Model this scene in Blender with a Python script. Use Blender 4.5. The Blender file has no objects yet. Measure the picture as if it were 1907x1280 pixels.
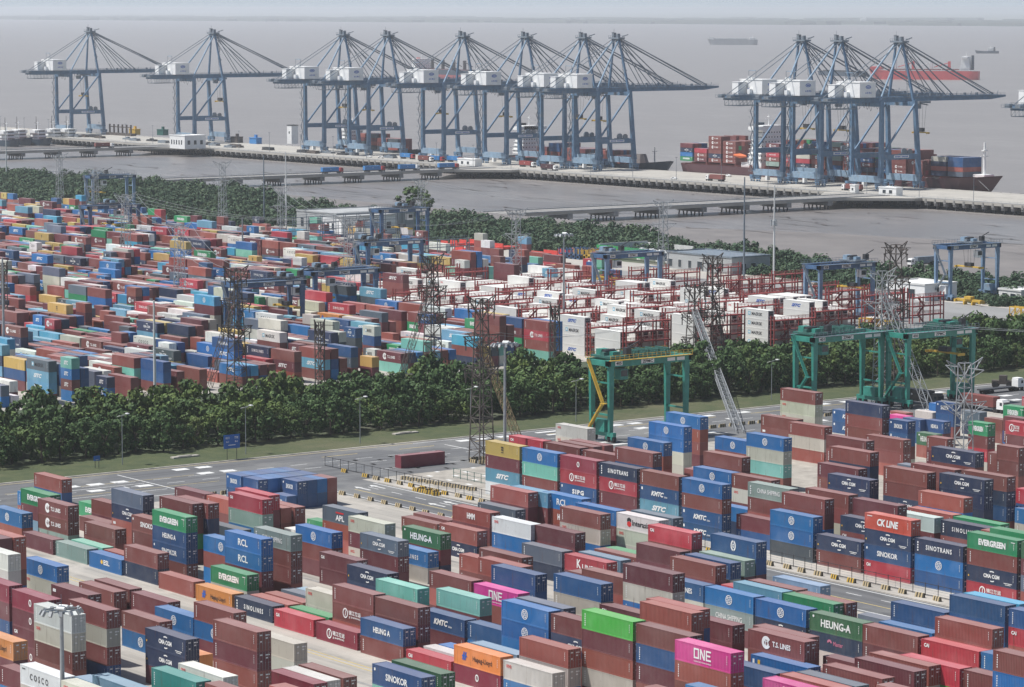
import bpy, math, random
from mathutils import Vector, Matrix
random.seed(11)
R = math.radians
scn = bpy.context.scene

# ---------------------------------------------------------------- camera
PITCH, YAW = R(6.183), R(53.42)
cam_d = bpy.data.cameras.new('camera'); cam = bpy.data.objects.new('camera', cam_d)
scn.collection.objects.link(cam); scn.camera = cam
cam.location = (0, 0, 104)
cam.rotation_euler = (math.pi/2 - PITCH, 0, YAW)
cam_d.sensor_width = 36; cam_d.lens = 36*5770/1907
cam_d.clip_start = 1; cam_d.clip_end = 120000

# ---------------------------------------------------------------- world, sun, exposure
SUN_DIR = Vector((-0.33, -0.40, 0.92)).normalized()
w = bpy.data.worlds.new('World'); scn.world = w; w.use_nodes = True
wn = w.node_tree
sky = wn.nodes.new('ShaderNodeTexSky'); sky.sky_type = 'NISHITA'; sky.sun_disc = False
sky.sun_elevation = math.asin(SUN_DIR.z); sky.sun_rotation = math.atan2(SUN_DIR.x, SUN_DIR.y)
sky.altitude = 100; sky.air_density = 1.0; sky.dust_density = 1.5; sky.ozone_density = 1.5
bg = wn.nodes['Background']; bg.inputs['Strength'].default_value = 0.062
# the hazy band low over the horizon
tcw = wn.nodes.new('ShaderNodeTexCoord'); sep = wn.nodes.new('ShaderNodeSeparateXYZ'); rmp = wn.nodes.new('ShaderNodeValToRGB'); mxw = wn.nodes.new('ShaderNodeMix'); mxw.data_type = 'RGBA'
rmp.color_ramp.elements[0].position = 0.0; rmp.color_ramp.elements[0].color = (1,1,1,1); rmp.color_ramp.elements[1].position = 0.10; rmp.color_ramp.elements[1].color = (0,0,0,1)
wn.links.new(tcw.outputs['Generated'], sep.inputs[0]); wn.links.new(sep.outputs['Z'], rmp.inputs[0]); wn.links.new(rmp.outputs[0], mxw.inputs[0])
wn.links.new(sky.outputs['Color'], mxw.inputs[6]); mxw.inputs[7].default_value = (5.9, 6.8, 7.7, 1)
wn.links.new(mxw.outputs[2], bg.inputs['Color'])
sun_d = bpy.data.lights.new('sun', 'SUN'); sun_d.energy = 3.9; sun_d.angle = R(1.2); sun_d.color = (1.0, 0.975, 0.94)
sun = bpy.data.objects.new('sun', sun_d); scn.collection.objects.link(sun)
sun.rotation_euler = (-SUN_DIR).to_track_quat('-Z', 'Y').to_euler()
scn.view_settings.view_transform = 'Standard'; scn.view_settings.look = 'None'
scn.view_settings.gamma = 1; scn.view_settings.use_curve_mapping = False
scn.view_settings.exposure = 0.52
scn.cycles.volume_bounces = 1
scn.cycles.max_bounces = 6

HAZE = 0.00005
# ---------------------------------------------------------------- helpers
C = scn.collection
class MB:
    """collects shapes and links them as one mesh object"""
    def __init__(s): s.v=[]; s.f=[]; s.m=[]; s.cur=0
    def mat(s,i): s.cur=i; return s
    def add(s,vs,fs):
        o=len(s.v); s.v.extend([tuple(p) for p in vs]); s.f.extend([tuple(i+o for i in f) for f in fs]); s.m.extend([s.cur]*len(fs)); return s
    def box(s,x0,y0,z0,x1,y1,z1):
        return s.add([(x0,y0,z0),(x1,y0,z0),(x1,y1,z0),(x0,y1,z0),(x0,y0,z1),(x1,y0,z1),(x1,y1,z1),(x0,y1,z1)],
            [(0,3,2,1),(4,5,6,7),(0,1,5,4),(1,2,6,5),(2,3,7,6),(3,0,4,7)])
    def cb(s,x,y,z,sx,sy,sz): return s.box(x-sx/2,y-sy/2,z-sz/2,x+sx/2,y+sy/2,z+sz/2)
    def bar(s,a,b,w,h=None,w2=None,h2=None):
        h=h or w; w2=w2 or w; h2=h2 or h
        a=Vector(a); b=Vector(b); d=(b-a)
        if d.length<1e-6: return s
        d.normalize(); up=Vector((0,0,1)) if abs(d.z)<.95 else Vector((0,1,0))
        r=d.cross(up).normalized(); u=r.cross(d).normalized()
        vs=[]
        for p,ww,hh in ((a,w,h),(b,w2,h2)):
            for i,j in ((-1,-1),(1,-1),(1,1),(-1,1)): vs.append(p+r*ww/2*i+u*hh/2*j)
        return s.add(vs,[(0,1,2,3),(7,6,5,4),(0,4,5,1),(1,5,6,2),(2,6,7,3),(3,7,4,0)])
    def tube(s,a,b,r,n=6,r2=None):
        r2=r2 if r2 is not None else r
        a=Vector(a); b=Vector(b); d=(b-a).normalized(); up=Vector((0,0,1)) if abs(d.z)<.95 else Vector((0,1,0))
        e=d.cross(up).normalized(); u=e.cross(d)
        vs=[]
        for p,q in ((a,r),(b,r2)):
            for i in range(n): t=2*math.pi*i/n; vs.append(p+e*q*math.cos(t)+u*q*math.sin(t))
        fs=[(i,(i+1)%n,n+(i+1)%n,n+i) for i in range(n)]+[tuple(range(n-1,-1,-1)),tuple(range(n,2*n))]
        return s.add(vs,fs)
    def quad(s,*p): return s.add(p,[tuple(range(len(p)))])
    def sheet(s,x0,y0,x1,y1,z): return s.add([(x0,y0,z),(x1,y0,z),(x1,y1,z),(x0,y1,z)],[(0,1,2,3)])
    def ring(s,cx,cz,r0,r1,y,n=20,sx=1.0,a0=0,a1=360):   # flat ring in the xz plane facing -y
        vs=[];fs=[]
        full=(a1-a0)>=360
        k=n if full else n+1
        for i in range(k):
            t=R(a0+(a1-a0)*i/n)
            for r in (r0,r1): vs.append((cx+r*sx*math.cos(t),y,cz+r*math.sin(t)))
        for i in range(n):
            j=(i+1)%k
            fs.append((2*i,2*i+1,2*j+1,2*j))
        return s.add(vs,fs)
    def prism(s,pts,z0,z1):
        n=len(pts)
        return s.add([(x,y,z0) for x,y in pts]+[(x,y,z1) for x,y in pts],[tuple(range(n-1,-1,-1)),tuple(range(n,2*n))]+[(i,(i+1)%n,n+(i+1)%n,n+i) for i in range(n)])
    def mesh(s,name,mats):
        me=bpy.data.meshes.new(name); me.from_pydata(s.v,[],s.f)
        for m in (mats if isinstance(mats,(list,tuple)) else [mats]): me.materials.append(m)
        if any(s.m): me.polygons.foreach_set('material_index',s.m)
        me.update(); return me
    def build(s,name,mats,parent=None,loc=None):
        return link(name,s.mesh(name,mats),parent,loc)
def link(name,me,parent=None,loc=None):
    o=bpy.data.objects.new(name,me); C.objects.link(o)
    if parent is not None: o.parent=parent
    if loc is not None: o.location=loc
    return o
def tag(o,label=None,cat=None,group=None,kind=None):
    if label: o['label']=label
    if cat: o['category']=cat
    if group: o['group']=group
    if kind: o['kind']=kind
    return o
def empty(name,loc=(0,0,0),rz=0):
    o=bpy.data.objects.new(name,None); C.objects.link(o); o.location=loc; o.rotation_euler=(0,0,rz); o.empty_display_size=1; return o
def kids(o): return [c for c in C.objects if c.parent is o]
def copy_tree(o,parent=None):
    c=o.copy(); C.objects.link(c); c.parent=parent
    for ch in list(o.children): copy_tree(ch,c)
    return c

# ---------------------------------------------------------------- materials
def newmat(name):
    m=bpy.data.materials.new(name); m.use_nodes=True
    nt=m.node_tree; b=nt.nodes['Principled BSDF']; return m,nt,b
def N(nt,t,**k):
    n=nt.nodes.new(t)
    for a,b in k.items(): setattr(n,a,b)
    return n
def noise(nt,scale,detail=4,rough=.6,coord='Object',stretch=None):
    tc=N(nt,'ShaderNodeTexCoord'); tx=N(nt,'ShaderNodeTexNoise'); tx.inputs['Scale'].default_value=scale
    tx.inputs['Detail'].default_value=detail; tx.inputs['Roughness'].default_value=rough
    if stretch:
        mp=N(nt,'ShaderNodeMapping'); mp.inputs['Scale'].default_value=stretch
        nt.links.new(tc.outputs[coord],mp.inputs[0]); nt.links.new(mp.outputs[0],tx.inputs['Vector'])
    else: nt.links.new(tc.outputs[coord],tx.inputs['Vector'])
    return tx
def ramp(nt,src,p0,p1,c0=(0,0,0,1),c1=(1,1,1,1)):
    r=N(nt,'ShaderNodeValToRGB'); e=r.color_ramp.elements
    e[0].position=p0; e[1].position=p1; e[0].color=c0; e[1].color=c1
    nt.links.new(src,r.inputs[0]); return r
def mix(nt,fac,a,b,blend='MIX'):
    m=N(nt,'ShaderNodeMix',data_type='RGBA',blend_type=blend)
    for s,val in ((m.inputs[0],fac),(m.inputs[6],a),(m.inputs[7],b)):
        if hasattr(val,'is_output'): nt.links.new(val,s)
        elif isinstance(val,(int,float)): s.default_value=val
        else: s.default_value=(*val[:3],1)
    return m.outputs[2]
def bump(nt,b,src,strength,dist):
    bp=N(nt,'ShaderNodeBump'); bp.inputs['Strength'].default_value=strength; bp.inputs['Distance'].default_value=dist
    nt.links.new(src,bp.inputs['Height']); nt.links.new(bp.outputs[0],b.inputs['Normal'])
def simple(name,col,rough=.6,metal=0,var=.25,scale=1.5,coord='Object',dirt=None,bmp=0):
    m,nt,b=newmat(name); n=noise(nt,scale,5,.65,coord)
    lo=tuple(max(0,c*(1-var)) for c in col); hi=tuple(c*(1+var) for c in col)
    c=mix(nt,ramp(nt,n.outputs[0],.3,.7).outputs[0],lo,hi)
    if dirt:
        n2=noise(nt,scale*.35,6,.7,coord)
        c=mix(nt,ramp(nt,n2.outputs[0],.55,.72).outputs[0],c,dirt)
    nt.links.new(c,b.inputs['Base Color']); b.inputs['Roughness'].default_value=rough; b.inputs['Metallic'].default_value=metal
    if bmp: bump(nt,b,n.outputs[0],bmp,.1)
    return m
M={}
def container_mat(name,attr):
    m,nt,b=newmat(name)
    if attr:
        a=N(nt,'ShaderNodeAttribute',attribute_name='paint'); col=a.outputs['Color']
    else:
        oi=N(nt,'ShaderNodeObjectInfo'); col=oi.outputs['Color']
    n1=noise(nt,.45,5,.65,'Object'); geo=N(nt,'ShaderNodeNewGeometry')
    g=N(nt,'ShaderNodeTexNoise'); g.inputs['Scale'].default_value=.35; g.inputs['Detail'].default_value=6; g.inputs['Roughness'].default_value=.7
    nt.links.new(geo.outputs['Position'],g.inputs['Vector'])
    c=mix(nt,ramp(nt,g.outputs[0],.35,.75).outputs[0],col,(.34,.31,.29))
    f=N(nt,'ShaderNodeMath',operation='MULTIPLY'); f.inputs[1].default_value=.12
    nt.links.new(ramp(nt,g.outputs[0],.38,.72).outputs[0],f.inputs[0])
    c=mix(nt,f.outputs[0],col,(.34,.31,.29))
    # large faded patches
    g2=N(nt,'ShaderNodeTexNoise'); g2.inputs['Scale'].default_value=.16; g2.inputs['Detail'].default_value=3; nt.links.new(geo.outputs['Position'],g2.inputs['Vector'])
    hs=N(nt,'ShaderNodeHueSaturation'); hs.inputs['Saturation'].default_value=.9; hs.inputs['Value'].default_value=1.15; nt.links.new(c,hs.inputs['Color'])
    c=mix(nt,ramp(nt,g2.outputs[0],.5,.66).outputs[0],c,hs.outputs[0])
    g3=N(nt,'ShaderNodeTexNoise'); g3.inputs['Scale'].default_value=1.7; g3.inputs['Detail'].default_value=6; g3.inputs['Roughness'].default_value=.75; nt.links.new(geo.outputs['Position'],g3.inputs['Vector'])
    f3=N(nt,'ShaderNodeMath',operation='MULTIPLY'); f3.inputs[1].default_value=.45; nt.links.new(ramp(nt,g3.outputs[0],.62,.7).outputs[0],f3.inputs[0]); c=mix(nt,f3.outputs[0],c,(.10,.06,.05))
    # vertical streaks of rust
    mp=N(nt,'ShaderNodeMapping'); mp.inputs['Scale'].default_value=(3,3,.25); nt.links.new(geo.outputs['Position'],mp.inputs[0])
    s=N(nt,'ShaderNodeTexNoise'); s.inputs['Scale'].default_value=.9; s.inputs['Detail'].default_value=5; nt.links.new(mp.outputs[0],s.inputs['Vector'])
    f2=N(nt,'ShaderNodeMath',operation='MULTIPLY'); f2.inputs[1].default_value=.6
    nt.links.new(ramp(nt,s.outputs[0],.6,.78).outputs[0],f2.inputs[0])
    c=mix(nt,f2.outputs[0],c,(.13,.065,.045))
    # dust lying on the upward faces
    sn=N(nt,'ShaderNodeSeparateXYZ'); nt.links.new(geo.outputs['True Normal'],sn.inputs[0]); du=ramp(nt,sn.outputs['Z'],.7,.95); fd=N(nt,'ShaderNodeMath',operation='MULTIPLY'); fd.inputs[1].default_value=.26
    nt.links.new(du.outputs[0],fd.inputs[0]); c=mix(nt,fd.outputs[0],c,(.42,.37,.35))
    nt.links.new(c,b.inputs['Base Color']); b.inputs['Roughness'].default_value=.55
    # corrugated steel: waves along the long side
    wv=N(nt,'ShaderNodeTexWave',wave_type='BANDS',bands_direction='X',wave_profile='SIN'); wv.inputs['Scale'].default_value=3.6/6.283*1.7
    nt.links.new(geo.outputs['Position'],wv.inputs['Vector'])
    wy=N(nt,'ShaderNodeTexWave',wave_type='BANDS',bands_direction='Y',wave_profile='SIN'); wy.inputs['Scale'].default_value=3.6/6.283*1.7
    nt.links.new(geo.outputs['Position'],wy.inputs['Vector'])
    if attr: bump(nt,b,wv.outputs[1],.35,.04)
    return m
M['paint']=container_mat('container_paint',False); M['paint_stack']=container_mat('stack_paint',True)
def flat(name,col,rough=.5,var=.08): return simple(name,col,rough,0,var,.8)
M['white_mark']=flat('white_lettering',(.78,.78,.76)); M['black_mark']=flat('black_lettering',(.02,.02,.025)); M['red_mark']=flat('red_lettering',(.6,.03,.03))
M['blue_mark']=flat('blue_lettering',(.02,.10,.42)); M['yellow_mark']=flat('yellow_lettering',(.75,.45,.04)); M['sky_mark']=flat('sky_blue_mark',(.20,.45,.58)); M['pink_mark']=flat('pink_mark',(.5,.16,.25))
MARKS=[M[k] for k in ('white_mark','black_mark','red_mark','blue_mark','yellow_mark','sky_mark','pink_mark')]
M['concrete']='later'
M['old_concrete']=simple('old_concrete',(.24,.235,.225),.9,0,.25,.25,'Object',(.12,.118,.115))
M['deck']=simple('deck_concrete',(.385,.365,.325),.85,0,.14,.08,'Object',(.29,.275,.25))
def worn(name,col,dk,lt,st):
    m,nt,b=newmat(name); n=noise(nt,.3,5,.65,'Object',st); n2=noise(nt,.03,6,.7); n3=noise(nt,1.2,5,.75)
    c=mix(nt,ramp(nt,n.outputs[0],.42,.68).outputs[0],col,dk); c=mix(nt,ramp(nt,n2.outputs[0],.5,.62).outputs[0],c,lt)
    f=N(nt,'ShaderNodeMath',operation='MULTIPLY'); f.inputs[1].default_value=.6; nt.links.new(ramp(nt,n3.outputs[0],.6,.7).outputs[0],f.inputs[0]); c=mix(nt,f.outputs[0],c,dk)
    nt.links.new(c,b.inputs['Base Color']); b.inputs['Roughness'].default_value=.82; return m
M['asphalt']=worn('asphalt',(.125,.127,.13),(.075,.077,.08),(.17,.17,.165),(1.6,.05,1)); M['asphalt_lane']=worn('asphalt_lane',(.125,.127,.13),(.075,.077,.08),(.17,.17,.165),(.05,1.6,1))
M['concrete']=worn('yard_concrete',(.37,.345,.305),(.22,.21,.19),(.43,.40,.355),(.06,1.2,1))
M['tan']=simple('sandy_paint',(.48,.38,.22),.8,0,.2,1)
M['line']=simple('road_paint_white',(.62,.62,.60),.7,0,.2,1.2,'Object',(.3,.3,.29)); M['yline']=simple('road_paint_yellow',(.55,.42,.14),.7,0,.2,1.2,'Object',(.3,.26,.17))
M['steel_blue']=simple('crane_blue_paint',(.10,.185,.29),.5,0,.22,.35,'Object',(.20,.22,.24))
M['steel_grey']=simple('crane_grey_steel',(.17,.205,.24),.55,0,.3,.8,'Object',(.25,.22,.19))
M['pale_blue']=simple('pale_blue_paint',(.22,.32,.42),.5,0,.2,.5,'Object',(.26,.27,.28))
M['rtg_blue']=simple('yard_crane_blue',(.055,.12,.235),.5,0,.22,.6,'Object',(.12,.14,.17))
M['rtg_sky']=simple('yard_crane_sky_blue',(.17,.265,.39),.5,0,.2,.6,'Object',(.22,.23,.25))
M['green_paint']=simple('yard_crane_green',(.035,.235,.185),.45,0,.2,.6,'Object',(.045,.15,.12))
M['dark_green']=simple('dark_green_steel',(.03,.12,.10),.6,0,.3,1.2)
M['white']=simple('white_painted_sheet',(.80,.80,.785),.5,0,.05,.3,'Object',(.66,.66,.64))
M['offwhite']=simple('off_white_wall',(.66,.66,.64),.8,0,.08,.3,'Object',(.5,.5,.48))
M['greywall']=simple('grey_wall',(.36,.37,.37),.85,0,.1,.3,'Object',(.28,.28,.28))
M['dark']=simple('dark_steel',(.035,.036,.04),.6,0,.3,2); M['glass']=simple('dark_window',(.03,.04,.05),.15,0,.2,.5)
M['rust']=simple('rusty_lattice_steel',(.085,.07,.062),.8,0,.35,.7,'Object',(.16,.12,.10))
M['galv']=simple('galvanised_steel',(.33,.345,.355),.5,.1,.2,.7,'Object',(.22,.22,.22))
M['yellow']=simple('yellow_steel',(.58,.37,.05),.5,0,.2,.8,'Object',(.25,.17,.06))
M['rackred']=simple('red_rack_steel',(.30,.055,.05),.55,0,.25,.6,'Object',(.20,.07,.06))
M['redsteel']=simple('red_pipe_paint',(.60,.075,.06),.5,0,.15,.5)
M['rubber']=simple('tyre_rubber',(.02,.02,.022),.85,0,.3,3); M['red']=simple('truck_red',(.40,.05,.05),.45,0,.15,1)
M['truckblue']=simple('blue_box_paint',(.05,.22,.50),.45,0,.08,.6)
M['hull_maroon']=simple('ship_hull_maroon',(.085,.032,.038),.5,0,.15,.05,'Object',(.11,.05,.05)); M['hull_navy']=simple('ship_hull_navy',(.03,.05,.075),.5,0,.15,.05)
M['hull_red']=simple('tanker_hull_red',(.62,.07,.07),.5,0,.1,.05); M['hull_grey']=simple('barge_hull_grey',(.30,.31,.32),.6,0,.15,.05); M['hull_rust']=simple('deck_rust_red',(.22,.07,.06),.7,0,.2,.1)
M['blackpaint']=simple('tyre_black',(.05,.045,.03),.7,0,.2,2)
M['sign_blue']=simple('sign_blue',(.02,.13,.42),.4,0,.1,1)
M['pink_red']=simple('orange_lifeboat',(.70,.16,.05),.5,0,.1,1)
# reefers
M['reefer']=simple('reefer_white',(.74,.735,.70),.55,0,.05,.25,'Object',(.62,.60,.54))
# grass / leaves
def grass(name,a,b,c,scale=.25):
    m,nt,bs=newmat(name); n=noise(nt,scale,6,.7); n2=noise(nt,scale*.12,4,.6); n3=noise(nt,scale*6,3,.7)
    col=mix(nt,ramp(nt,n.outputs[0],.35,.65).outputs[0],a,b); col=mix(nt,ramp(nt,n2.outputs[0],.5,.7).outputs[0],col,c)
    col=mix(nt,ramp(nt,n3.outputs[0],.45,.75).outputs[0],col,a)
    nt.links.new(col,bs.inputs['Base Color']); bs.inputs['Roughness'].default_value=.95; bump(nt,bs,n3.outputs[0],.6,.3); return m
M['grass']=grass('verge_grass',(.042,.060,.022),(.078,.09,.034),(.12,.11,.06)); M['scrub']=grass('scrub_ground',(.04,.06,.03),(.07,.085,.045),(.14,.13,.10),.08)
def leaf(name,a,b,c):
    m,nt,bs=newmat(name); g=N(nt,'ShaderNodeNewGeometry'); oi=N(nt,'ShaderNodeObjectInfo')
    tx=N(nt,'ShaderNodeTexNoise'); tx.inputs['Scale'].default_value=.055; tx.inputs['Detail'].default_value=3; nt.links.new(g.outputs['Position'],tx.inputs['Vector'])
    tx2=N(nt,'ShaderNodeTexNoise'); tx2.inputs['Scale'].default_value=.4; tx2.inputs['Detail'].default_value=3; nt.links.new(g.outputs['Position'],tx2.inputs['Vector'])
    col=mix(nt,g.outputs['Random Per Island'],a,b); col=mix(nt,ramp(nt,tx.outputs[0],.52,.68).outputs[0],col,c)
    col=mix(nt,ramp(nt,tx2.outputs[0],.3,.7).outputs[0],mix(nt,.5,col,a),col)
    nt.links.new(col,bs.inputs['Base Color']); bs.inputs['Roughness'].default_value=.7
    try: bs.inputs['Specular IOR Level'].default_value=.25
    except Exception: pass
    return m
M['leaf']=leaf('leaves_dark',(.030,.066,.020),(.085,.145,.042),(.14,.19,.042)); M['leaf_pale']=leaf('leaves_pale',(.06,.10,.03),(.11,.15,.04),(.15,.18,.05))
M['leaf_far']=leaf('leaves_far',(.036,.072,.038),(.075,.125,.062),(.10,.145,.07)); M['bark']=simple('bark',(.09,.07,.05),.9,0,.3,2)
# water and mud
def water(name,deep,mud,scale,streak=(1,1,1),amt=.5,rough=.35):
    m,nt,b=newmat(name)
    n=noise(nt,scale,7,.7,'Object',streak); n2=noise(nt,scale*.1,5,.6,'Object',streak)
    c=mix(nt,ramp(nt,n2.outputs[0],.4,.65).outputs[0],deep,mud)
    c=mix(nt,ramp(nt,n.outputs[0],.35,.7).outputs[0],tuple(v*.88 for v in deep),c)
    nt.links.new(c,b.inputs['Base Color']); b.inputs['Roughness'].default_value=rough
    n3=noise(nt,.35,5,.65,'Object',(1,1,1)); bump(nt,b,n3.outputs[0],amt,.6); return m
M['sea']=water('estuary_water',(.24,.222,.208),(.28,.262,.245),.05,(.6,1.4,1),1.0,.42)
M['basin']=water('silty_water',(.20,.185,.175),(.31,.28,.26),.12,(.5,1.6,1),.5,.28)
M['mud']=simple('mud_flat',(.185,.165,.15),.5,0,.2,.03,'Object',(.26,.235,.215),.3)
M['wetmud']=simple('wet_mud',(.16,.135,.12),.35,0,.3,.05,'Object',(.24,.20,.17),.3)
# ---------------------------------------------------------------- ground, water, roads (the setting)
def struct(name,bm,mat): return tag(bm.build(name,mat),kind='structure')
struct('sea',MB().sheet(-70000,1190,60000,70000,-6),M['sea'])
struct('basin_water',MB().sheet(-9000,930,4000,1190,-6),M['basin'])
struct('river_shoal',MB().sheet(-60000,13500,40000,60000,-5.2),simple('far_land',(.16,.18,.15),.9,0,.2,.0008,'Object',(.24,.24,.21)))
# low far shore: thousands of lumps merged into a ragged band of tree tops
b=MB(); rr=random.Random(4)
for k in range(900):
    x=rr.uniform(-34000,-6000); y=13520+abs(rr.gauss(0,1))*2600
    s=rr.uniform(60,420); h=rr.uniform(7,17)
    b.prism([(x-s,y-60),(x+s,y-60),(x+s*.8,y+90),(x-s*.8,y+90)],-5.2,h)
struct('far_shore',b,simple('far_trees',(.07,.09,.07),.9,0,.3,.002))
# land
struct('ground',MB().sheet(-9000,-600,1500,932,-.02),M['concrete'])
b=MB()
for i in range(200):
    x0=-4000+i*30; b.quad((x0,930,0),(x0+30,930,0),(x0+30,939+2*math.sin(i*.7)+2*math.sin((i+1)*.7)*0,-6.2),(x0,939+2*math.sin(i*.7),-6.2))
struct('seawall',b,M['mud'])
# mud bank below the sea wall
b=MB()
def shore(x):
    base=952+9*math.sin(x*.011)+6*math.sin(x*.031+1)
    t=max(0,min(1,(x+1330)/260)); return base+t*t*(3-2*t)*95
for i in range(160):
    x0=-3000+i*20; x1=x0+20
    b.quad((x0,936,-5.2),(x1,936,-5.2),(x1,shore(x1),-6.05),(x0,shore(x0),-6.05))
struct('mud_bank',b,M['mud'])
b=MB(); rr=random.Random(8)
for k in range(420):
    x=rr.uniform(-1950,-900); y=rr.uniform(945,1180); L=rr.uniform(8,60); wd=rr.uniform(.5,2.4)
    if y>shore(x)+70 and rr.random()<.55: continue
    pts=[]; n=7
    for i in range(n+1): pts.append((x+L*i/n, y+math.sin(i*1.3+k)*wd))
    for i in range(n):
        w0=wd*math.sin(math.pi*i/n)*.5; w1=wd*math.sin(math.pi*(i+1)/n)*.5; z=-5.95+.3
        b.quad((pts[i][0],pts[i][1]-w0,z),(pts[i+1][0],pts[i+1][1]-w1,z),(pts[i+1][0],pts[i+1][1]+w1,z),(pts[i][0],pts[i][1]+w0,z))
struct('mud_streaks',b,M['wetmud'])
# roads: cross road beside the tree belt, middle road, lanes in the near blocks, coast road
struct('cross_road',MB().sheet(-607,150,-566,1100,.012),M['asphalt'])
struct('middle_road',MB().sheet(-566,363.5,250,378.5,.016),M['asphalt_lane'])
struct('coast_road',MB().sheet(-3500,752,-650,778,.012),simple('pale_asphalt',(.24,.24,.235),.85,0,.12,.06,'Object',(.30,.29,.28)))
struct('east_apron',MB().sheet(-930,680,-690,752,.008),simple('apron_asphalt',(.20,.20,.195),.85,0,.15,.08,'Object',(.28,.27,.26)))
struct('grass_verge',MB().sheet(-632,120,-608.2,1200,.03),M['grass'])
struct('kerb',MB().box(-608.2,120,0,-607.5,1200,.14).box(-560,378.8,0,250,379.2,.13),M['concrete'])
struct('tree_belt_ground',MB().sheet(-718,120,-632,1400,.02),M['scrub'])
struct('coast_scrub_ground',MB().sheet(-3500,796,-845,931,.02),M['scrub'])
struct('upper_mud',MB().quad((-1470,931.5,.05),(-1400,900,.05),(-1345,872,.05),(-1250,874,.05),(-1180,894,.05),(-1090,882,.05),(-1020,868,.05),(-950,858,.05),(-850,842,.05),(-700,852,.05),(-300,860,.05),(-300,931.5,.05)),M['mud'])
struct('east_scrub_ground',MB().sheet(-845,800,-300,931,.02),M['scrub'])
struct('grass_island',MB().sheet(-1075,752,-960,757,.03).sheet(-1010,733,-930,739,.03),M['grass'])
b=MB()
for y in (369.2,): b.sheet(-555,y,200,y+.25,.022)
for y in (268.2,269.4): b.sheet(-560,y,100,y+.22,.006)
for x in (-606.2,): b.sheet(x,300,x+.25,420,.02)
for x in (-583,-594): b.sheet(x,305,x+.2,352,.02); 
for i in range(14): b.sheet(-600-.0,390+i*22,-599.7,400+i*22,.021)
struct('yellow_lines',b,M['yline'])
b=MB()
for y in (377.4,364.3): b.sheet(-560,y,200,y+.3,.022)
for i in range(60): b.sheet(-556+i*9,373.4,-552+i*9,373.65,.022)
for i in range(90): b.sheet(-587,260+i*9,-586.75,264.5+i*9,.02)
for i in range(90): b.sheet(-593,260+i*9,-592.75,264.5+i*9,.02); b.sheet(-576,390+i*9,-575.75,394.5+i*9,.02)
b.sheet(-606,420,-605.7,1000,.02)
# zebra / stop blocks on the cross road
for yy in (318,324,330,352,358,431,437,443,478,484,508,520,548,556,590,596,640):
    for k in range(4):
        if (k+int(yy))%3: b.sheet(-604+k*8,yy+k*1.7,-601.5+k*8,yy+3.6+k*1.7,.024)
for k in range(7): b.sheet(-604+k*4.6,455,-602.5+k*4.6,462,.0255)
for x0,y0,x1,y1 in ((-604,338,-568,338.35),(-600,425,-568,425.4),(-604,444,-572,444.3),(-590,310,-589.7,337),(-580,310,-579.7,337),(-573,310,-572.7,337)): b.sheet(x0,y0,x1,y1,.027)
# arrows
def arrow(x,y,s,d=1):
    b.quad((x,y-.25*s,.025),(x+4*s*d,y-.25*s,.025),(x+4*s*d,y+.25*s,.025),(x,y+.25*s,.025)); b.quad((x-2.2*s*d,y,.026),(x,y-.9*s,.026),(x,y+.9*s,.026))
for x,y in ((-556,375.3),(-556,371.4),(-528,375.3),(-528,371.4),(-500,375.3),(-470,371.4)): arrow(x,y,1)
struct('white_lines',b,M['line'])
# painted dashes on the fenced yard and worn slots on block lanes
b=MB()
for i in range(7):
    for j in range(5): b.sheet(-592+i*7.5+(j%2)*3,393+j*5,-590.2+i*7.5+(j%2)*3,394+j*5,.012)
struct('yard_marks',b,M['line'])
b=MB()
for (x0,y0,x1,y1) in ((-600,386,-540,420),(-556,420,-380,446),(-556,446,-400,530)): b.sheet(x0,y0,x1,y1,.006)
struct('block_paving',b,simple('worn_paving',(.33,.305,.265),.9,0,.25,.3,'Object',(.20,.185,.165)))
b=MB()
for yy in (258,262,297,303,327,335): b.sheet(-570,yy,150,yy+.8,.008)
struct('runway_strips',b,M['old_concrete'])
for (x0,x1,y0,y1,nm) in ((-1180,-1000,757,795,'pale_yard'),(-1000,-890,768,797,'pale_yard')):
    struct(nm,MB().sheet(x0,y0,x1,y1,.018),M['deck'])
struct('sand_path',MB().quad((-1396.4, 905.2)+(.05,),(-1394.4, 908.0)+(.05,),(-1296.9, 865.4)+(.05,),(-1300.9, 859.9)+(.05,)),M['deck'])

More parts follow.
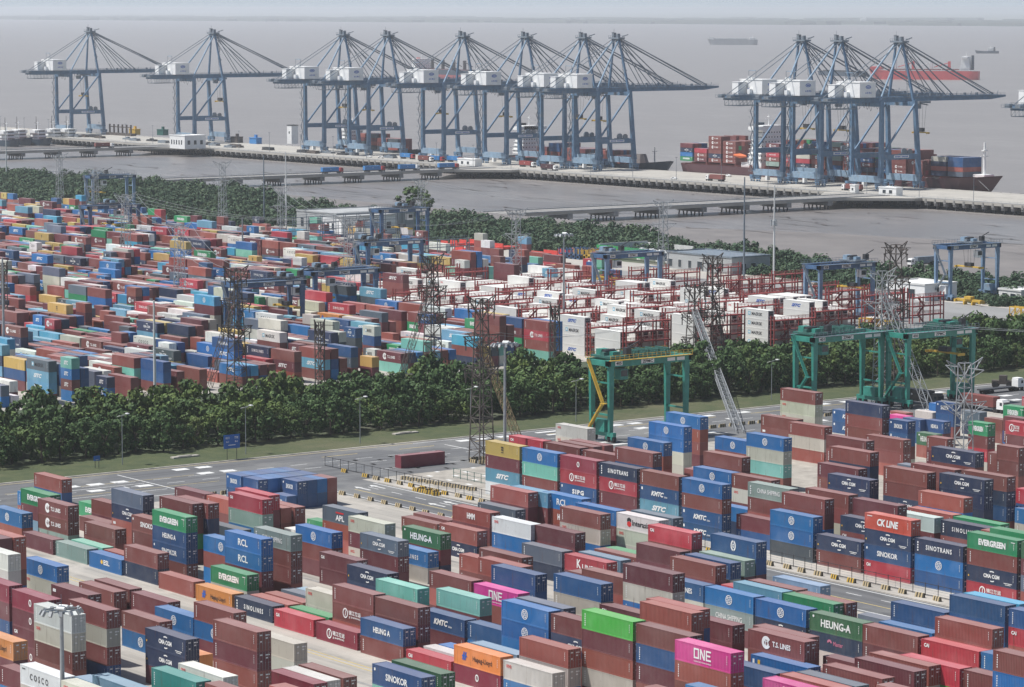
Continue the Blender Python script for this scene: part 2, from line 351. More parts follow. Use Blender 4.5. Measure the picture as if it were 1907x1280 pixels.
# ---------------------------------------------------------------- containers
PAL=dict(br=(.195,.056,.048),mr=(.140,.032,.040),sr=(.32,.085,.066),rr=(.25,.058,.040),rd=(.42,.035,.055),cr=(.24,.020,.045),bl=(.008,.135,.37),nb=(.014,.078,.215),nv=(.018,.035,.085),gy=(.10,.135,.18),dg=(.055,.075,.09),lb=(.13,.33,.46),cy=(.05,.33,.53),wh=(.66,.66,.63),wg=(.50,.60,.57),cm=(.50,.485,.41),gr=(.015,.25,.095),dn=(.030,.125,.055),lg=(.06,.33,.05),mt=(.17,.46,.37),tl=(.03,.26,.22),pg=(.24,.33,.29),pb=(.17,.29,.40),yl=(.52,.36,.10),og=(.66,.235,.05),pk=(.58,.035,.25),ck=(.60,.085,.05))
CH=2.88; CW=2.44
_txt={}
def textmesh(body,size=1.0,bold=.0,shear=0,space=1.0):
    k=(body,size,bold,shear,space)
    if k in _txt: return _txt[k]
    cu=bpy.data.curves.new('lettering','FONT'); cu.body=body; cu.size=size; cu.resolution_u=2; cu.offset=bold*size; cu.shear=shear; cu.space_character=space
    cu.align_x='CENTER'; cu.align_y='CENTER'
    o=bpy.data.objects.new('lettering',cu); C.objects.link(o)
    dg=bpy.context.evaluated_depsgraph_get(); me=bpy.data.meshes.new_from_object(o.evaluated_get(dg))
    bpy.data.objects.remove(o); vs=[tuple(v.co) for v in me.vertices]; fs=[tuple(p.vertices) for p in me.polygons]
    bpy.data.meshes.remove(me); bpy.data.curves.remove(cu)
    _txt[k]=(vs,fs); return _txt[k]
def put(b,body,cx,cz,size,mat=0,bold=.02,shear=0,space=1.0,width=None,y=-.02,axis='x',face=-1):
    vs,fs=textmesh(body,1.0,bold,shear,space)
    if not vs: return
    x0=min(v[0] for v in vs); x1=max(v[0] for v in vs); y0=min(v[1] for v in vs); y1=max(v[1] for v in vs)
    sx=sz=size/ max(.01,(y1-y0))
    if width: sx=width/(x1-x0)
    mx=(x0+x1)/2; my=(y0+y1)/2; b.mat(mat)
    if axis=='x': b.add([(cx+(v[0]-mx)*sx,y,cz+(v[1]-my)*sz) for v in vs],fs)
    else: b.add([(y,cx+(v[0]-mx)*sx,cz+(v[1]-my)*sz) for v in vs],fs)
def dashes(b,x,z0,z1,n,mat=0,wd=.14,y=-.02):
    b.mat(mat)
    for i in range(n):
        z=z0+(z1-z0)*i/n; h=(z1-z0)/n*.62; b.quad((x,y,z),(x+wd,y,z),(x+wd,y,z+h),(x,y,z+h))
def rect(b,x0,z0,x1,z1,mat=0,y=-.018): b.mat(mat).quad((x0,y,z0),(x1,y,z0),(x1,y,z1),(x0,y,z1))
def globe(b,cx,cz,r):
    b.mat(0).ring(cx,cz,r*.84,r,-.02,16); 
    for dz in (-.55,.55): b.ring(cx,cz+dz*r*1.0,.0,r*.0+.001,-.02,4)
    put(b,'COSCO',cx,cz,r*.62,0,.03,width=r*1.9,y=-.024)
    for s in (-1,1):
        rect(b,cx-r*.62,cz+s*r*.55-.04,cx+r*.62,cz+s*r*.55+.04,0,-.02)
        b.ring(cx,cz,r*.5,r*.62,-.021,8,1,(35 if s>0 else 215),(145 if s>0 else 325))
_marks={}
def marks(code,L,col):
    k=(code,L,col in('wh','cm','wg'))
    if k in _marks: return _marks[k]
    b=MB(); c=L/2; f=L/12.19; z=1.5
    W=lambda body,size,wid,mat=0,cx=None,cz=z,**q: put(b,body,cx if cx is not None else c,cz,size,mat,width=wid*f,**q)
    side=True
    if code=='c': globe(b,c,1.5,.82)
    elif code=='v': dashes(b,.75*f,.55,2.5,6,0,.17)
    elif code=='E': W('EVERGREEN',1.15,6.6,bold=.05)
    elif code=='H': W('HEUNG A',.95,4.8,bold=.035)
    elif code=='h': W('HEUNG-A',1.25,6.9,bold=.03); b.mat(0).ring(.9,2.35,0,.22,-.02,6)
    elif code=='S': W('SINOKOR',1.0,5.4,bold=.03); rect(b,.5,2.0,.85,2.4)
    elif code=='K': W('KMTC',1.0,4.0,cx=c-.5,shear=.3,bold=.045); W('Line',.35,.95,cx=c+2.1,cz=1.15,shear=.3); rect(b,.5,1.9,.95,2.45)
    elif code=='I': W('SITC',1.1,4.6,shear=.35,bold=.05)
    elif code=='T':
        b.mat(0).ring(c-2.1*f,1.5,.42,.95,-.02,16,1,30,330); put(b,'TS',c-2.0*f,1.45,.7,0,.03,y=-.026); W('T.S. LINES',.8,3.9,cx=c+1.2*f,bold=.03)
    elif code=='G':
        W('CMA CGM',.72,3.9,bold=.045); b.mat(0).ring(c+.1,1.5,.78,.98,-.02,12,1.25,62,118); b.ring(c+.1,1.5,.78,.98,-.02,12,1.25,252,300)
        rect(b,c+3.0*f,.7,c+5.0*f,.82); rect(b,c+3.3*f,.45,c+4.7*f,.55); rect(b,.35,.8,.6,1.1,4)
    elif code=='N': W('SINOLINES',.85,6.2,space=1.5,bold=.03); dashes(b,.6,.6,2.5,4,0,.3)
    elif code=='F': W('SINOTRANS',.9,6.6,space=1.25,bold=.03); dashes(b,.6,.6,2.5,4,0,.3)
    elif code=='Q': W('SIPG',1.0,3.9,space=1.3,bold=.05); rect(b,.5,2.0,.85,2.5)
    elif code=='k': rect(b,.6,1.8,1.6,2.3)
    elif code=='C': put(b,'CAI',1.15,2.05,.6,0,.05,width=1.1)
    elif code=='j': b.mat(0).ring(c,1.5,.38,.58,-.02,14,.8); put(b,'J',c,1.5,.6,0,.03,y=-.025)
    elif code=='J':
        b.mat(0).ring(c-2.2*f,1.5,.62,.86,-.02,16,.9); put(b,'J',c-2.2*f,1.5,.9,0,.05,y=-.025)
        W('锦江航运',.8,3.6,cx=c+.6*f,cz=1.75,bold=.02); W('JJ SHIPPING',.38,3.4,cx=c+.55*f,cz=.98,bold=.02)
    elif code=='o': put(b,'OOCL',1.4,2.1,.5,2,.04,width=1.35)
    elif code=='P':
        put(b,'Hapag-Lloyd',c+1.4*f,1.35,1.0,1,.012,width=5.0*f)
        b.mat(3); 
        for dx in (0,.5): b.quad((c-3.9*f+dx,-.02,.9),(c-3.5*f+dx,-.02,.9),(c-3.2*f+dx,-.02,2.2),(c-3.5*f+dx,-.02,2.2))
        rect(b,c-3.9*f,1.4,c-2.6*f,1.65,3,-.022)
    elif code=='O': W('COSCO',.95,5.6,1,space=1.7,bold=.02,cx=c-.3); rect(b,.6,2.3,1.6,2.45,1)
    elif code=='L': W('ESL',.95,2.2,cx=c+.5*f,bold=.03); b.mat(4).ring(c-1.3*f,1.5,0,.45,-.02,6)
    elif code=='R': W('RCL',1.25,3.2,bold=.02)
    elif code=='A': W('APL',1.1,3.0,cx=c,cz=1.05,bold=.04); rect(b,c-1.4*f,1.9,c+1.3*f,2.2,2)
    elif code=='Z': W('CHINA SHIPPING',.9,6.6,bold=.01); dashes(b,.7,.6,2.4,4,0,.3)
    elif code=='M': W('HMM',1.15,2.6,bold=.05)
    elif code=='m':
        put(b,'m',c,2.0,.4,1,.06,width=.8); put(b,'sc',c,1.45,.45,1,.06,width=.8); rect(b,c-.45,.85,c+.45,1.0,1)
    elif code=='X':
        W('Interasia',1.05,5.0,1,cx=c+1.0*f); b.mat(1).quad((c-3.0*f,-.02,1.5),(c-2.4*f,-.02,1.8),(c-1.8*f,-.02,1.5),(c-1.8*f,-.02,2.1),(c-2.4*f,-.02,2.4),(c-3.0*f,-.02,2.1)); b.mat(2).quad((c-3.0*f,-.02,.9),(c-2.4*f,-.02,.6),(c-1.8*f,-.02,.9),(c-1.8*f,-.02,1.4),(c-2.4*f,-.02,1.7),(c-3.0*f,-.02,1.4))
    elif code=='Y':
        W('MAERSK',1.0,4.9,1,cx=c+.9*f,bold=.015); rect(b,c-3.2*f,1.0,c-2.1*f,2.1,5); b.mat(0).ring(c-2.65*f,1.55,0,.34,-.024,7)
    elif code=='y': W('K',1.6,1.2,cx=c-1.9*f,cz=1.6,bold=.03); W('LINE',1.0,3.2,cx=c+.7*f,cz=1.2,bold=.02)
    elif code=='1':
        b.mat(0); x=c-1.9*f
        for (a0,a1,c0,c1) in ((x,x+1.15*f,2.15,2.4),(x,x+1.15*f,.9,1.15),(x,x+.25*f,.9,2.4),(x+.9*f,x+1.15*f,.9,2.4),(x+1.35*f,x+1.6*f,.9,2.4),(x+2.2*f,x+2.45*f,.9,2.4),(x+2.65*f,x+2.9*f,.9,2.4),(x+2.65*f,x+3.75*f,2.15,2.4),(x+2.65*f,x+3.6*f,1.53,1.78),(x+2.65*f,x+3.75*f,.9,1.15)): rect(b,a0,c0,a1,c1)
        b.mat(0).quad((x+1.35*f,-.019,2.4),(x+1.65*f,-.019,2.4),(x+2.45*f,-.019,.9),(x+2.15*f,-.019,.9)); put(b,'OCEAN NETWORK EXPRESS',c,.5,.2,0,.02,width=3.8*f)
    elif code=='U': b.mat(0).ring(c,1.5,.62,.98,-.02,8,.7,100,260); b.ring(c,1.5,.62,.98,-.02,8,.7,-80,80); b.ring(c,1.5,.2,.4,-.02,10,.7)
    elif code=='V':
        for a in range(6): b.mat(0).ring(c-2.4*f+.5*math.cos(a*1.047),1.55+.5*math.sin(a*1.047),.22,.36,-.02-.001*a,8)
        W('CULINES',.9,4.0,cx=c+1.2*f,bold=.025)
    elif code=='W': W('CK LINE',1.35,5.6,shear=.18,bold=.04); rect(b,.7,2.35,2.0,2.5)
    elif code=='x': W('Maxter',.7,2.2,6,cx=c+.6*f); b.mat(6).ring(c-1.4*f,1.5,.2,.55,-.02,8,1,0,180)
    elif code=='a': rect(b,.4,1.6,.8,2.3); rect(b,1.5,1.2,2.0,2.3,4); W('CARGO',.9,5.0,cz=.9,bold=.03)
    # small codes every steel box carries near its right end
    if code not in ('o','O') and col not in ('wh','cm','wg'): dashes(b,L-.85*f,1.1,2.45,5,0,.09)
    if code in ('E',): dashes(b,L-1.5*f,2.3,2.5,1,0,1.0)
    _marks[k]=b.mesh('lettering',MARKS) if b.v else None
    return _marks[k]
def corr(b,L,y,out,z0,z1,n):
    # corrugated panel: trapezoid ribs, real depth
    p=L/n; d=.045*out; vs=[];fs=[]
    xs=[]
    for i in range(n):
        x=i*p; xs+= [(x,0),(x+p*.28,0),(x+p*.5,d),(x+p*.78,d)]
    xs.append((L,0))
    for (x,dd) in xs: vs+=[(x+.12,y+dd,z0),(x+.12,y+dd,z1)]
    m=len(xs)
    for i in range(m-1): fs.append((2*i,2*i+2,2*i+3,2*i+1) if out<0 else (2*i+1,2*i+3,2*i+2,2*i))
    b.add(vs,fs)
def body_mesh(L):
    b=MB(); n=int((L-.24)/.30)
    corr(b,L-.24,.055,-1,.16,CH-.10,n); corr(b,L-.24,CW-.055,1,.16,CH-.10,max(4,n//3))
    b.box(0,0,0,L,.13,.16).box(0,CW-.13,0,L,CW,.16).box(0,0,CH-.10,L,.10,CH).box(0,CW-.10,CH-.10,L,CW,CH)
    for x in (0,L-.15):
        for y in (0,CW-.14): b.box(x,y,.0,x+.15,y+.14,CH)
    for x in (0,L-.1): b.box(x,.14,0,x+.1,CW-.14,.16).box(x,.14,CH-.1,x+.1,CW-.14,CH)
    # roof with shallow cross ribs
    k=int(L/.6); p=(L-.2)/k; vs=[];fs=[]
    for i in range(k+1):
        for dx,z in ((0,CH-.045),(p*.5,CH-.02)):
            if i==k and dx: continue
            vs+=[(.1+i*p+dx,.08,z),(.1+i*p+dx,CW-.08,z)]
    for i in range(len(vs)//2-1): fs.append((2*i,2*i+2,2*i+3,2*i+1))
    b.add(vs,fs)
    b.box(.02,.1,.14,.06,CW-.1,CH-.08)   # front end wall
    b.box(.1,.1,.02,L-.1,CW-.1,.12)
    for x in (-.004,L-.17+.012):
        for z in (-.0,CH-.115):
            b.box(x,-.012,z,x+.165,.13,z+.12).box(x,CW-.13,z,x+.165,CW+.012,z+.12)
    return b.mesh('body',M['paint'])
def door_mesh(L,light):
    b=MB(); x=L-.06
    b.box(x-.03,.14,.16,x,CW/2-.012,CH-.1).box(x-.03,CW/2+.012,.16,x,CW-.14,CH-.1)
    for y in (.35,.62,.9,1.08): 
        for yy in (y,CW-y): b.box(x,yy-.07,.3,x+.018,yy+.07,CH-.25)
    b.mat(1)
    for y in (.48,.98,CW-.98,CW-.48):
        b.tube((x+.045,y,.08),(x+.045,y,CH-.05),.022,5)
        b.box(x+.01,y-.06,1.12,x+.05,y+.06,1.2)
    for y in (.18,CW-.18):
        for z in (.4,1.1,1.8,2.5): b.box(x,y-.05,z,x+.03,y+.05,z+.12)
    b.mat(2); rr=random.Random(int(L))
    b.box(x+.02,1.5,2.2,x+.026,2.2,2.38).box(x+.02,.55,2.25,x+.026,1.0,2.45).box(x+.02,1.55,1.75,x+.026,1.9,1.95).box(x+.02,.6,1.3,x+.026,.9,1.5)
    return b.mesh('door',[M['paint'],M['galv'],M['white_mark']])
BODY={12.19:body_mesh(12.19),6.06:body_mesh(6.06)}; DOOR={12.19:door_mesh(12.19,0),6.06:door_mesh(6.06,0)}
STACKS='''-583.9 306.8 40 *sr nb
-549.9 285.9 40 *gr:E mr:v pb
-536.3 282.5 40 *br:T *br:T pg
-549.2 279.3 40 *bl:c rr
-563.8 292.4 40 bl sr
-533.9 277.9 40 *mr
-520.9 278.1 40 *pg
-520.5 281.2 40 mt
-507.1 277.7 40 *bl:L
-494.6 278.1 40 *br *nv
-560.7 304.8 40 gr:E
-545.7 299.5 40 *br mr
-522.2 284.9 40 *br:v br
-544.0 295.8 40 br
-507.0 280.8 40 rr
-522.9 291.4 40 *gy *nv:G sr:k sr
-508.3 287.5 40 *br:S *br br
-495.9 284.9 40 *gr:E *nb:H *nb:S *br
-508.6 293.8 40 *br br gr mr
-506.9 296.2 40 *br nv mr mr
-549.0 320.8 40 *mr nb
-535.8 320.5 40 sr:v br
-493.8 257.2 40 *bl:c *cm:o
-495.2 249.6 40 *sr sr br nb
-495.4 247.0 40 mr mr nb nb
-480.4 240.8 40 *wh cm cm bl
-454.6 227.6 40 *cr mr nb br
-440.0 226.9 40 *cr:j *mr:j *mr:C mr:j
-427.1 224.0 40 *wg *cm:o *br br
-427.2 230.1 40 *br *cm *br *nb
-440.1 234.0 40 *mr:k mr mr nb
-466.7 253.5 40 *br br
-467.4 256.9 40 *br mr
-439.9 253.0 40 *bl:c bl
-439.8 246.7 40 *br *bl:c
-412.9 235.7 40 *nv:G *nv:G mr
-426.9 213.9 40 *og:P mr br
-413.5 211.0 40 *mr:v bl
-400.4 207.6 40 *wh:O cm bl
-375.2 200.8 40 cm:o sr sr mr
-388.0 209.9 40 pb sr br
-375.8 206.0 40 *pb br bl sr
-375.0 215.0 40 *tl:v mr mr sr
-453.4 256.2 40 *mr:v mr
-480.3 277.1 40 *sr
-466.8 279.9 40 *gr:E cm
-466.3 276.5 40 *og:P
-452.8 276.3 40 *nv:N
-452.3 279.1 40 sr
-452.5 282.2 40 sr
-453.4 286.1 40 gy
-452.7 288.4 40 pb
-438.9 281.9 40 *cm:o cm
-438.9 278.7 40 gr
-438.8 275.5 40 *rd:C
-425.4 275.3 40 *cr:J
-426.5 252.5 40 *br:v *bl:c mr
-387.1 232.4 40 *br:v *mr:v *sr:v br:C br
-412.3 254.8 40 *cm cm
-425.6 245.7 40 og
-386.4 241.6 40 *cr mr
-386.9 244.2 40 *wh sr
-387.3 247.4 40 *br mr
-375.4 219.6 40 *wh:o nb nb br
-361.9 215.9 40 br mr mr nb
-333.1 208.3 40 sr br nb mr bl mr
-496.2 322.7 40 *gy:A rr:v sr
-482.5 319.6 40 *cm:o mr:v cm:o
-465.7 311.0 40 *gy:G *mr:v mr
-505.1 347.3 40 *br:v
-507.3 351.7 40 br
-467.2 321.4 40 *dn:h mr nv
-479.7 338.7 40 *sr:C *nv:G
-481.2 342.8 40 *rr:M mr br
-481.0 348.7 40 *gy br cm
-466.5 318.1 40 *bl:N *cm
-450.2 322.2 40 *sr br:v
-466.7 338.8 40 br:v
-467.2 303.1 40 *mr:C *mr:v
-440.1 291.2 40 *nv:G nv bl
-426.4 298.9 40 *br:v sr br
-480.2 306.3 40 *bl:c *br mr
-493.0 312.0 40 wh mr
-467.8 283.5 40 *bl:R *bl:R *mr br
-480.6 286.7 40 *bl:c br bl
-468.0 289.7 40 *pg:Z *br *br sr
-508.6 310.7 40 *rd:C mr mr nb
-505.1 307.0 40 *rd:C *pg:v bl nb
-509.5 313.9 40 sr br cm
-508.8 316.6 40 *sr br bl
-507.2 303.4 40 dg bl
-514.0 330.6 40 gr
-426.0 278.9 40 *br *br:J sr
-412.6 278.4 40 *br *mr sr
-425.8 287.5 40 *mt sr br
-412.7 290.7 40 *mt:v mr br
-412.6 298.3 40 *pk:1 br mr
-411.8 287.0 40 *nb:K *mr
-398.7 287.0 40 *nb:v bl
-398.3 274.7 40 *rd:C
-398.7 278.2 40 wh
-398.4 281.0 40 bl
-411.8 275.0 40 *nb:H *br:v
-358.7 241.5 40 *nb:S mt br cm
-359.1 245.1 40 *dn mr sr bl
-385.3 274.7 40 *og:P *cr:j
-385.2 277.7 40 *pb mr
-533.2 388.6 40 *yl:m *mr:v *lb:I wh
-520.0 388.6 40 *bl:c *mt:v *br:v bl
-506.8 388.6 40 *cr:j *rd:J *nb:Q mr
-493.6 388.6 40 *nv:F *rd:J *mr:v mr
-480.4 388.6 40 *br:v *nb:K *lb:I sr
-467.2 388.6 40 *bl:c *br:v *nb:K *nb:K
-536.9 397.6 40 *rd:C br mr br
-523.9 397.5 40 *br:v br br mr
-523.6 400.9 40 br sr br sr
-523.7 404.0 40 br cm sr br
-509.8 396.9 40 *br:v cm mr mr
-580.3 443.6 40 *cm:o cm:o
-519.3 416.6 40 *bl:c rr sr mr
-545.6 426.1 40 br sr
-493.0 392.2 40 *br nb mr cm nb
-481.9 352.4 40 *sr:v mr mr sr
-479.1 355.0 40 *lb mr br cm
-469.6 355.8 40 *bl:R rr:M br bl
-455.0 352.5 40 *bl mr sr sr
-453.4 347.6 40 *br:v *cm:o bl mr
-441.8 351.9 40 *wh:X *cm:o cm br
-442.2 355.6 40 *gy mr br mr
-465.7 340.9 40 *wh:o *bl cm
-453.5 341.8 40 *mr mr cm
-452.7 338.2 40 *gy *nv
-438.9 337.6 40 *rd:y mr
-439.3 341.1 40 *pb bl
-439.8 345.1 40 br bl
-439.8 347.6 40 gr br
-411.8 301.3 40 *nb nb:S dn:h nb
-386.8 295.3 40 *nb:v *cm br bl mr
-399.9 308.3 40 br bl nb nb
-387.6 301.6 40 *br sr mr br nb
-374.6 299.7 40 *mr *cm bl mr bl mr
-426.0 309.1 40 *br nb br br
-419.0 303.8 40 *sr br bl mr
-386.0 284.4 40 *bl:c *bl:c bl:c mr
-386.4 287.6 40 *gy sr cm mr
-372.6 284.0 40 *br:v nv:G br br
-360.7 280.7 40 *lg *mr *rr *cm mr
-374.2 294.7 40 *mr:C mr nb nb
-372.6 277.9 40 *sr *cm bl
-371.5 274.1 40 *cm:o bl
-347.6 280.6 40 *br *nb *mr:v br cm
-546.8 449.9 40 *bl:c rr br mr
-536.4 436.4 40 *bl:c *bl cm cm
-524.9 446.1 40 *bl:c br br
-509.2 441.8 40 *bl:c *cm *mt br
-493.0 415.9 40 *br mr sr mr
-492.5 412.7 40 *bl:c bl sr
-506.6 422.0 40 br mr
-480.0 412.6 40 *br cm:o mr
-468.6 396.4 40 bl nv
-455.4 395.6 40 *pg:Z *br:v sr mr
-547.2 485.3 40 *br:v *cm:o cm:o mr bl
-546.8 478.9 40 *br:v br:k br
-533.3 475.6 40 *br:v *cm *sr
-443.0 399.6 40 *br:v br cm cm
-441.8 392.4 40 *br br bl cm
-454.0 391.5 40 *mr:v nb
-440.8 388.6 40 *bl:c *bl:c *dg
-427.6 388.6 40 *nv:G *br
-414.5 388.6 40 *ck:W *nv:G *nb:S *rd:C
-401.2 388.6 40 *nv:F *bl:c *nb
-388.0 388.6 40 *gr:E *br:v *nv:G *rd:J
-374.8 388.6 40 dn mr gy sr
-400.4 404.5 40 sr nb br
-388.6 394.8 40 gr cm br nb
-412.7 406.3 40 *nv:N br br
-414.1 411.0 40 *gr nb mr
-427.8 394.8 40 *nv:G br:C nb
-413.8 350.9 40 *nb:U nb mr br
-412.8 340.8 40 *br:v mr br
-413.2 344.5 40 *nb cm sr
-413.6 348.1 40 *pg mr br
-400.1 327.4 40 *nb:V cm sr
-387.5 327.4 40 *bl:c *pg:Z mr
-427.7 347.9 40 *rd:C br mr br
-427.1 344.7 40 *mr mr sr
-399.1 340.8 40 rd mr
-388.0 334.0 40 *lb br br
-387.8 337.1 40 *br mr nb
-399.6 353.0 40 *pb:v nb
-375.2 333.7 40 *gr nb mr
-374.6 335.9 40 *br mr br
-374.4 327.1 40 *bl:c *nv:G br
-360.5 291.7 40 *sr br mr cm br
-361.8 294.0 40 *sr nb mr br cm
-360.8 300.0 40 *mr mr cm bl
-347.3 302.9 40 *br br br br
-334.8 291.1 40 *br:T br br br mr
-335.2 277.7 40 *pk:1 *sr:v br sr br
-331.5 282.8 40 *nb:v br nb nb
-331.6 288.9 40 *bl:a bl br nb
-318.5 279.7 40 *pk:1 mr br br
-319.1 283.4 40 *sr br br mr
-318.8 286.2 40 *gy br mr bl
-321.8 268.5 40 bl cm sr cm
-334.3 271.2 40 br bl bl
-361.0 326.8 40 *dn:h *nv:x cm
-348.5 326.6 40 *br:v mr br
-359.6 343.1 40 *nb:v nb br
-359.3 340.2 40 *bl bl
-376.7 351.8 40 gy
-347.3 344.1 40 *nb nb bl sr
-347.0 346.9 40 *cy cm br br
-335.6 329.5 40 *sr:v sr br br
-335.1 326.2 40 *rd:C br bl
-318.5 305.7 40 *rd:C lg mr br
-322.8 326.5 40 bl:v br mr
-293.3 299.0 40 *br *bl br br br br
-305.8 306.0 40 *br:v br cm cm
-320.9 299.2 40 *mr:v mr cm nb
-322.3 303.4 40 *sr cm br br
-334.7 305.7 40 mr br nb
-320.2 292.4 40 *br br bl br
-348.4 316.8 40 br
-296.4 280.4 40 br mr br mr br
-333.7 343.5 40 *nb:v *rd:C sr mr
-520.6 481.6 40 *nv *br *br:v nb mr
-560.7 514.4 40 nb:K nb:K
-507.1 475.3 40 *br *br sr
-480.5 439.1 40 *br br bl mr br
-467.7 428.3 40 *br:v nv br mr mr
-466.6 424.1 40 *mr:v br:v mr br
-454.3 415.7 40 *nv:G nv bl mr
-440.8 418.1 40 *br:v *br:v nv:G bl mr
-455.7 436.1 40 gy sr bl mr
-440.4 425.1 40 *br br mr br br
-440.1 430.4 40 *nv:G br:v cm nb br mr
-442.1 448.2 40 br:v br bl br mr
-427.7 420.5 40 *nv:G *nv nv sr br
-427.4 414.7 40 *sr bl mr mr
-428.2 398.3 40 *mr mr mr mr
-427.9 426.7 40 *br *nv *nb sr br
-418.2 431.9 40 rd nb br br
-426.7 406.4 40 *wg mr nb
-427.1 411.6 40 *sr cm mr
-414.3 427.6 40 bl cm br
-540.4 529.8 20 *nb:S nb br
-507.3 482.7 20 *nb:S nb:K br cm
-539.1 517.5 20 nb nb
-493.8 494.3 20 *gr:E *br rd:j cm
-527.4 533.3 20 br br
-466.6 454.9 20 *br:v mr cm br cm
-434.1 442.6 20 *br *br sr mr nb bl
-493.2 504.7 20 gr:E br bl sr br
-474.1 485.9 20 *rd:J mr:v cm br mr
-566.7 586.8 20 rd
-547.0 529.2 20 cm cm
-533.1 519.3 20 *nb:H mr
-518.3 502.0 20 dn:h sr
-545.3 518.8 20 pk bl
-566.2 538.8 20 sr
-571.8 558.1 20 bl
-540.1 538.5 20 gy nv
-479.8 491.2 20 mr mr bl br br
-559.2 339.4 20 nb:S nb
-559.2 341.9 20 bl nb
-559.2 344.4 20 nb nb
-559.2 346.9 20 nb nb
-559.2 349.4 20 bl nb
-559.2 351.9 20 nb nb
-552.7 339.5 20 *nb nb
-552.7 342.0 20 bl nb
-552.7 344.5 20 bl nb
-552.7 347.0 20 nb nb
-552.7 349.5 20 nb nb
-552.7 352.0 20 nb nb
-546.1 345.0 20 *nb:S nb
-546.1 347.5 20 nb nb
-546.1 350.0 20 bl nb
-546.1 352.5 20 br br
-546.1 342.4 20 nb:S
-744.3 377.9 40 wh:Y mr
-730.8 403.0 20 nv:I bl:I
-732.4 407.7 40 br br
-738.0 432.3 40 br br
-755.7 415.8 40 rr:T rr
-737.0 420.4 40 nb nb br
-734.5 384.3 40 gy:Y lb:I lb:I br
-731.1 392.6 20 mt:I bl:I br:I bl:I
-748.1 459.9 40 rd:N br
-728.3 486.7 20 yl mr
-760.3 404.0 40 sr sr br
-763.8 450.5 40 nb nb
-803.5 416.8 40 wh:Y mr
-793.7 434.0 40 br nb
-758.9 436.5 40 dg:G yl br
-794.7 440.8 40 nv:N br
-737.3 481.5 40 nb gy:Y br
-749.3 510.1 20 gr:E yl
-745.9 473.8 20 mr:I mr br
-774.2 437.3 40 mr:G mr:T br
-816.8 436.0 40 sr sr
-748.7 527.7 20 wh:Y wh:Y
-784.7 483.4 20 wh:Y gy
-829.5 435.8 40 lb:I mr
-787.1 455.5 40 br br br
-777.6 527.6 20 sr cm
-776.4 533.8 40 wh:Y br
-842.8 453.2 40 br br
-759.4 471.8 40 wh:Y br br br
-842.7 462.4 40 bl:I bl
-819.1 494.2 40 yl yl
-750.8 496.1 20 nb:G dg br br
-817.0 458.7 20 dg dg br
-751.8 503.4 20 wh:Y nb br br
-862.6 451.3 40 cy:I mr
-791.4 502.3 40 bl bl br
-772.1 546.6 40 mr br br
-848.9 471.3 40 br mr br
-845.0 481.4 40 br yl:m br
-873.0 492.9 20 br:T mr
-862.4 459.9 40 br br br
-846.6 489.0 40 wh:T mr br
-816.4 529.6 40 og:P gy:Y mr
-835.4 523.8 40 mr wh:Y mr
-789.9 535.0 40 mr br br br
-879.5 484.7 20 mr mr br
-905.2 506.0 40 lb:I mr
-864.0 469.7 20 rr mr br br
-931.2 487.1 40 br br
-877.6 513.2 40 wh wh br
-901.4 486.4 40 lb:I gy br
-933.4 500.5 20 dg:G dg
-916.5 528.8 40 bl:I bl
-838.7 497.9 40 cy:c mr cm cm br
-952.1 503.3 40 yl yl
-933.0 552.0 40 cy br
-952.6 506.8 40 sr sr br
-920.9 573.4 40 mr:T br br
-973.7 563.7 40 bl:I nb
-947.5 611.6 40 wh:Y br
-960.6 606.7 40 lg mr
-975.2 587.0 40 wh:O br
-953.6 622.6 40 rd:N br
-948.0 523.6 20 bl:c gy br br
-1000.9 565.3 40 br br
-1002.6 576.2 40 dg br
-869.7 590.6 40 mr:I br br br br
-947.7 663.5 40 wh:T wh:T
-1002.2 545.8 20 bl:c br br
-988.6 577.4 40 mr br br
-879.6 666.2 20 lb:I lb:I bl:I bl
-967.1 619.9 40 nb br br
-1029.1 549.9 40 yl:m br br
-1040.4 593.6 40 mr br
-880.5 645.3 40 mr mr mr mr nv
-991.7 621.1 40 mr:I br br
-1041.6 650.3 40 bl br
-1053.3 642.0 40 br br
-1095.7 600.1 40 rd mr
-1055.2 608.2 40 yl br br
-1094.4 578.4 40 yl:m br br
-1025.4 608.9 40 gr:E br br br
-1012.2 696.9 40 mr:T br br
-1118.4 577.3 40 gy:Y br br
-1135.8 625.5 40 br bl
-1096.5 622.9 40 mr br br
-1133.0 654.4 40 mr br
-1130.9 601.1 40 yl:m br br
-1082.7 691.0 40 br br br
-1079.8 703.4 40 mr:T rd:T br
-1159.6 604.4 40 gr:E br br
-1172.4 604.5 40 sr br br
-1120.2 692.3 40 wh:Y wh:Y br
-1133.9 606.9 40 mr mr br br
-1183.0 611.7 40 bl:I mr br br
-1198.8 698.1 40 gy:Y gy br
-1183.9 624.3 40 sr br br br br
-737.2 371.7 40 gy bl:I
-737.2 374.5 40 wh:O
-750.4 392.5 40 bl:I rr wh
-763.6 392.5 40 yl nb mr
-776.8 392.5 40 lb:I nv lb br
-737.2 395.3 40 nb nb cm
-750.4 395.3 40 gy nv:N dg
-763.6 395.3 40 nv:G yl:m cy
-737.2 398.2 40 rd:T
-750.4 398.2 40 mr mr:I br
-763.6 398.2 40 lb:I wh gy:Y
-790.0 401.0 40 cy wh wh:Y rr
-750.4 406.7 40 gy gy
-763.6 406.7 40 br:v nb br
-790.0 406.7 20 mr:I wh
-750.4 409.5 40 wh:O lb
-763.6 409.5 40 nb nb wh:Y
-776.8 409.5 40 rr mr br:v
-790.0 409.5 40 bl:c sr
-803.2 409.5 40 nb mr
-750.4 419.0 40 br mt br:T
-763.6 419.0 40 wh cm
-776.8 419.0 40 mr mr:I
-816.4 419.0 40 br:T nv:G nv:G br
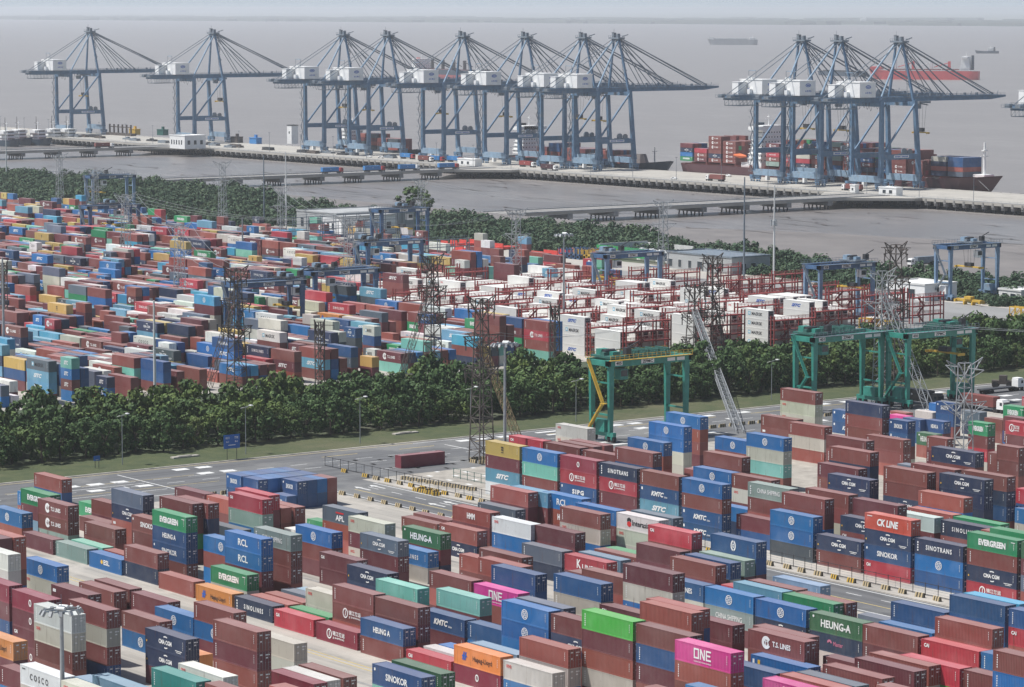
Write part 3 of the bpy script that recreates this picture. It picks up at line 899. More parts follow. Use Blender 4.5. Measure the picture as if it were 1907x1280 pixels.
-829.6 419.0 40 nv mr nb rd:T
-750.4 421.8 40 br:v lb:I br:v
-763.6 421.8 40 br:v dg
-776.8 421.8 40 mr:T lb:I
-803.2 421.8 40 nv:N mr
-816.4 421.8 40 br mt
-829.6 421.8 40 nv:G mr sr gy
-737.2 424.7 40 mr:I rr
-750.4 424.7 40 nv:G mr:T mr
-763.6 424.7 40 br nv
-776.8 424.7 20 lb:I lb
-770.7 424.7 20 wh:O rd:T
-790.0 424.7 40 br:T sr
-803.2 424.7 40 rd:N mr:v
-816.4 424.7 40 sr gy
-829.6 424.7 40 br mr:I nv br mr
-737.2 427.5 40 nb
-750.4 427.5 20 mr:T yl:m nb
-744.3 427.5 20 lb:I gy mr
-776.8 427.5 40 sr bl
-790.0 427.5 40 bl:I wh:O
-803.2 427.5 40 nv bl:c
-816.4 427.5 40 nv:N bl:I
-829.6 427.5 40 lb bl:I bl:c
-750.4 430.4 40 cy gr:E
-763.6 430.4 40 wh wh:Y mr
-776.8 430.4 20 wh mr:I
-803.2 430.4 40 br:v mt
-816.4 430.4 40 sr rd:T
-823.5 430.4 20 bl:I bl:I
-750.4 433.2 20 dg rr
-744.3 433.2 20 nb mr
-776.8 433.2 40 rr gr:E
-737.2 445.5 40 bl:I br
-750.4 445.5 40 sr
-763.6 445.5 20 bl
-757.5 445.5 20 gy:Y
-770.7 445.5 20 wh:T sr br:v
-790.0 445.5 40 nb:K bl:I
-803.2 445.5 40 br bl:I
-816.4 445.5 40 br:T nb:K
-829.6 445.5 40 cm sr
-842.8 445.5 40 cy mr:I
-856.0 445.5 40 lb nv:N
-869.2 445.5 20 br nb nb:H mt
-737.2 448.3 40 cy rr
-750.4 448.3 20 bl:I
-744.3 448.3 20 gy nb
-776.8 448.3 40 nb br wh
-790.0 448.3 40 wh:O mr dg
-803.2 448.3 20 br br rd:N
-797.1 448.3 20 mr bl:I
-816.4 448.3 40 br gy
-823.5 448.3 20 rr br:T
-737.2 451.2 40 mr nb:K
-750.4 451.2 40 nb:H bl:I rr gy:Y
-776.8 451.2 40 nv:G cy
-803.2 451.2 20 bl:c br br:T
-816.4 451.2 40 rd br
-849.9 451.2 20 rd:T mr yl:m
-737.2 454.0 40 br br
-750.4 454.0 40 gy bl:I
-763.6 454.0 40 bl:c wh yl:m
-770.7 454.0 20 cm br:T
-816.4 454.0 20 mr rr
-829.6 454.0 40 mr:v wh
-856.0 454.0 40 nv br cm
-869.2 454.0 20 rd mr:v
-863.1 454.0 20 bl:I mr:T mr:T
-882.4 454.0 40 br bl:I mr:T
-895.6 454.0 40 nv wh:Y sr wh
-737.2 456.9 40 br
-763.6 456.9 40 wh nb:H sr rd
-803.2 456.9 40 nv:G lb bl:I rr
-829.6 456.9 40 br cm
-842.8 456.9 40 gr:E mr:T
-849.9 456.9 20 rd:T nb
-882.4 456.9 40 br mt dg
-895.6 456.9 40 gy cm rd:T
-763.6 459.7 40 gy mr nv
-776.8 459.7 20 sr br br
-790.0 459.7 40 nv dg br:T mr
-803.2 459.7 40 yl:m mr:I cm wh
-869.2 459.7 20 mr mr:I rd:N
-876.3 459.7 20 gy cm yl:m
-895.6 459.7 40 br br:v mr:v br
-908.8 459.7 40 nb mr lb:I mr:T
-737.2 462.5 40 br mr:I rr
-750.4 462.5 40 nv:N dg cm
-763.6 462.5 40 yl:m gy rd:N
-790.0 462.5 40 br nv mr bl:c
-816.4 462.5 40 rd wh:O gy
-829.6 462.5 40 br nv cm
-856.0 462.5 20 nb:H nb bl
-849.9 462.5 20 gy rd
-869.2 462.5 40 yl:m lb:I bl cy
-882.4 462.5 40 lb cm nb
-895.6 462.5 40 sr nb mr:I
-908.8 462.5 40 rd:T nv:N lb br
-737.2 472.0 40 sr lb:I br
-790.0 472.0 40 mr:T nv:N bl:I
-803.2 472.0 40 mr nv bl:I br
-829.6 472.0 40 lb wh:O nb:K
-882.4 472.0 40 rd cm cm
-935.2 472.0 40 bl:I sr nv wh:Y
-737.2 474.8 40 mr nb:H bl:c
-763.6 474.8 40 cm nv:G wh:O yl bl
-803.2 474.8 40 cm wh sr rd
-816.4 474.8 40 wh:Y nb nb:K
-829.6 474.8 40 cm gy lb:I
-856.0 474.8 40 nv mr:T
-869.2 474.8 40 rr wh
-882.4 474.8 40 gy dg mr:v
-895.6 474.8 40 mr:I br bl:c
-929.1 474.8 20 gy:Y br yl:m bl
-737.2 477.7 40 br br
-750.4 477.7 40 br mr:T mr
-757.5 477.7 20 bl:I rd gy
-776.8 477.7 20 mr:I br:T
-790.0 477.7 40 yl nv
-816.4 477.7 40 bl:I br gy
-849.9 477.7 20 wh:T gy
-869.2 477.7 20 rr bl:I
-863.1 477.7 20 sr br nv:N
-882.4 477.7 40 gy:Y nb nv
-895.6 477.7 40 nv bl:I wh:Y
-908.8 477.7 20 mt nv
-922.0 477.7 40 mr rd:N
-935.2 477.7 40 mr mr sr
-750.4 480.5 40 gy lb gy:Y
-763.6 480.5 40 wh nb rr
-816.4 480.5 40 gy:Y bl:I cm sr
-829.6 480.5 40 nv sr rd:T
-869.2 480.5 40 mr sr
-882.4 480.5 40 yl:m br
-908.8 480.5 40 nb:H bl:I
-922.0 480.5 40 br:T rr
-935.2 480.5 40 lb:I lb:I lb:I
-948.4 480.5 40 cm br dg nb
-750.4 483.4 40 nv:G nv:G cm br:v
-763.6 483.4 40 br gr:E sr
-803.2 483.4 40 sr lb
-816.4 483.4 40 dg nv:G rd
-829.6 483.4 40 cm bl:I gy:Y
-869.2 483.4 40 gr br:T
-948.4 483.4 40 bl:I br sr sr
-744.3 486.2 20 cm dg br:T nb
-763.6 486.2 40 mr br dg
-770.7 486.2 20 sr gy wh:O
-790.0 486.2 40 gy cm lb rr
-803.2 486.2 40 wh:O rr
-829.6 486.2 40 nv bl:I gy:Y
-856.0 486.2 40 rr mr
-869.2 486.2 40 mt sr
-961.6 486.2 40 mr:T yl bl rd:T
-737.2 498.5 40 mr:T mt
-744.3 498.5 20 wh:Y nb:H
-803.2 498.5 40 wh:O sr mt gy
-816.4 498.5 40 bl:c cy rd:N lb:I
-856.0 498.5 40 wh br sr
-869.2 498.5 40 br:v mt wh:Y
-882.4 498.5 40 wh:T sr
-895.6 498.5 40 lb rd
-908.8 498.5 40 br bl lb cm
-922.0 498.5 40 gy gr nb mr:v
-961.6 498.5 40 sr rd rd:T
-974.8 498.5 40 br br:v br rr
-737.2 501.3 40 nv:N mr
-776.8 501.3 40 cm mr cy gr
-816.4 501.3 40 lb:I rr yl:m nb:K
-829.6 501.3 40 br nv gy:Y br:v
-856.0 501.3 40 yl:m cm wh
-869.2 501.3 20 br mr:v bl
-882.4 501.3 40 rd:N sr bl
-922.0 501.3 40 br sr dg wh:O
-961.6 501.3 20 br mr mr
-974.8 501.3 40 gy br:T nb cm
-737.2 504.2 40 bl:I mr:I
-776.8 504.2 20 cy yl dg rr
-770.7 504.2 20 sr dg wh
-856.0 504.2 40 wh:T mr:v br
-869.2 504.2 40 br br mr
-882.4 504.2 40 wh:T br cy
-922.0 504.2 40 wh:Y rr bl:I mr
-935.2 504.2 40 br mt br bl:I
-988.0 504.2 40 wh mr mr mr
-737.2 507.0 40 mt br gr
-763.6 507.0 40 lb:I lb:I br yl:m
-776.8 507.0 40 nb:K br:v wh:O br:T
-790.0 507.0 20 cm br gy rd:T
-803.2 507.0 40 mr lb:I yl:m
-829.6 507.0 40 yl:m nv:G lb sr
-842.8 507.0 40 bl:I br br br
-876.3 507.0 20 wh nb:H mr
-922.0 507.0 40 rd wh
-974.8 507.0 40 gy nv rr dg
-988.0 507.0 40 gr:E mr wh gr
-1001.2 507.0 40 br nb:K gy:Y mr
-737.2 509.9 40 lb nv:G
-763.6 509.9 40 br br
-816.4 509.9 40 mr:v rr wh:O
-829.6 509.9 40 rd:T bl br:T bl:I
-908.8 509.9 20 cy cm yl:m
-902.7 509.9 20 sr mr:T gr rd:T
-915.9 509.9 20 rd:T bl bl:I
-935.2 509.9 40 mr sr nv bl:c
-948.4 509.9 40 wh rr sr br:T
-961.6 509.9 40 gy cm cm cm bl:I
-968.7 509.9 20 nv mr
-1001.2 509.9 40 cm nb:H gy lb mt
-737.2 512.7 40 br sr
-750.4 512.7 40 cy gr:E
-763.6 512.7 20 lb:I mr:v
-757.5 512.7 20 nb bl
-776.8 512.7 40 cm yl:m br:v br
-803.2 512.7 40 br dg mr
-842.8 512.7 40 nv br nb bl lb
-908.8 512.7 40 bl rd:T nv:N wh:T
-922.0 512.7 40 mr wh:Y cm
-935.2 512.7 20 nv:N bl:c nb wh:T
-929.1 512.7 20 nb gy nb:H yl
-948.4 512.7 20 gr:E bl yl cm
-942.3 512.7 20 wh:O br:T rd:N mr
-961.6 512.7 40 mr yl br:v sr
-974.8 512.7 40 bl:I nb:K br
-988.0 512.7 40 rr cm sr br
-1001.2 512.7 40 yl:m dg cy br
-737.2 515.5 40 bl:I mr
-750.4 515.5 40 yl:m mr
-763.6 515.5 40 rr mr
-776.8 515.5 40 br:T wh br nb:H
-816.4 515.5 40 lb:I br gr:E
-856.0 515.5 40 cm wh bl rr bl:c
-922.0 515.5 40 br:T bl bl:I mr
-935.2 515.5 40 sr cy mt bl
-948.4 515.5 20 mr:T lb sr br
-942.3 515.5 20 mr mr wh:O sr
-974.8 515.5 40 br dg rd yl:m
-1001.2 515.5 20 wh:T br mr:v cy
-1014.4 515.5 40 mr mr mr:v rr mr
-737.2 525.0 40 cy br nv
-763.6 525.0 40 rr cm
-856.0 525.0 40 gr:E wh:Y rd sr
-895.6 525.0 40 wh nb:K mt
-922.0 525.0 20 sr cm rd
-955.5 525.0 20 sr rd:N br:T dg
-988.0 525.0 40 br:v br mr br:v
-1001.2 525.0 20 wh:T mr:v wh rr
-995.1 525.0 20 mr bl:I rr wh:O
-737.2 527.8 20 br dg mr:I
-731.1 527.8 20 yl:m mr:I
-763.6 527.8 40 cm rd:N
-790.0 527.8 40 gy mr rr gy
-829.6 527.8 40 cm br dg
-842.8 527.8 20 cm br nb:K br:T
-856.0 527.8 40 cm sr br lb:I
-895.6 527.8 20 rd:N nb mr
-961.6 527.8 40 bl:I br br bl
-1014.4 527.8 40 br br bl mt
-1027.6 527.8 40 nb:H nb bl cm
-1040.8 527.8 40 mr bl rd:N sr cy
-737.2 530.7 40 dg mr
-750.4 530.7 40 lb:I bl:I mr:v
-783.9 530.7 20 sr br nb
-803.2 530.7 40 yl sr br:T
-829.6 530.7 40 cm gy nb:K yl:m
-842.8 530.7 40 wh nv gy:Y
-869.2 530.7 40 bl:c dg yl:m br:v
-935.2 530.7 40 br rr sr
-988.0 530.7 40 gy:Y br:v nv
-1014.4 530.7 20 rd:N cy br:T br:v
-1008.3 530.7 20 gy:Y rr cm lb:I
-1040.8 530.7 40 nv wh:T yl:m nv
-737.2 533.5 40 br br br mt cm
-750.4 533.5 40 br gy dg
-763.6 533.5 40 wh nv mr
-816.4 533.5 40 rd:N wh:O rr wh:O
-829.6 533.5 40 rd bl sr gy bl
-842.8 533.5 40 mr:I mr:I wh rr
-856.0 533.5 40 bl br:v nb:K br
-889.5 533.5 20 nb lb sr mt
-922.0 533.5 40 nv wh:T gy
-935.2 533.5 40 br mr mr
-948.4 533.5 40 br:v bl nv:G
-955.5 533.5 20 sr wh:Y bl
-988.0 533.5 40 rr mr:I bl:I
-995.1 533.5 20 br:v br sr
-1014.4 533.5 40 bl:I br mr:v br rr
-1040.8 533.5 40 nb:H gy wh:Y br nb
-737.2 536.4 40 br br nb rr
-750.4 536.4 40 br:v bl:c mr:v
-763.6 536.4 40 wh br:T mr
-776.8 536.4 20 br:v gr:E cm sr
-770.7 536.4 20 nb:H mr nb wh
-810.3 536.4 20 nv:G nv rd
-836.7 536.4 20 cy br:T lb:I mr:T
-856.0 536.4 40 br mr:v yl:m yl:m
-882.4 536.4 40 nb:K br sr nb:K
-922.0 536.4 40 br gy lb
-935.2 536.4 40 bl:I rd gy
-948.4 536.4 40 wh:T nb nv
-961.6 536.4 40 wh:T br wh
-974.8 536.4 40 mr:I mr bl
-988.0 536.4 40 gr:E rr gy:Y
-1001.2 536.4 40 lb yl:m nb
-1040.8 536.4 40 br:v br wh:O rr
-737.2 539.2 40 mr:I mr
-750.4 539.2 40 gr:E mr gy wh
-763.6 539.2 40 cy lb:I gy:Y
-776.8 539.2 40 br gy sr wh
-803.2 539.2 40 sr yl br br:v
-816.4 539.2 40 sr br:v nv bl
-842.8 539.2 40 br:v gy wh mr
-863.1 539.2 20 rr bl br nb:K
-882.4 539.2 40 mr lb:I bl:I nb yl
-895.6 539.2 40 dg gr:E nv:G nb
-935.2 539.2 40 rd mr:v nv
-948.4 539.2 40 br wh:O mr:I
-961.6 539.2 40 sr mr rr
-974.8 539.2 40 bl bl:I br rd:N
-988.0 539.2 40 br rr rr
-1001.2 539.2 40 mr:T br lb
-1027.6 539.2 40 dg sr gy yl:m
-1040.8 539.2 40 br:v gr:E mr br:T
-737.2 551.5 40 br:v rd:T br:v mt
-750.4 551.5 40 nb mr:T gr rr
-763.6 551.5 40 br nb gy br
-776.8 551.5 40 sr mr bl
-790.0 551.5 40 wh:T br br cm
-803.2 551.5 40 rr mr:v br br
-816.4 551.5 40 bl:c nv:N gy:Y nb
-842.8 551.5 40 dg bl mt br bl:I
-869.2 551.5 40 br wh:Y nb nb:K
-1001.2 551.5 40 cm br:T nb:K
-1014.4 551.5 40 mr sr br
-1040.8 551.5 20 rd:N gy:Y gy
-1080.4 551.5 40 mr:I wh:T sr wh:Y
-737.2 554.3 40 bl:I bl:I bl:I br
-763.6 554.3 40 yl:m br nb:K wh:Y
-776.8 554.3 40 bl sr br br
-790.0 554.3 40 lb nv:G bl
-803.2 554.3 40 dg yl bl sr
-829.6 554.3 40 lb:I dg gy:Y gr:E sr
-836.7 554.3 20 mt bl br dg
-869.2 554.3 40 wh nb:H nv rd:T
-882.4 554.3 40 br:v nv:G gy
-895.6 554.3 40 wh sr lb
-948.4 554.3 40 lb yl:m
-1001.2 554.3 40 bl:c nb mr wh:T
-1014.4 554.3 20 nv br sr
-1027.6 554.3 40 nv:G sr br sr
-1040.8 554.3 40 gy:Y br bl nb:K
-1054.0 554.3 40 br:T nb wh:O gy
-1093.6 554.3 40 sr br:v bl:I br:v
-935.2 557.2 20 wh br
-929.1 557.2 20 br lb:I rd:N
-948.4 557.2 40 rd:T gy mr:v
-961.6 557.2 40 rr br:T
-974.8 557.2 40 mr rr
-988.0 557.2 40 br nv:G
-1001.2 557.2 40 dg nv:N
-1014.4 557.2 40 br rr nv:G rd
-1027.6 557.2 40 gy gy rd:N gy
-1067.2 557.2 40 mr wh:T bl
-935.2 560.0 40 gy:Y nb br
-948.4 560.0 40 sr nv:N rr
-1040.8 560.0 40 rd mr:v gy lb:I br:v
-1080.4 560.0 40 bl:I sr br
-935.2 562.9 20 nv lb:I mr
-929.1 562.9 20 bl mr:T bl
-948.4 562.9 40 gy bl nb:K
-981.9 562.9 20 gr:E rr
-1014.4 562.9 40 lb rd:N mr:v lb:I
-1080.4 562.9 40 mr:I bl nb:K
-1093.6 562.9 40 br br:T nv
-988.0 565.7 40 sr nb
-1014.4 565.7 40 br:T cy br:T mr
-1080.4 565.7 40 cm bl rd:N
-1093.6 565.7 20 lb:I rd:N rd
-1087.5 565.7 20 mr bl mr
-929.1 568.5 20 sr cm bl:I br:v
-961.6 568.5 40 sr gy:Y gr nb:H
-974.8 568.5 40 gy:Y bl:I lb:I
-988.0 568.5 40 br br
-1001.2 568.5 40 br wh
-1014.4 568.5 40 br mr:T cm
-1054.0 568.5 40 mr:T br:T sr br
-1093.6 568.5 40 wh gy mr
-1106.8 568.5 40 sr mr sr
-935.2 578.0 40 nv:N gy:Y sr cm
-948.4 578.0 40 mr:I bl:I wh nb:H
-1027.6 578.0 40 yl:m cm
-1040.8 578.0 20 gy:Y dg br:v nb
-1080.4 578.0 40 sr br gy
-1100.7 578.0 20 wh:O wh rd:T rd:T
-1133.2 578.0 40 br nb dg
-935.2 580.8 20 br gy br gy
-929.1 580.8 20 rr mr br wh
-948.4 580.8 40 br nv mt wh:O
-974.8 580.8 20 nb bl:I bl:I yl:m
-988.0 580.8 40 bl sr rd
-1001.2 580.8 40 mr:T rr yl
-1014.4 580.8 20 mr:T mt
-1008.3 580.8 20 lb br
-1021.5 580.8 20 gy mr:v
-1040.8 580.8 40 br:v mr mr mr
-1080.4 580.8 40 gr:E rr bl:c yl
-1087.5 580.8 20 bl:I gy:Y rr
-1100.7 580.8 20 wh:O lb gr
-1133.2 580.8 40 br mt br
-1146.4 580.8 40 mr nb cm
-935.2 583.7 40 dg sr
-948.4 583.7 40 mr gr:E wh:Y nv
-988.0 583.7 40 sr rd:T wh wh:T
-1001.2 583.7 40 rr nb:K mt nb:K
-1014.4 583.7 40 cm br
-1027.6 583.7 40 nb:H nb
-1054.0 583.7 40 wh:T mr:I wh:Y
-1080.4 583.7 20 bl yl:m wh:O mr
-1120.0 583.7 40 gr:E nv wh
-1133.2 583.7 40 rd sr lb
-1140.3 583.7 20 sr wh mr
-935.2 586.5 40 nv:N wh:O
-948.4 586.5 40 rr mr br rd
-961.6 586.5 40 wh:Y mr:I nv yl
-988.0 586.5 20 wh nb rr bl
-981.9 586.5 20 bl sr rr
-1001.2 586.5 40 dg br wh nb
-1014.4 586.5 20 cy cm rr
-1008.3 586.5 20 sr nb:H br:v
-1027.6 586.5 20 mr mr
-1021.5 586.5 20 rd:T rd
-1040.8 586.5 40 rd:N yl
-1093.6 586.5 40 mr:T sr wh
-1120.0 586.5 40 mr cm br:v
-1133.2 586.5 40 mr wh:Y yl
-935.2 589.4 40 bl mr
-948.4 589.4 40 cm yl:m mt br
-961.6 589.4 40 nv bl cm br
-988.0 589.4 40 mr:I nv:N
-1001.2 589.4 40 wh:Y bl:I yl:m br
-1014.4 589.4 40 nb gy rd:N
-1021.5 589.4 20 br:v nb:H
-1054.0 589.4 40 cm nv:G wh:O nb:K
-1093.6 589.4 40 cm nv gy mr
-1113.9 589.4 20 br gy nb
-1133.2 589.4 40 bl bl:I br:T
-1146.4 589.4 40 mr nv sr
-935.2 592.2 40 lb:I bl:I
-948.4 592.2 40 cm mt
-961.6 592.2 40 gy sr nb:H bl
-974.8 592.2 40 mr:T rr br
-988.0 592.2 40 br:v bl:I bl nv
-1001.2 592.2 40 mr:T sr wh rd:T
-1014.4 592.2 40 bl mr:v mr yl:m
-1021.5 592.2 20 mr:I br nv
-1054.0 592.2 40 rd:N bl:c wh wh:T
-1067.2 592.2 40 yl:m rd sr
-1106.8 592.2 20 mr br:T nb:K
-1120.0 592.2 20 wh:T yl nv:G
-1133.2 592.2 40 lb:I sr br
-1146.4 592.2 40 bl:c wh:T bl:I
-1159.6 592.2 20 rr mr:T sr bl:I
-1153.5 592.2 20 nv sr br:T
-935.2 604.5 20 mr rd:N
-929.1 604.5 20 yl mr:I
-1001.2 604.5 40 lb:I yl:m mr
-1054.0 604.5 40 br gy
-1067.2 604.5 40 rr nv:N br
-1093.6 604.5 40 mr br:v
-1106.8 604.5 40 dg mr
-1120.0 604.5 40 br:v rd:T bl:c
-1146.4 604.5 40 yl:m gy cm mt
-1186.0 604.5 20 gy lb:I br wh
-968.7 607.3 20 rd:T lb:I sr
-1001.2 607.3 40 sr gy mr
-1040.8 607.3 40 yl:m bl:I gy cm br
-1106.8 607.3 40 rd bl:c
-1120.0 607.3 40 br:T nv:G br mr:I
-1146.4 607.3 40 gy:Y wh:Y rd:T br
-1159.6 607.3 40 br rd:N br gy
-961.6 610.2 40 gr rr br:T
-974.8 610.2 40 br rd rd:T
-988.0 610.2 40 br:v br yl
-1001.2 610.2 40 yl:m nb gy:Y
-1067.2 610.2 20 lb br
-1080.4 610.2 40 wh:T rd:T rr
-1106.8 610.2 40 mt wh
-1120.0 610.2 40 cm bl:c
-1133.2 610.2 40 bl bl:c nv lb
-1146.4 610.2 40 gy rr rr wh:O nv
-1199.2 610.2 40 bl:I gy:Y mr:v br:v
-935.2 613.0 40 nv:G bl:c
-961.6 613.0 20 lb:I sr rd:N
-955.5 613.0 20 yl gy cy
-974.8 613.0 20 nv br nb
-968.7 613.0 20 rr wh br:T
-988.0 613.0 40 sr yl:m dg
-1014.4 613.0 40 gy:Y nv gy
-1027.6 613.0 40 bl:I dg mt
-1040.8 613.0 40 mr rd:T mr
-1054.0 613.0 40 gr:E bl:I cm
-1067.2 613.0 40 bl:c rr mr
-1080.4 613.0 40 gy wh nv
-1093.6 613.0 40 wh wh:T lb
-1106.8 613.0 40 lb:I cm
-1120.0 613.0 40 br:v rd:T
-1133.2 613.0 40 wh:T gr:E rr mr
-1159.6 613.0 40 lb:I br wh wh:O
-1166.7 613.0 20 sr nb br:T mr:T
-1199.2 613.0 40 mr nb:H sr nv:N
-935.2 615.9 40 rd br
-948.4 615.9 40 br cm
-955.5 615.9 20 rd:T yl:m
-1001.2 615.9 20 dg gy nb:K
-995.1 615.9 20 br nv br
-1014.4 615.9 40 yl:m rd:T mt
-1027.6 615.9 40 lb:I mr bl
-1040.8 615.9 40 nv:N br br:T gy mr
-1067.2 615.9 20 gy bl:I lb:I
-1061.1 615.9 20 bl:I dg bl:I
-1080.4 615.9 40 nb bl:I gr
-1093.6 615.9 40 wh dg nb
-1106.8 615.9 40 wh nb rr
-1120.0 615.9 20 cm nb
-1113.9 615.9 20 cy cy
-1133.2 615.9 40 mt nv:N
-1146.4 615.9 40 rr gy lb:I lb
-1159.6 615.9 40 gy nv gy:Y nv:G br
-1172.8 615.9 20 bl mr mt br
-1166.7 615.9 20 br sr wh:O wh:T
-1212.4 615.9 40 bl:I bl bl:c rd:T
-935.2 618.7 40 wh:T mr:T br:v
-1027.6 618.7 20 br:T br mr nv
-1040.8 618.7 40 nv:N br:T rd:N rr
-1054.0 618.7 40 nv dg bl bl sr
-1067.2 618.7 40 mr bl:I yl
-1106.8 618.7 20 br wh br yl:m
-1100.7 618.7 20 gy rd:N lb:I
-1120.0 618.7 40 nb wh:T
-1133.2 618.7 40 lb:I rr
-1146.4 618.7 40 sr bl:I br:v bl:I
-1159.6 618.7 40 rd:N rr lb mr:I
-1172.8 618.7 40 dg lb:I gy nv
-935.2 621.5 40 gy mr mr mt
-974.8 621.5 20 wh br sr wh
-1040.8 621.5 20 rr lb mr:I rd
-1034.7 621.5 20 mr mr:v mr rd
-1067.2 621.5 40 nv gy:Y lb
-1080.4 621.5 40 mt nb bl:I
-1172.8 621.5 40 bl:I br:v nb gy
-1186.0 621.5 40 mt sr br wh:O
-1199.2 621.5 40 yl br wh sr
-1212.4 621.5 40 sr rd:N gr:E wh:O
-1225.6 621.5 40 wh:T cm yl nv:G mr
-935.2 631.0 40 br:v bl:I nb:H nb
-948.4 631.0 40 mr gy:Y gy yl:m
-961.6 631.0 40 br:v lb:I br
-974.8 631.0 40 cm gy mr:I
-988.0 631.0 40 yl br:T br:T wh:T
-1021.5 631.0 20 yl:m bl:c sr
-1080.4 631.0 40 lb:I cy rd mr
-1120.0 631.0 40 sr cy mr bl:I
-1133.2 631.0 40 mr:v mt mt br
-1146.4 631.0 40 gr mr:T br lb:I
-1159.6 631.0 40 mr:I br mr:v
-1172.8 631.0 40 rd gr bl:I sr
-1199.2 631.0 40 bl:I br gy mr
-1225.6 631.0 40 rd:N mr:T rd mr:T
-1232.7 631.0 20 lb rd nb:H sr
-961.6 633.8 40 yl:m br:T nb br
-974.8 633.8 40 rd rr gy nv:G
-981.9 633.8 20 rr wh:T dg bl:I
-1001.2 633.8 20 nv rr nb
-995.1 633.8 20 rd nb gy:Y
-1027.6 633.8 40 mr br
-1120.0 633.8 40 sr nv:N br rd
-1133.2 633.8 40 cy br bl br
-1159.6 633.8 20 br br:T wh
-1153.5 633.8 20 sr sr cy
-1172.8 633.8 40 nb mr:T br rd
-1225.6 633.8 40 br:T nb gy:Y sr
-1232.7 633.8 20 bl:I nv mr:T br
-935.2 636.7 20 bl:I gy:Y rd
-929.1 636.7 20 nb wh:Y
-974.8 636.7 40 mr sr mr yl
-1001.2 636.7 40 sr nb bl
-1027.6 636.7 40 sr rd:T
-1080.4 636.7 40 br rd wh cm
-1120.0 636.7 40 wh:O lb br:T gy:Y
-1159.6 636.7 40 nb:K br:T lb:I
-1172.8 636.7 40 nv nb:H wh:O sr
-1199.2 636.7 40 cy rr bl:I nv mr:I
-1225.6 636.7 40 mr br mr rd:T
-1238.8 636.7 40 wh yl:m mr gy:Y
-935.2 639.5 40 rr bl bl:c nb:H
-948.4 639.5 40 nv:G mr wh:T bl:I
-961.6 639.5 40 mr rd rd:N br
-974.8 639.5 40 gy cy bl wh
-1001.2 639.5 40 sr gr:E rr nb:H
-1027.6 639.5 40 mr nb
-1067.2 639.5 40 nv rd:N rd
-1080.4 639.5 40 mr:v bl:I wh:O gr
-1093.6 639.5 40 yl br nv dg
-1133.2 639.5 40 mr sr br:T nv
-1159.6 639.5 40 gr:E mr bl bl
-1172.8 639.5 40 rd:N bl lb wh
-1199.2 639.5 40 lb mr nb gy
-1225.6 639.5 40 mr:I rr yl:m nv:G
-1252.0 639.5 40 sr sr br rr
-935.2 642.4 40 yl dg mr rr
-974.8 642.4 20 sr sr gy:Y mr:v
-988.0 642.4 40 lb wh nv sr
-1001.2 642.4 40 bl:I wh mr mr:v
-1014.4 642.4 40 wh:O wh bl:I mr
-1027.6 642.4 20 mr mr:v
-1021.5 642.4 20 cm br
-1040.8 642.4 40 cm gy
-1067.2 642.4 40 mr wh:O
-1080.4 642.4 40 rd:N wh:Y rd wh
-1093.6 642.4 40 mr bl:I dg lb:I
-1106.8 642.4 40 wh:T bl
-1120.0 642.4 40 br mr:T
-1127.1 642.4 20 dg rd:N mr:v wh:T
-1146.4 642.4 40 yl:m wh mr rd:N
-1172.8 642.4 40 rd:N mr:T cm yl:m
-1225.6 642.4 20 gr lb:I dg nb:H
-1238.8 642.4 40 yl:m mt mr:T cy
-1252.0 642.4 40 mr rd br nv
-935.2 645.2 40 br rr
-948.4 645.2 40 wh bl:I br:T gr:E
-988.0 645.2 40 mt mr:T sr cm
-1001.2 645.2 40 gy wh:T mr:I gy:Y
-1014.4 645.2 40 lb rd yl:m cy
-1054.0 645.2 40 bl mt gy nb
-1067.2 645.2 20 rd:N mt br:v
-1061.1 645.2 20 cy br gy
-1074.3 645.2 20 br mr:v mr:v wh:T
-1087.5 645.2 20 br:v br:v mr mr
-1120.0 645.2 40 br lb
-1133.2 645.2 40 nb nv bl yl
-1140.3 645.2 20 wh nv nv br
-1159.6 645.2 40 bl:c dg br:v br
-1172.8 645.2 40 sr wh:T gy:Y rr
-1186.0 645.2 40 rr br mr:I br
-1193.1 645.2 20 yl mr nb:H wh
-1212.4 645.2 40 yl:m mr cm wh
-1252.0 645.2 40 cm lb:I yl:m yl
-1265.2 645.2 40 lb:I rd:N nv cm
-935.2 657.5 20 sr
-929.1 657.5 20 wh:T mr
-948.4 657.5 40 mr
-974.8 657.5 40 bl:c nb rr sr
-988.0 657.5 40 nv:G rd:N mr:v wh
-1014.4 657.5 40 br nb bl:c bl:c
-1027.6 657.5 40 gy:Y mr sr nb:K
-1040.8 657.5 40 rr mr cm nb:H
-1054.0 657.5 40 sr br:T gy yl:m
-1067.2 657.5 40 mr:I br:v br cm
-1080.4 657.5 40 wh:O bl mr mr:I
-1093.6 657.5 40 br lb:I br
-1133.2 657.5 40 rr br:v mr
-1146.4 657.5 20 mr:T nv mr:T
-1140.3 657.5 20 br:v br
-1172.8 657.5 40 gr wh yl mr:v
-1238.8 657.5 40 nv br mr nb cm
-1265.2 657.5 40 lb mr bl:c br:v br:v
-1278.4 657.5 40 wh rr rd rd:N
-1291.6 657.5 40 br rr lb:I br
-935.2 660.3 40 rd:N
-948.4 660.3 40 sr
-961.6 660.3 40 cm gy lb:I bl:I
-974.8 660.3 40 br bl rr wh:Y
-988.0 660.3 40 cy cm nb nv:G sr
-1014.4 660.3 40 gy:Y gy:Y yl:m sr
-1027.6 660.3 40 rd:T bl:c br lb
-1093.6 660.3 40 cm bl:c nb:H yl:m
-1106.8 660.3 40 sr yl:m wh gy:Y
-1133.2 660.3 40 bl:I wh sr
-1146.4 660.3 40 rd:N br br rr
-1159.6 660.3 40 wh:O mr lb:I nb:H
-1172.8 660.3 40 br gr:E br br:T
-1186.0 660.3 40 bl:I mr:I br:v bl:I
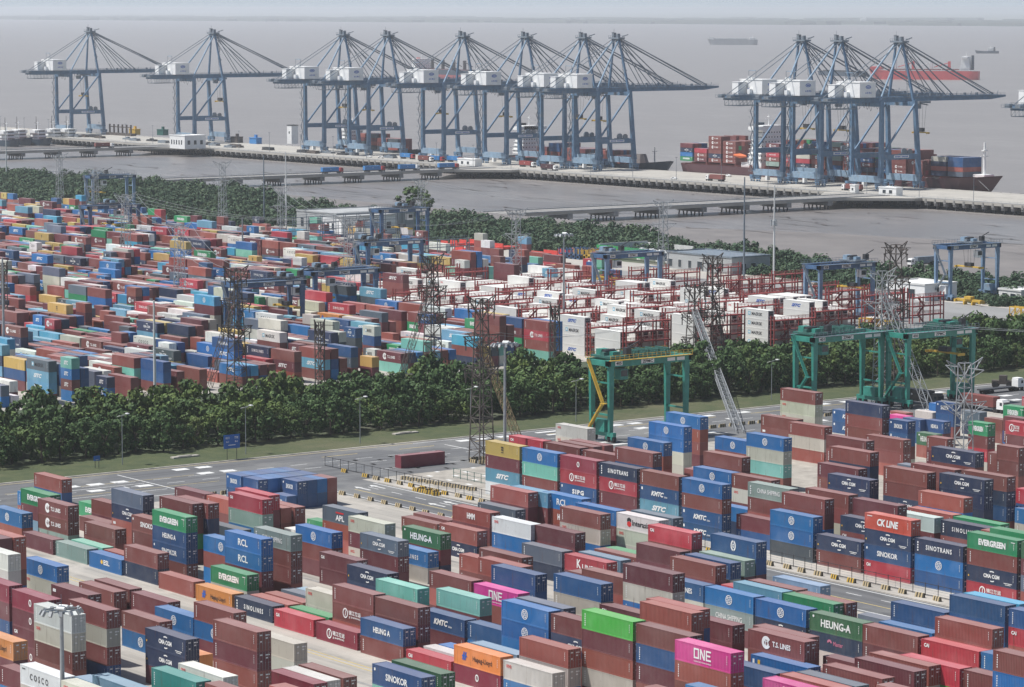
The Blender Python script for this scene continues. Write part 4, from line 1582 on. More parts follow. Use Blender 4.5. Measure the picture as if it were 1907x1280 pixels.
-1212.4 660.3 20 yl:m sr yl:m yl
-1225.6 660.3 40 sr rd bl:I bl:I
-1238.8 660.3 40 wh mr br wh:O
-1252.0 660.3 40 bl rd:N wh:Y lb
-1265.2 660.3 40 sr mr:I br rd:T
-1278.4 660.3 40 rr sr mr cm cm
-1291.6 660.3 40 lb gr:E mr:v nv:N
-935.2 663.2 20 mt rr nv
-929.1 663.2 20 wh:T mr gr:E wh:O
-961.6 663.2 40 lb cm mr nb:K
-968.7 663.2 20 wh rr bl:I cm
-988.0 663.2 40 gy:Y gy:Y br rd
-1027.6 663.2 40 dg dg cm wh:T
-1061.1 663.2 20 wh:T sr nb:K br:v
-1080.4 663.2 40 cm br bl rr
-1093.6 663.2 40 br bl mr:T wh
-1120.0 663.2 40 br gy bl:I nb
-1133.2 663.2 40 rd:T bl:I mr:v mr:v
-1146.4 663.2 40 bl:I nb mt lb:I
-1179.9 663.2 20 cy wh:O yl bl:I
-1199.2 663.2 40 mr:I mr:I dg sr
-1252.0 663.2 40 rd:N cm bl:I rd:N
-1265.2 663.2 40 cm mt br:v mr gy
-935.2 666.0 40 rr mr:v br:v rd:T br
-948.4 666.0 40 yl:m br:v wh gy:Y
-961.6 666.0 40 mt br mr:T dg
-988.0 666.0 20 wh:T nb br:v lb:I
-1001.2 666.0 20 bl:I rr mr nb
-1014.4 666.0 40 mr bl br nb
-1133.2 666.0 40 mr:I bl mr:T bl:c
-1146.4 666.0 40 br br:v mr:T cm
-1172.8 666.0 40 sr sr nv:G gy wh:T
-1186.0 666.0 40 yl yl:m wh sr
-1199.2 666.0 40 nb:K br:T gy:Y sr
-1212.4 666.0 40 nb:H br:T nb:H
-1238.8 666.0 40 sr wh wh mr
-1252.0 666.0 40 bl:I nv:G wh:Y cm
-1291.6 666.0 40 rd bl:I bl sr
-935.2 668.9 40 bl:c bl:I mr wh nv
-948.4 668.9 40 nb bl:I rr br
-961.6 668.9 40 cy nv sr sr
-988.0 668.9 20 wh gy wh rr
-1021.5 668.9 20 yl cm mr:T gy:Y
-1067.2 668.9 40 nv nb:K br mr:v
-1106.8 668.9 40 dg rd wh:O cm
-1120.0 668.9 40 yl:m nv:N rd:T mr
-1140.3 668.9 20 rr sr rr rr
-1159.6 668.9 40 br sr mr:v rr
-1172.8 668.9 40 br rd:N mt mr
-1186.0 668.9 20 cm cm cm bl:I
-1199.2 668.9 40 mt wh br mt
-1212.4 668.9 40 cm rd:T mr:I sr
-1225.6 668.9 40 br bl nb:K br
-1238.8 668.9 40 br yl sr gy
-1278.4 668.9 40 yl wh:O nv:N bl gy
-935.2 671.7 40 cm gy gy:Y mr:v
-955.5 671.7 20 br mr dg sr
-1014.4 671.7 40 br yl:m br br
-1040.8 671.7 40 dg mt dg lb:I
-1106.8 671.7 40 br:v nb:H nb:H wh:T
-1120.0 671.7 40 sr nb:H gy sr
-1186.0 671.7 40 sr nv rd lb bl:I
-1225.6 671.7 40 sr rd:T br nb:H
-1238.8 671.7 40 nv:G rr wh:T dg
-1252.0 671.7 40 mr bl rr mr
-1318.0 671.7 40 lb:I rd:T gy:Y br gy
-935.2 674.5 40 mt mt mr
-948.4 674.5 40 cm rr wh:O dg
-961.6 674.5 40 rd:N yl bl gy:Y
-1001.2 674.5 40 cm mr:I wh br
-1027.6 674.5 40 br br br gy
-1106.8 674.5 40 nb nb:K nb:K lb:I
-1133.2 674.5 40 lb rd:T sr bl lb:I
-1199.2 674.5 40 gy wh rr nb
-1212.4 674.5 40 mr:v dg bl br
-1225.6 674.5 20 bl wh:Y br:T mr:I
-1265.2 674.5 40 br dg br br
-935.2 684.0 20 br sr dg nb
-948.4 684.0 40 nv bl:I yl
-961.6 684.0 40 br:v br:v sr cm
-1001.2 684.0 40 br mr gy
-1014.4 684.0 40 nv:G wh:T bl bl:c
-1100.7 684.0 20 lb:I dg mr
-1159.6 684.0 40 bl yl gy nb:H
-1212.4 684.0 40 cm wh:T gy:Y mr
-1225.6 684.0 40 mt br mr:T nb:H
-1238.8 684.0 40 mr br:T sr br:T
-1278.4 684.0 40 rd cy mr:v bl:I
-1291.6 684.0 40 mr:T rr rd:T rd:T bl:I
-1318.0 684.0 40 nb:H wh cm nv
-1331.2 684.0 40 mr:v br:T br wh
-935.2 686.8 40 mr mr gr:E
-1001.2 686.8 40 nv wh:Y nb
-1014.4 686.8 40 cm sr mr:I bl:I
-1027.6 686.8 40 gy rr nv wh:Y
-1093.6 686.8 40 rd mr sr nb
-1133.2 686.8 40 wh dg nv dg
-1146.4 686.8 40 mr:T dg dg bl
-1199.2 686.8 20 lb rr wh:T rd:N
-1225.6 686.8 40 mr nv:G dg sr
-1252.0 686.8 40 nb br:T nv cm
-1265.2 686.8 40 bl:c nv br cm
-1278.4 686.8 40 dg bl rr mr:I
-1318.0 686.8 40 mr mr gy dg mr
-1331.2 686.8 40 nv bl br yl:m
-935.2 689.7 20 bl:c bl br
-929.1 689.7 20 mr nv wh dg
-1027.6 689.7 20 cy nb bl:I rr
-1199.2 689.7 20 bl br gy br
-929.1 695.4 20 bl br:T wh:O
-1093.6 695.4 20 gr:E gr:E sr
-1087.5 695.4 20 wh cm br nb
-1133.2 695.4 20 br wh:Y br mr
-1127.1 695.4 20 bl:c wh:O br rd
-1232.7 695.4 20 nv wh cy mr
-955.5 710.5 20 sr rr nb bl
-974.8 710.5 20 bl gy
-968.7 710.5 20 mr dg
-1067.2 710.5 20 gy cm sr cm
-1080.4 710.5 20 cm mr:v mr:T
-1074.3 710.5 20 nv sr mr
-1199.2 710.5 20 mr cy nb:H sr
-1265.2 710.5 20 br:T gr br:T mr
-1259.1 710.5 20 nv rr wh rr
-935.2 713.3 40 wh:T
-948.4 713.3 40 rr
-1040.8 716.2 20 bl cy sr gr:E
-1034.7 716.2 20 mr cy dg nb:K
-1054.0 716.2 40 sr nv
-1186.0 716.2 20 br mr mr:v gr
-948.4 719.0 40 gy:Y
-1146.4 719.0 40 br sr
-1252.0 719.0 20 gr sr bl:I rr
-1245.9 719.0 20 rd sr wh:Y wh:Y
-961.6 721.9 40 mr
-1146.4 721.9 40 dg wh:Y
-1172.8 721.9 40 cm sr
-1304.8 721.9 20 mr:T bl:I mr nb
-1351.5 721.9 20 nb sr mr:v wh:O
-1397.2 721.9 20 bl sr cy yl
-1391.1 721.9 20 br:v gy mr
-1410.4 721.9 20 br gy:Y lb bl
-1404.3 721.9 20 yl:m mr bl lb
-948.4 724.7 40 rr wh
-1001.2 724.7 40 bl rr
-1054.0 724.7 40 br br
-1172.8 724.7 40 br wh:T
-1252.0 724.7 40 nb nb
-1344.4 724.7 20 yl bl:I wh br
-1338.3 724.7 20 rr gr:E sr lb:I
-935.2 727.5 20 sr sr
-929.1 727.5 20 rr mt gr:E dg
-948.4 727.5 40 bl:c
-1001.2 727.5 20 wh:T br wh:Y bl:I
-995.1 727.5 20 br br nb
-1133.2 727.5 40 mt sr
-1172.8 727.5 40 br cy
-988.0 737.0 40 mt rd:T
-1061.1 737.0 20 br:T rd wh yl:m
-1093.6 737.0 20 cm mr lb:I
-1087.5 737.0 20 br wh:O cy
-1133.2 737.0 40 rd bl
-1146.4 737.0 40 sr bl:I
-1172.8 737.0 40 cy mr:v
-1344.4 737.0 40 yl:m mr:v
-1397.2 737.0 40 bl gr:E
-948.4 739.8 40 nb br
-974.8 739.8 40 br:T
-1014.4 739.8 40 gy
-1199.2 739.8 40 cm rr
-1318.0 739.8 20 wh:O nb
-974.8 742.7 40 yl:m
-1080.4 742.7 20 wh mr lb:I rd:T
-1120.0 742.7 20 wh:T mr:v
-1113.9 742.7 20 sr bl:c
-1133.2 742.7 40 nv br:T
-1186.0 742.7 40 mr:T mr
-1252.0 742.7 40 bl:c bl
-1278.4 742.7 40 gy
-1285.5 742.7 20 lb gr:E
-1304.8 742.7 20 nb yl:m gy
-1298.7 742.7 20 lb:I rr
-1364.7 742.7 20 cy br:v rr wh:T
-1410.4 742.7 40 yl:m gy
-948.4 745.5 40 nb:H
-1093.6 745.5 40 sr mr
-1172.8 745.5 40 cy yl:m
-1278.4 745.5 40 br
-1304.8 745.5 40 lb mr
-1344.4 745.5 40 nb:H gy
-1397.2 745.5 40 lb:I mr
-1417.5 745.5 20 bl:I mr
-961.6 748.4 40 rd:T wh
-988.0 748.4 40 mr:v rd:N
-1014.4 748.4 40 nb
-1040.8 748.4 20 mr sr
-1034.7 748.4 20 cm sr sr rd
-1054.0 748.4 40 gy:Y
-1067.2 748.4 40 wh:T mr
-1120.0 748.4 40 nv:G bl
-1159.6 748.4 20 mt mr gy rd
-1153.5 748.4 20 br:T bl:c rr
-1238.8 748.4 40 nv gy:Y
-1278.4 748.4 40 gr:E br
-1291.6 748.4 40 br
-1450.0 748.4 40 wh:T mr
-961.6 751.2 40 br mr
-988.0 751.2 40 br
-1001.2 751.2 40 rr rd
-1014.4 751.2 20 nv cy
-1008.3 751.2 20 lb br nv bl:I
-1120.0 751.2 20 gy cm mr yl:m
-1113.9 751.2 20 rr rd:N lb:I
-1133.2 751.2 20 yl:m br:T dg
-1127.1 751.2 20 br wh:Y nv rd
-1159.6 751.2 40 bl:c cm
-1212.4 751.2 20 nv:G sr mr:I
-1206.3 751.2 20 sr bl
-1278.4 751.2 40 mr bl:c
-1291.6 751.2 40 mr
-1384.0 751.2 40 br wh:T'''
LABELS='''salmon-red container topmost, upper right of green one with blocky white lettering
green container with blocky white lettering, topmost, lower left of salmon-red one
brown container with white swirl lettering, topmost, lower right of green one with blocky white lettering
brown container with white swirl lettering, second from top, upper right of maroon one
bright blue container with round white globe emblem, topmost, above salmon-red one
maroon container lone, right of salmon-red one
grey-green container lone, right of maroon one
bright blue container with yellow mark and white letters, lone, right of grey-green one
brown container topmost, above navy one
navy container second from top, below brown one
brown container topmost, left of navy one with white arc lettering
brown container with vertical white code, topmost, lower left of navy one with white arc lettering
grey-blue container topmost, above navy one with white arc lettering
navy container with white arc lettering, second from top, below grey-blue one
brown container with white lettering, topmost, right of navy one with white arc lettering
brown container second from top, below brown one with white lettering
green container with blocky white lettering, topmost, below brown one
deep blue container with white two-word lettering, second from top, right of brown one
deep blue container with white lettering, third from top, above brown one
brown container fourth from top, above salmon-red one
brown container topmost, below maroon one
brown container topmost, upper right of green one with blocky white lettering
maroon container topmost, above brown one
bright blue container with round white globe emblem, topmost, lower left of grey-green one
cream container with small red corner lettering, second from top, right of crimson one
salmon-red container topmost, left of maroon one
white container topmost, below salmon-red one
crimson container topmost, left of crimson one with small white ring emblem
crimson container with small white ring emblem, topmost, below cream one with small red corner lettering
maroon container with small white ring emblem, second from top, left of pale mint-white one
maroon container with small white corner letters, third from top, lower left of pale mint-white one
pale mint-white container topmost, above cream one with small red corner lettering
cream container with small red corner lettering, second from top, above brown one
brown container third from top, below cream one with small red corner lettering
brown container topmost, above cream one
cream container second from top, above brown one
brown container third from top, above deep blue one
deep blue container fourth from top, below brown one
maroon container with small white corner mark, topmost, left of brown one
brown container topmost, right of maroon one with small white corner mark
brown container topmost, lower left of navy one
bright blue container with round white globe emblem, topmost, right of brown one
brown container topmost, below maroon one with vertical white code
bright blue container with round white globe emblem, second from top, below brown one
navy container with white arc lettering, topmost, below bright blue one with round white globe emblem
navy container with white arc lettering, second from top, above teal one with vertical white code
orange container with dark lettering and blue mark, topmost, above maroon one with vertical white code
maroon container with vertical white code, topmost, left of white one with spaced black lettering
white container with spaced black lettering, topmost, right of maroon one with vertical white code
pale blue container topmost, below deep blue one
teal container with vertical white code, topmost, below navy one with white arc lettering
maroon container with vertical white code, topmost, above brown one
salmon-red container lone, below brown one
green container with blocky white lettering, topmost, left of maroon one
orange container with dark lettering and blue mark, lone, above brown one with vertical white code
navy container with spaced white lettering, lone, right of brown one with vertical white code
cream container with small red corner lettering, topmost, below maroon one with vertical white code
bright red container with small white corner letters, lone, above cream one
crimson container with ring emblem and white characters, lone, upper right of cream one
brown container with vertical white code, topmost, below orange one with dark lettering and blue mark
bright blue container with round white globe emblem, second from top, right of brown one
brown container with vertical white code, topmost, above maroon one with vertical white code
maroon container with vertical white code, second from top, above salmon-red one with vertical white code
salmon-red container with vertical white code, third from top, below maroon one with vertical white code
cream container topmost, below bright red one with small white corner letters
crimson container topmost, left of white one
white container topmost, left of brown one
brown container topmost, right of white one
white container with small red corner lettering, topmost, right of teal one with vertical white code
grey-blue container with red bird and white letters, topmost, right of salmon-red one
cream container with small red corner lettering, topmost, above grey-blue one with white arc lettering
grey-blue container with white arc lettering, topmost, above maroon one with vertical white code
maroon container with vertical white code, second from top, below grey-blue one with white arc lettering
brown container with vertical white code, lone, above dark green one with serif white lettering
dark green container with serif white lettering, topmost, below brown one with vertical white code
salmon-red container with small white corner letters, topmost, above navy one with white arc lettering
navy container with white arc lettering, second from top, above salmon-red one
rusty red container with outlined white lettering, topmost, above salmon-red one with small white corner letters
grey-blue container topmost, below salmon-red one with vertical white code
bright blue container with spaced white lettering, topmost, above cream one
cream container second from top, below bright blue one with spaced white lettering
salmon-red container topmost, below navy one with white arc lettering
maroon container with small white corner letters, topmost, above maroon one with vertical white code
maroon container with vertical white code, second from top, upper left of brown one
navy container with white arc lettering, topmost, lower left of maroon one with vertical white code
brown container with vertical white code, topmost, lower left of salmon-red one
bright blue container with round white globe emblem, topmost, above brown one
brown container second from top, below bright blue one with round white globe emblem
bright blue container with bold serif letters, topmost, left of grey-green one with faded white lettering
bright blue container with bold serif letters, second from top, above maroon one
maroon container third from top, right of green one with blocky white lettering
bright blue container with round white globe emblem, topmost, upper right of brown one
grey-green container with faded white lettering, topmost, above brown one
brown container second from top, below grey-green one with faded white lettering
brown container third from top, right of maroon one
bright red container with small white corner letters, topmost, below deep blue one
bright red container with small white corner letters, topmost, above grey-green one with vertical white code
grey-green container with vertical white code, second from top, right of brown one
salmon-red container topmost, below deep blue one with white lettering
brown container topmost, above brown one with ring emblem and white characters
brown container with ring emblem and white characters, second from top, below brown one
brown container topmost, below mint green one
maroon container second from top, right of deep blue one with white two-word lettering
mint green container topmost, above brown one
mint green container with vertical white code, topmost, below brown one with vertical white code
magenta pink container with huge white lettering, topmost, lower left of deep blue one
deep blue container with slanted white lettering, topmost, above maroon one
maroon container second from top, below deep blue one with slanted white lettering
deep blue container with vertical white code, topmost, above pale blue one
bright red container with small white corner letters, lone, above dark green one
deep blue container with white two-word lettering, topmost, above brown one with vertical white code
brown container with vertical white code, second from top, lower left of maroon one
deep blue container with white lettering, topmost, left of dark green one
dark green container topmost, below bright red one with small white corner letters
orange container with dark lettering and blue mark, topmost, left of pale blue one
crimson container with small white ring emblem, second from top, lower left of pale blue one
pale blue container topmost, right of orange one with dark lettering and blue mark
yellow container with stacked black letters, topmost, above maroon one with vertical white code
maroon container with vertical white code, second from top, below yellow one with stacked black letters
light blue container with slanted white lettering, third from top, upper left of light blue one
bright blue container, topmost, upper centre, between mint green and bright red ones
mint green container with vertical white code, second from top, above light blue one
brown container with vertical white code, third from top, above light blue one
crimson container with small white ring emblem, topmost, left of brown one with vertical white code
bright red container, second from top, upper centre, between deep blue and crimson ones
deep blue container with four white letters, third from top, upper left of bright blue one
navy container with wide white lettering, topmost, lower left of brown one
bright red container, second from top, upper centre right, between maroon and navy ones
maroon container with vertical white code, third from top, right of bright blue one
brown container with vertical white code, topmost, above deep blue one with slanted white lettering
deep blue container with slanted white lettering, second from top, above grey-blue one
light blue container with slanted white lettering, third from top, above grey-blue one
bright blue container with round white globe emblem, topmost, above brown one with vertical white code
brown container with vertical white code, second from top, upper right of grey-blue one
deep blue container with slanted white lettering, third from top, right of grey-blue one
deep blue container with slanted white lettering, fourth from top, lower right of grey-blue one
bright red container with small white corner letters, topmost, above brown one with vertical white code
brown container with vertical white code, topmost, right of yellow one with stacked black letters
brown container with vertical white code, topmost, right of crimson one with small white ring emblem
cream container with small red corner lettering, topmost, above brown one with vertical white code
bright blue container with round white globe emblem, topmost, left of bright blue one
brown container topmost, below bright blue one with round white globe emblem
salmon-red container with vertical white code, topmost, above grey-blue one
light blue container topmost, below brown one with vertical white code
bright blue container with bold serif letters, topmost, right of light blue one
bright blue container topmost, right of brown one with vertical white code
brown container with vertical white code, topmost, above cream one with small red corner lettering
cream container with small red corner lettering, second from top, right of maroon one
white container with black lettering and red mark, topmost, left of grey-blue one
cream container with small red corner lettering, second from top, upper left of maroon one
grey-blue container topmost, below light blue one with slanted white lettering
white container with small red corner lettering, topmost, above bright blue one
bright blue container second from top, above brown one
maroon container topmost, upper right of grey-blue one
grey-blue container topmost, above navy one
navy container second from top, below grey-blue one
bright red container with serif white lettering, topmost, left of pale blue one
pale blue container topmost, right of bright red one with serif white lettering
deep blue container topmost, upper right of magenta pink one with huge white lettering
deep blue container with vertical white code, topmost, above cream one
cream container second from top, below deep blue one with vertical white code
brown container topmost, right of deep blue one with vertical white code
maroon container topmost, above cream one
cream container second from top, below maroon one
brown container topmost, above salmon-red one
salmon-red container topmost, below brown one
bright blue container with round white globe emblem, topmost, left of grey-blue one
bright blue container with round white globe emblem, second from top, upper left of salmon-red one
grey-blue container topmost, right of bright blue one with round white globe emblem
brown container with vertical white code, topmost, below cream one
lime green container topmost, below maroon one with small white corner letters
maroon container second from top, above rusty red one
rusty red container third from top, above cream one
cream container fourth from top, below rusty red one
maroon container with small white corner letters, topmost, above lime green one
salmon-red container topmost, above cream one
cream container second from top, right of cream one with small red corner lettering
cream container with small red corner lettering, topmost, left of cream one
brown container topmost, below salmon-red one
deep blue container second from top, above maroon one with vertical white code
maroon container with vertical white code, third from top, below deep blue one
bright blue container with round white globe emblem, topmost, upper left of brown one
bright blue container with round white globe emblem, topmost, above bright blue one
bright blue container second from top, below bright blue one with round white globe emblem
bright blue container with round white globe emblem, topmost, left of cream one
bright blue container with round white globe emblem, topmost, above cream one
cream container second from top, above mint green one
mint green container third from top, below cream one
brown container topmost, left of cream one
bright blue container with round white globe emblem, topmost, left of brown one
brown container topmost, left of grey-green one with faded white lettering
grey-green container with faded white lettering, topmost, above brown one with vertical white code
brown container with vertical white code, second from top, below grey-green one with faded white lettering
brown container with vertical white code, topmost, above cream one
cream container with small red corner lettering, second from top, above cream one
brown container with vertical white code, topmost, above bright blue one with round white globe emblem
brown container with vertical white code, topmost, below cream one with small red corner lettering
cream container second from top, above salmon-red one
salmon-red container third from top, below cream one
brown container with vertical white code, topmost, right of brown one
brown container topmost, above bright blue one with round white globe emblem
maroon container with vertical white code, topmost, below brown one with vertical white code
bright blue container with round white globe emblem, topmost, below brown one
bright blue container with round white globe emblem, second from top, above slate grey one
slate grey container third from top, below bright blue one with round white globe emblem
navy container with white arc lettering, topmost, above brown one
brown container second from top, below navy one with white arc lettering
orange-red container with big slanted white lettering, topmost, above navy one with white arc lettering
navy container with white arc lettering, second from top, above deep blue one with white lettering
deep blue container with white lettering, third from top, below navy one with white arc lettering
bright red container with small white corner letters, fourth from top, right of brown one
navy container with wide white lettering, topmost, above bright blue one with round white globe emblem
bright blue container with round white globe emblem, second from top, above deep blue one
deep blue container third from top, below bright blue one with round white globe emblem
green container with blocky white lettering, topmost, above brown one with vertical white code
brown container with vertical white code, second from top, above navy one with white arc lettering
navy container with white arc lettering, third from top, below brown one with vertical white code
bright red container with ring emblem and white characters, fourth from top, above cyan one
navy container with spaced white lettering, topmost, left of green one
green container topmost, right of navy one with spaced white lettering
navy container with white arc lettering, topmost, lower left of maroon one
deep blue container with white oval emblem, topmost, above grey-green one
brown container with vertical white code, topmost, left of deep blue one
deep blue container topmost, left of grey-green one
grey-green container topmost, right of deep blue one
deep blue container with white flower emblem, topmost, above salmon-red one
bright blue container with round white globe emblem, topmost, above grey-green one with faded white lettering
grey-green container with faded white lettering, second from top, above maroon one
bright red container with small white corner letters, topmost, upper right of maroon one
maroon container topmost, lower left of bright red one with small white corner letters
light blue container topmost, left of brown one
brown container topmost, right of light blue one
pale blue container with vertical white code, topmost, right of brown one
green container topmost, left of brown one
brown container topmost, right of green one
bright blue container with round white globe emblem, topmost, above navy one with white arc lettering
navy container with white arc lettering, second from top, above brown one
salmon-red container topmost, above brown one
salmon-red container topmost, below deep blue one with white flower emblem
maroon container topmost, below grey-green one with faded white lettering
brown container topmost, below navy one with white arc lettering
brown container with white swirl lettering, topmost, below brown one
magenta pink container with huge white lettering, topmost, above salmon-red one with vertical white code
salmon-red container with vertical white code, second from top, lower right of deep blue one
deep blue container with vertical white code, topmost, right of salmon-red one with vertical white code
bright blue container with white door label, topmost, below brown one with white swirl lettering
magenta pink container with huge white lettering, topmost, below bright blue one with white door label
salmon-red container topmost, left of grey-blue one
grey-blue container topmost, right of salmon-red one
dark green container with serif white lettering, topmost, above navy one with faint pink lettering
navy container with faint pink lettering, second from top, upper left of brown one
brown container with vertical white code, topmost, left of bright blue one
deep blue container with vertical white code, topmost, above bright blue one
bright blue container topmost, below deep blue one with vertical white code
deep blue container topmost, left of cyan one
cyan container topmost, below bright red one with ring emblem and white characters
salmon-red container with vertical white code, topmost, below deep blue one
bright red container with small white corner letters, topmost, upper right of salmon-red one
bright red container with small white corner letters, topmost, right of salmon-red one
brown container topmost, above bright blue one
bright blue container second from top, below brown one
brown container with vertical white code, topmost, lower left of brown one
maroon container with vertical white code, topmost, left of salmon-red one
salmon-red container topmost, right of maroon one with vertical white code
brown container topmost, right of grey-blue one
deep blue container with vertical white code, topmost, lower right of cyan one
bright red container with small white corner letters, second from top, above brown one
navy container topmost, above brown one
brown container second from top, above brown one with vertical white code
brown container with vertical white code, third from top, below brown one
brown container topmost, below deep blue one with white lettering
brown container second from top, upper left of brown one with vertical white code
brown container topmost, below brown one with vertical white code
brown container with vertical white code, topmost, below brown one
maroon container with vertical white code, topmost, lower left of brown one with vertical white code
navy container with white arc lettering, topmost, lower right of maroon one with vertical white code
brown container with vertical white code, topmost, left of brown one
brown container with vertical white code, second from top, upper right of maroon one
brown container topmost, right of brown one with vertical white code
navy container with white arc lettering, topmost, lower right of brown one with vertical white code
navy container with white arc lettering, topmost, above navy one
navy container second from top, below navy one with white arc lettering
salmon-red container topmost, left of navy one
maroon container topmost, upper left of orange-red one with big slanted white lettering
brown container topmost, right of navy one with white arc lettering
navy container second from top, above deep blue one
deep blue container third from top, below navy one
pale mint-white container topmost, below salmon-red one
salmon-red container topmost, above pale mint-white one
deep blue short container with white lettering, topmost, above deep blue one with white two-word lettering
deep blue short container with white lettering, topmost, above brown one
green short container with blocky white lettering, topmost, above brown one
brown short container second from top, below green one with blocky white lettering
brown short container with vertical white code, topmost, below deep blue one with white two-word lettering
brown short container topmost, below bright red one with ring emblem and white characters
brown short container second from top, above navy one
bright red short container with ring emblem and white characters, topmost, above brown one
deep blue short container with white two-word lettering, topmost, above brown one with vertical white code
deep blue short container topmost, above bright red one with small white corner letters
deep blue short container with white lettering, topmost, above salmon-red one'''.split('\n')
li=0; rp=random.Random(21)
SV=[];SF=[];SC=[];SMk=[]      # the far stacks collected as one mesh
SB={0:([],[])}
marksMB=MB()
def stackbox(x,y,z,L,col):
    o=len(SV); x0,x1,y0,y1,z0,z1=x,x+L,y,y+CW,z,z+CH
    SV.extend([(x0,y0,z0),(x1,y0,z0),(x1,y1,z0),(x0,y1,z0),(x0,y0,z1),(x1,y0,z1),(x1,y1,z1),(x0,y1,z1)])
    SF.extend([(o,o+3,o+2,o+1),(o+4,o+5,o+6,o+7),(o,o+1,o+5,o+4),(o+1,o+2,o+6,o+5),(o+2,o+3,o+7,o+6),(o+3,o,o+4,o+7)])
    SC.extend([col]*6)
def shade(c,k): return tuple(min(.9,v*k) for v in c)
for ln in STACKS.split('\n'):
    t=ln.split(); x,y=float(t[0]),float(t[1]); L=12.19 if t[2]=='40' else 6.06; toks=t[3:]; n=len(toks)
    for i,tk in enumerate(toks):
        z=(n-1-i)*2.9; ind=tk[0]=='*'; tk=tk.lstrip('*'); cc=tk.split(':'); code=cc[1] if len(cc)>1 else ''
        col=PAL[cc[0]]; k=rp.uniform(.85,1.18); col=tuple(min(.9,max(.004,v*k*rp.uniform(.93,1.07))) for v in col)
        if x>-640 and not code and rp.random()<.55: code='v'
        if ind:
            lb=LABELS[li]; li+=1
            e=empty('shipping_container',(x,y,z)); tag(e,lb,'container','shipping containers stacked in the near yard')
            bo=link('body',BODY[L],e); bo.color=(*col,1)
            do=link('door',DOOR[L],e); do.color=(*shade(col,.92),1)
            mm=marks(code,L,cc[0])
            if mm: link('lettering',mm,e)
        else:
            stackbox(x,y,z,L,col)
            if code and (i==0 or x>-640 or i<3):
                mm=marks(code,L,cc[0])
                if mm:
                    o=len(marksMB.v)
                    marksMB.v.extend([(v.co.x+x,v.co.y+y,v.co.z+z) for v in mm.vertices]); marksMB.f.extend([tuple(q+o for q in p.vertices) for p in mm.polygons]); marksMB.m.extend([p.material_index for p in mm.polygons])
                    SMk.append(1)
# ---------------------------------------------------------------- refrigerated boxes between red racks
def reefer_end():
    b=MB(); L=12.19; x=L
    b.mat(0).box(x-.06,.1,.1,x-.01,CW-.1,CH-.1)
    b.mat(1).box(x-.012,.35,1.25,x+.01,CW-.35,CH-.35); b.box(x-.012,.3,.3,x+.005,CW-.3,1.05)
    b.mat(2).tube((x-.01,.85,2.0),(x+.03,.85,2.0),.28,10); b.tube((x-.01,1.6,2.0),(x+.03,1.6,2.0),.28,10)
    b.mat(0).box(x,.5,.55,x+.02,.95,.85)
    return b.mesh('cooling_unit',[M['reefer'],M['dark'],M['steel_grey']])
RU=reefer_end(); RB=BODY[12.19].copy(); RB.materials[0]=M['reefer']; RB.name='reefer_body'
rr=random.Random(17)
RPH=-713.0-12.2; rk=0
REG=[(569,6),(598,6),(627,6),(656,6),(685,6),(714,5)]
nre=0
for bi,(y0,nr) in enumerate(REG):
    xlo={0:-870,1:-905,2:-918,3:-905,4:-880,5:-860}[bi]
    x=RPH-(0 if y0<640 else 9+ (y0-640)*.28); bay=0
    while x>xlo:
        # rack on the +x end of every bay
        sparse=(bi>=4)
        if True:
            e=empty('reefer_rack',(x+13.6,y0,0)); rk+=1
            tag(e,'red steel access rack with stairs beside the white boxes','rack','red racks between the refrigerated boxes')
            W=nr*2.84
            b=MB()
            nz=4 if rr.random()<.6 else 3
            for i in range(4):
                v=i*W/3
                for u in (0,1.5): b.box(u-.16,v-.16,0,u+.16,v+.16,nz*2.9+ (1.4 if i in(0,3) else .3))
            for k in range(1,nz+1):
                z=k*2.9-.35
                for u in (0,1.5): b.box(u-.14,0,z,u+.14,W,z+.36)
                b.box(.1,0,z+.3,1.4,W,z+.36)
            b.build('frame',M['rackred'],e)
            b=MB()
            for k in range(1,nz+1):
                z=k*2.9
                for u in (-.1,1.6):
                    b.bar((u,0,z+1.0),(u,W,z+1.0),.09); b.bar((u,0,z+.55),(u,W,z+.55),.07)
                    for i in range(7): b.bar((u,i*W/6,z),(u,i*W/6,z+1.0),.08)
            b.build('handrail',M['rackred'],e)
            b=MB()
            for k in range(nz-0):
                z=k*2.9; b.bar((.75,W*.2 if k%2 else W*.42,z),(.75,W*.42 if k%2 else W*.2,z+2.9),.8,.15); b.bar((.4,W*.2 if k%2 else W*.42,z+.9),(.4,W*.42 if k%2 else W*.2,z+3.8),.1)
            b.build('stairs',M['rackred'],e)
        for r_ in range(nr):
            p=.95 if not sparse else .38
            if rr.random()>p: continue
            t=rr.choice([2,3,3,3,4]) if not sparse else rr.choice([1,1,2])
            for k in range(t):
                yy=y0+r_*2.84
                if k<t-1 and 0<r_ and t<3: pass
                c=(.74,.735,.70)
                if (r_>0 and k<t-1) or nre>=296:
                    stackbox(x,yy,k*2.9,12.19,(.72,.715,.68)); continue
                e=empty('refrigerated_container',(x,yy,k*2.9)); nre+=1
                tag(e,'white refrigerated container stacked between the red steel racks','container','white refrigerated containers between the racks')
                link('body',RB,e); link('cooling_unit',RU,e)
                q=rr.random(); mm=marks('Y' if q<.5 else ('I' if q<.62 else ('o' if q<.7 else '')),12.19,'wh') if q<.7 else None
                if q>=.5 and q<.62:
                    key=('blueI',)
                    if key not in _marks:
                        mb=MB(); put(mb,'SITC',6.1,1.5,1.0,3,.05,.35,width=4.4); _marks[key]=mb.mesh('lettering',MARKS)
                    mm=_marks[key]
                if mm: link('lettering',mm,e)
        x-=17.2; bay+=1
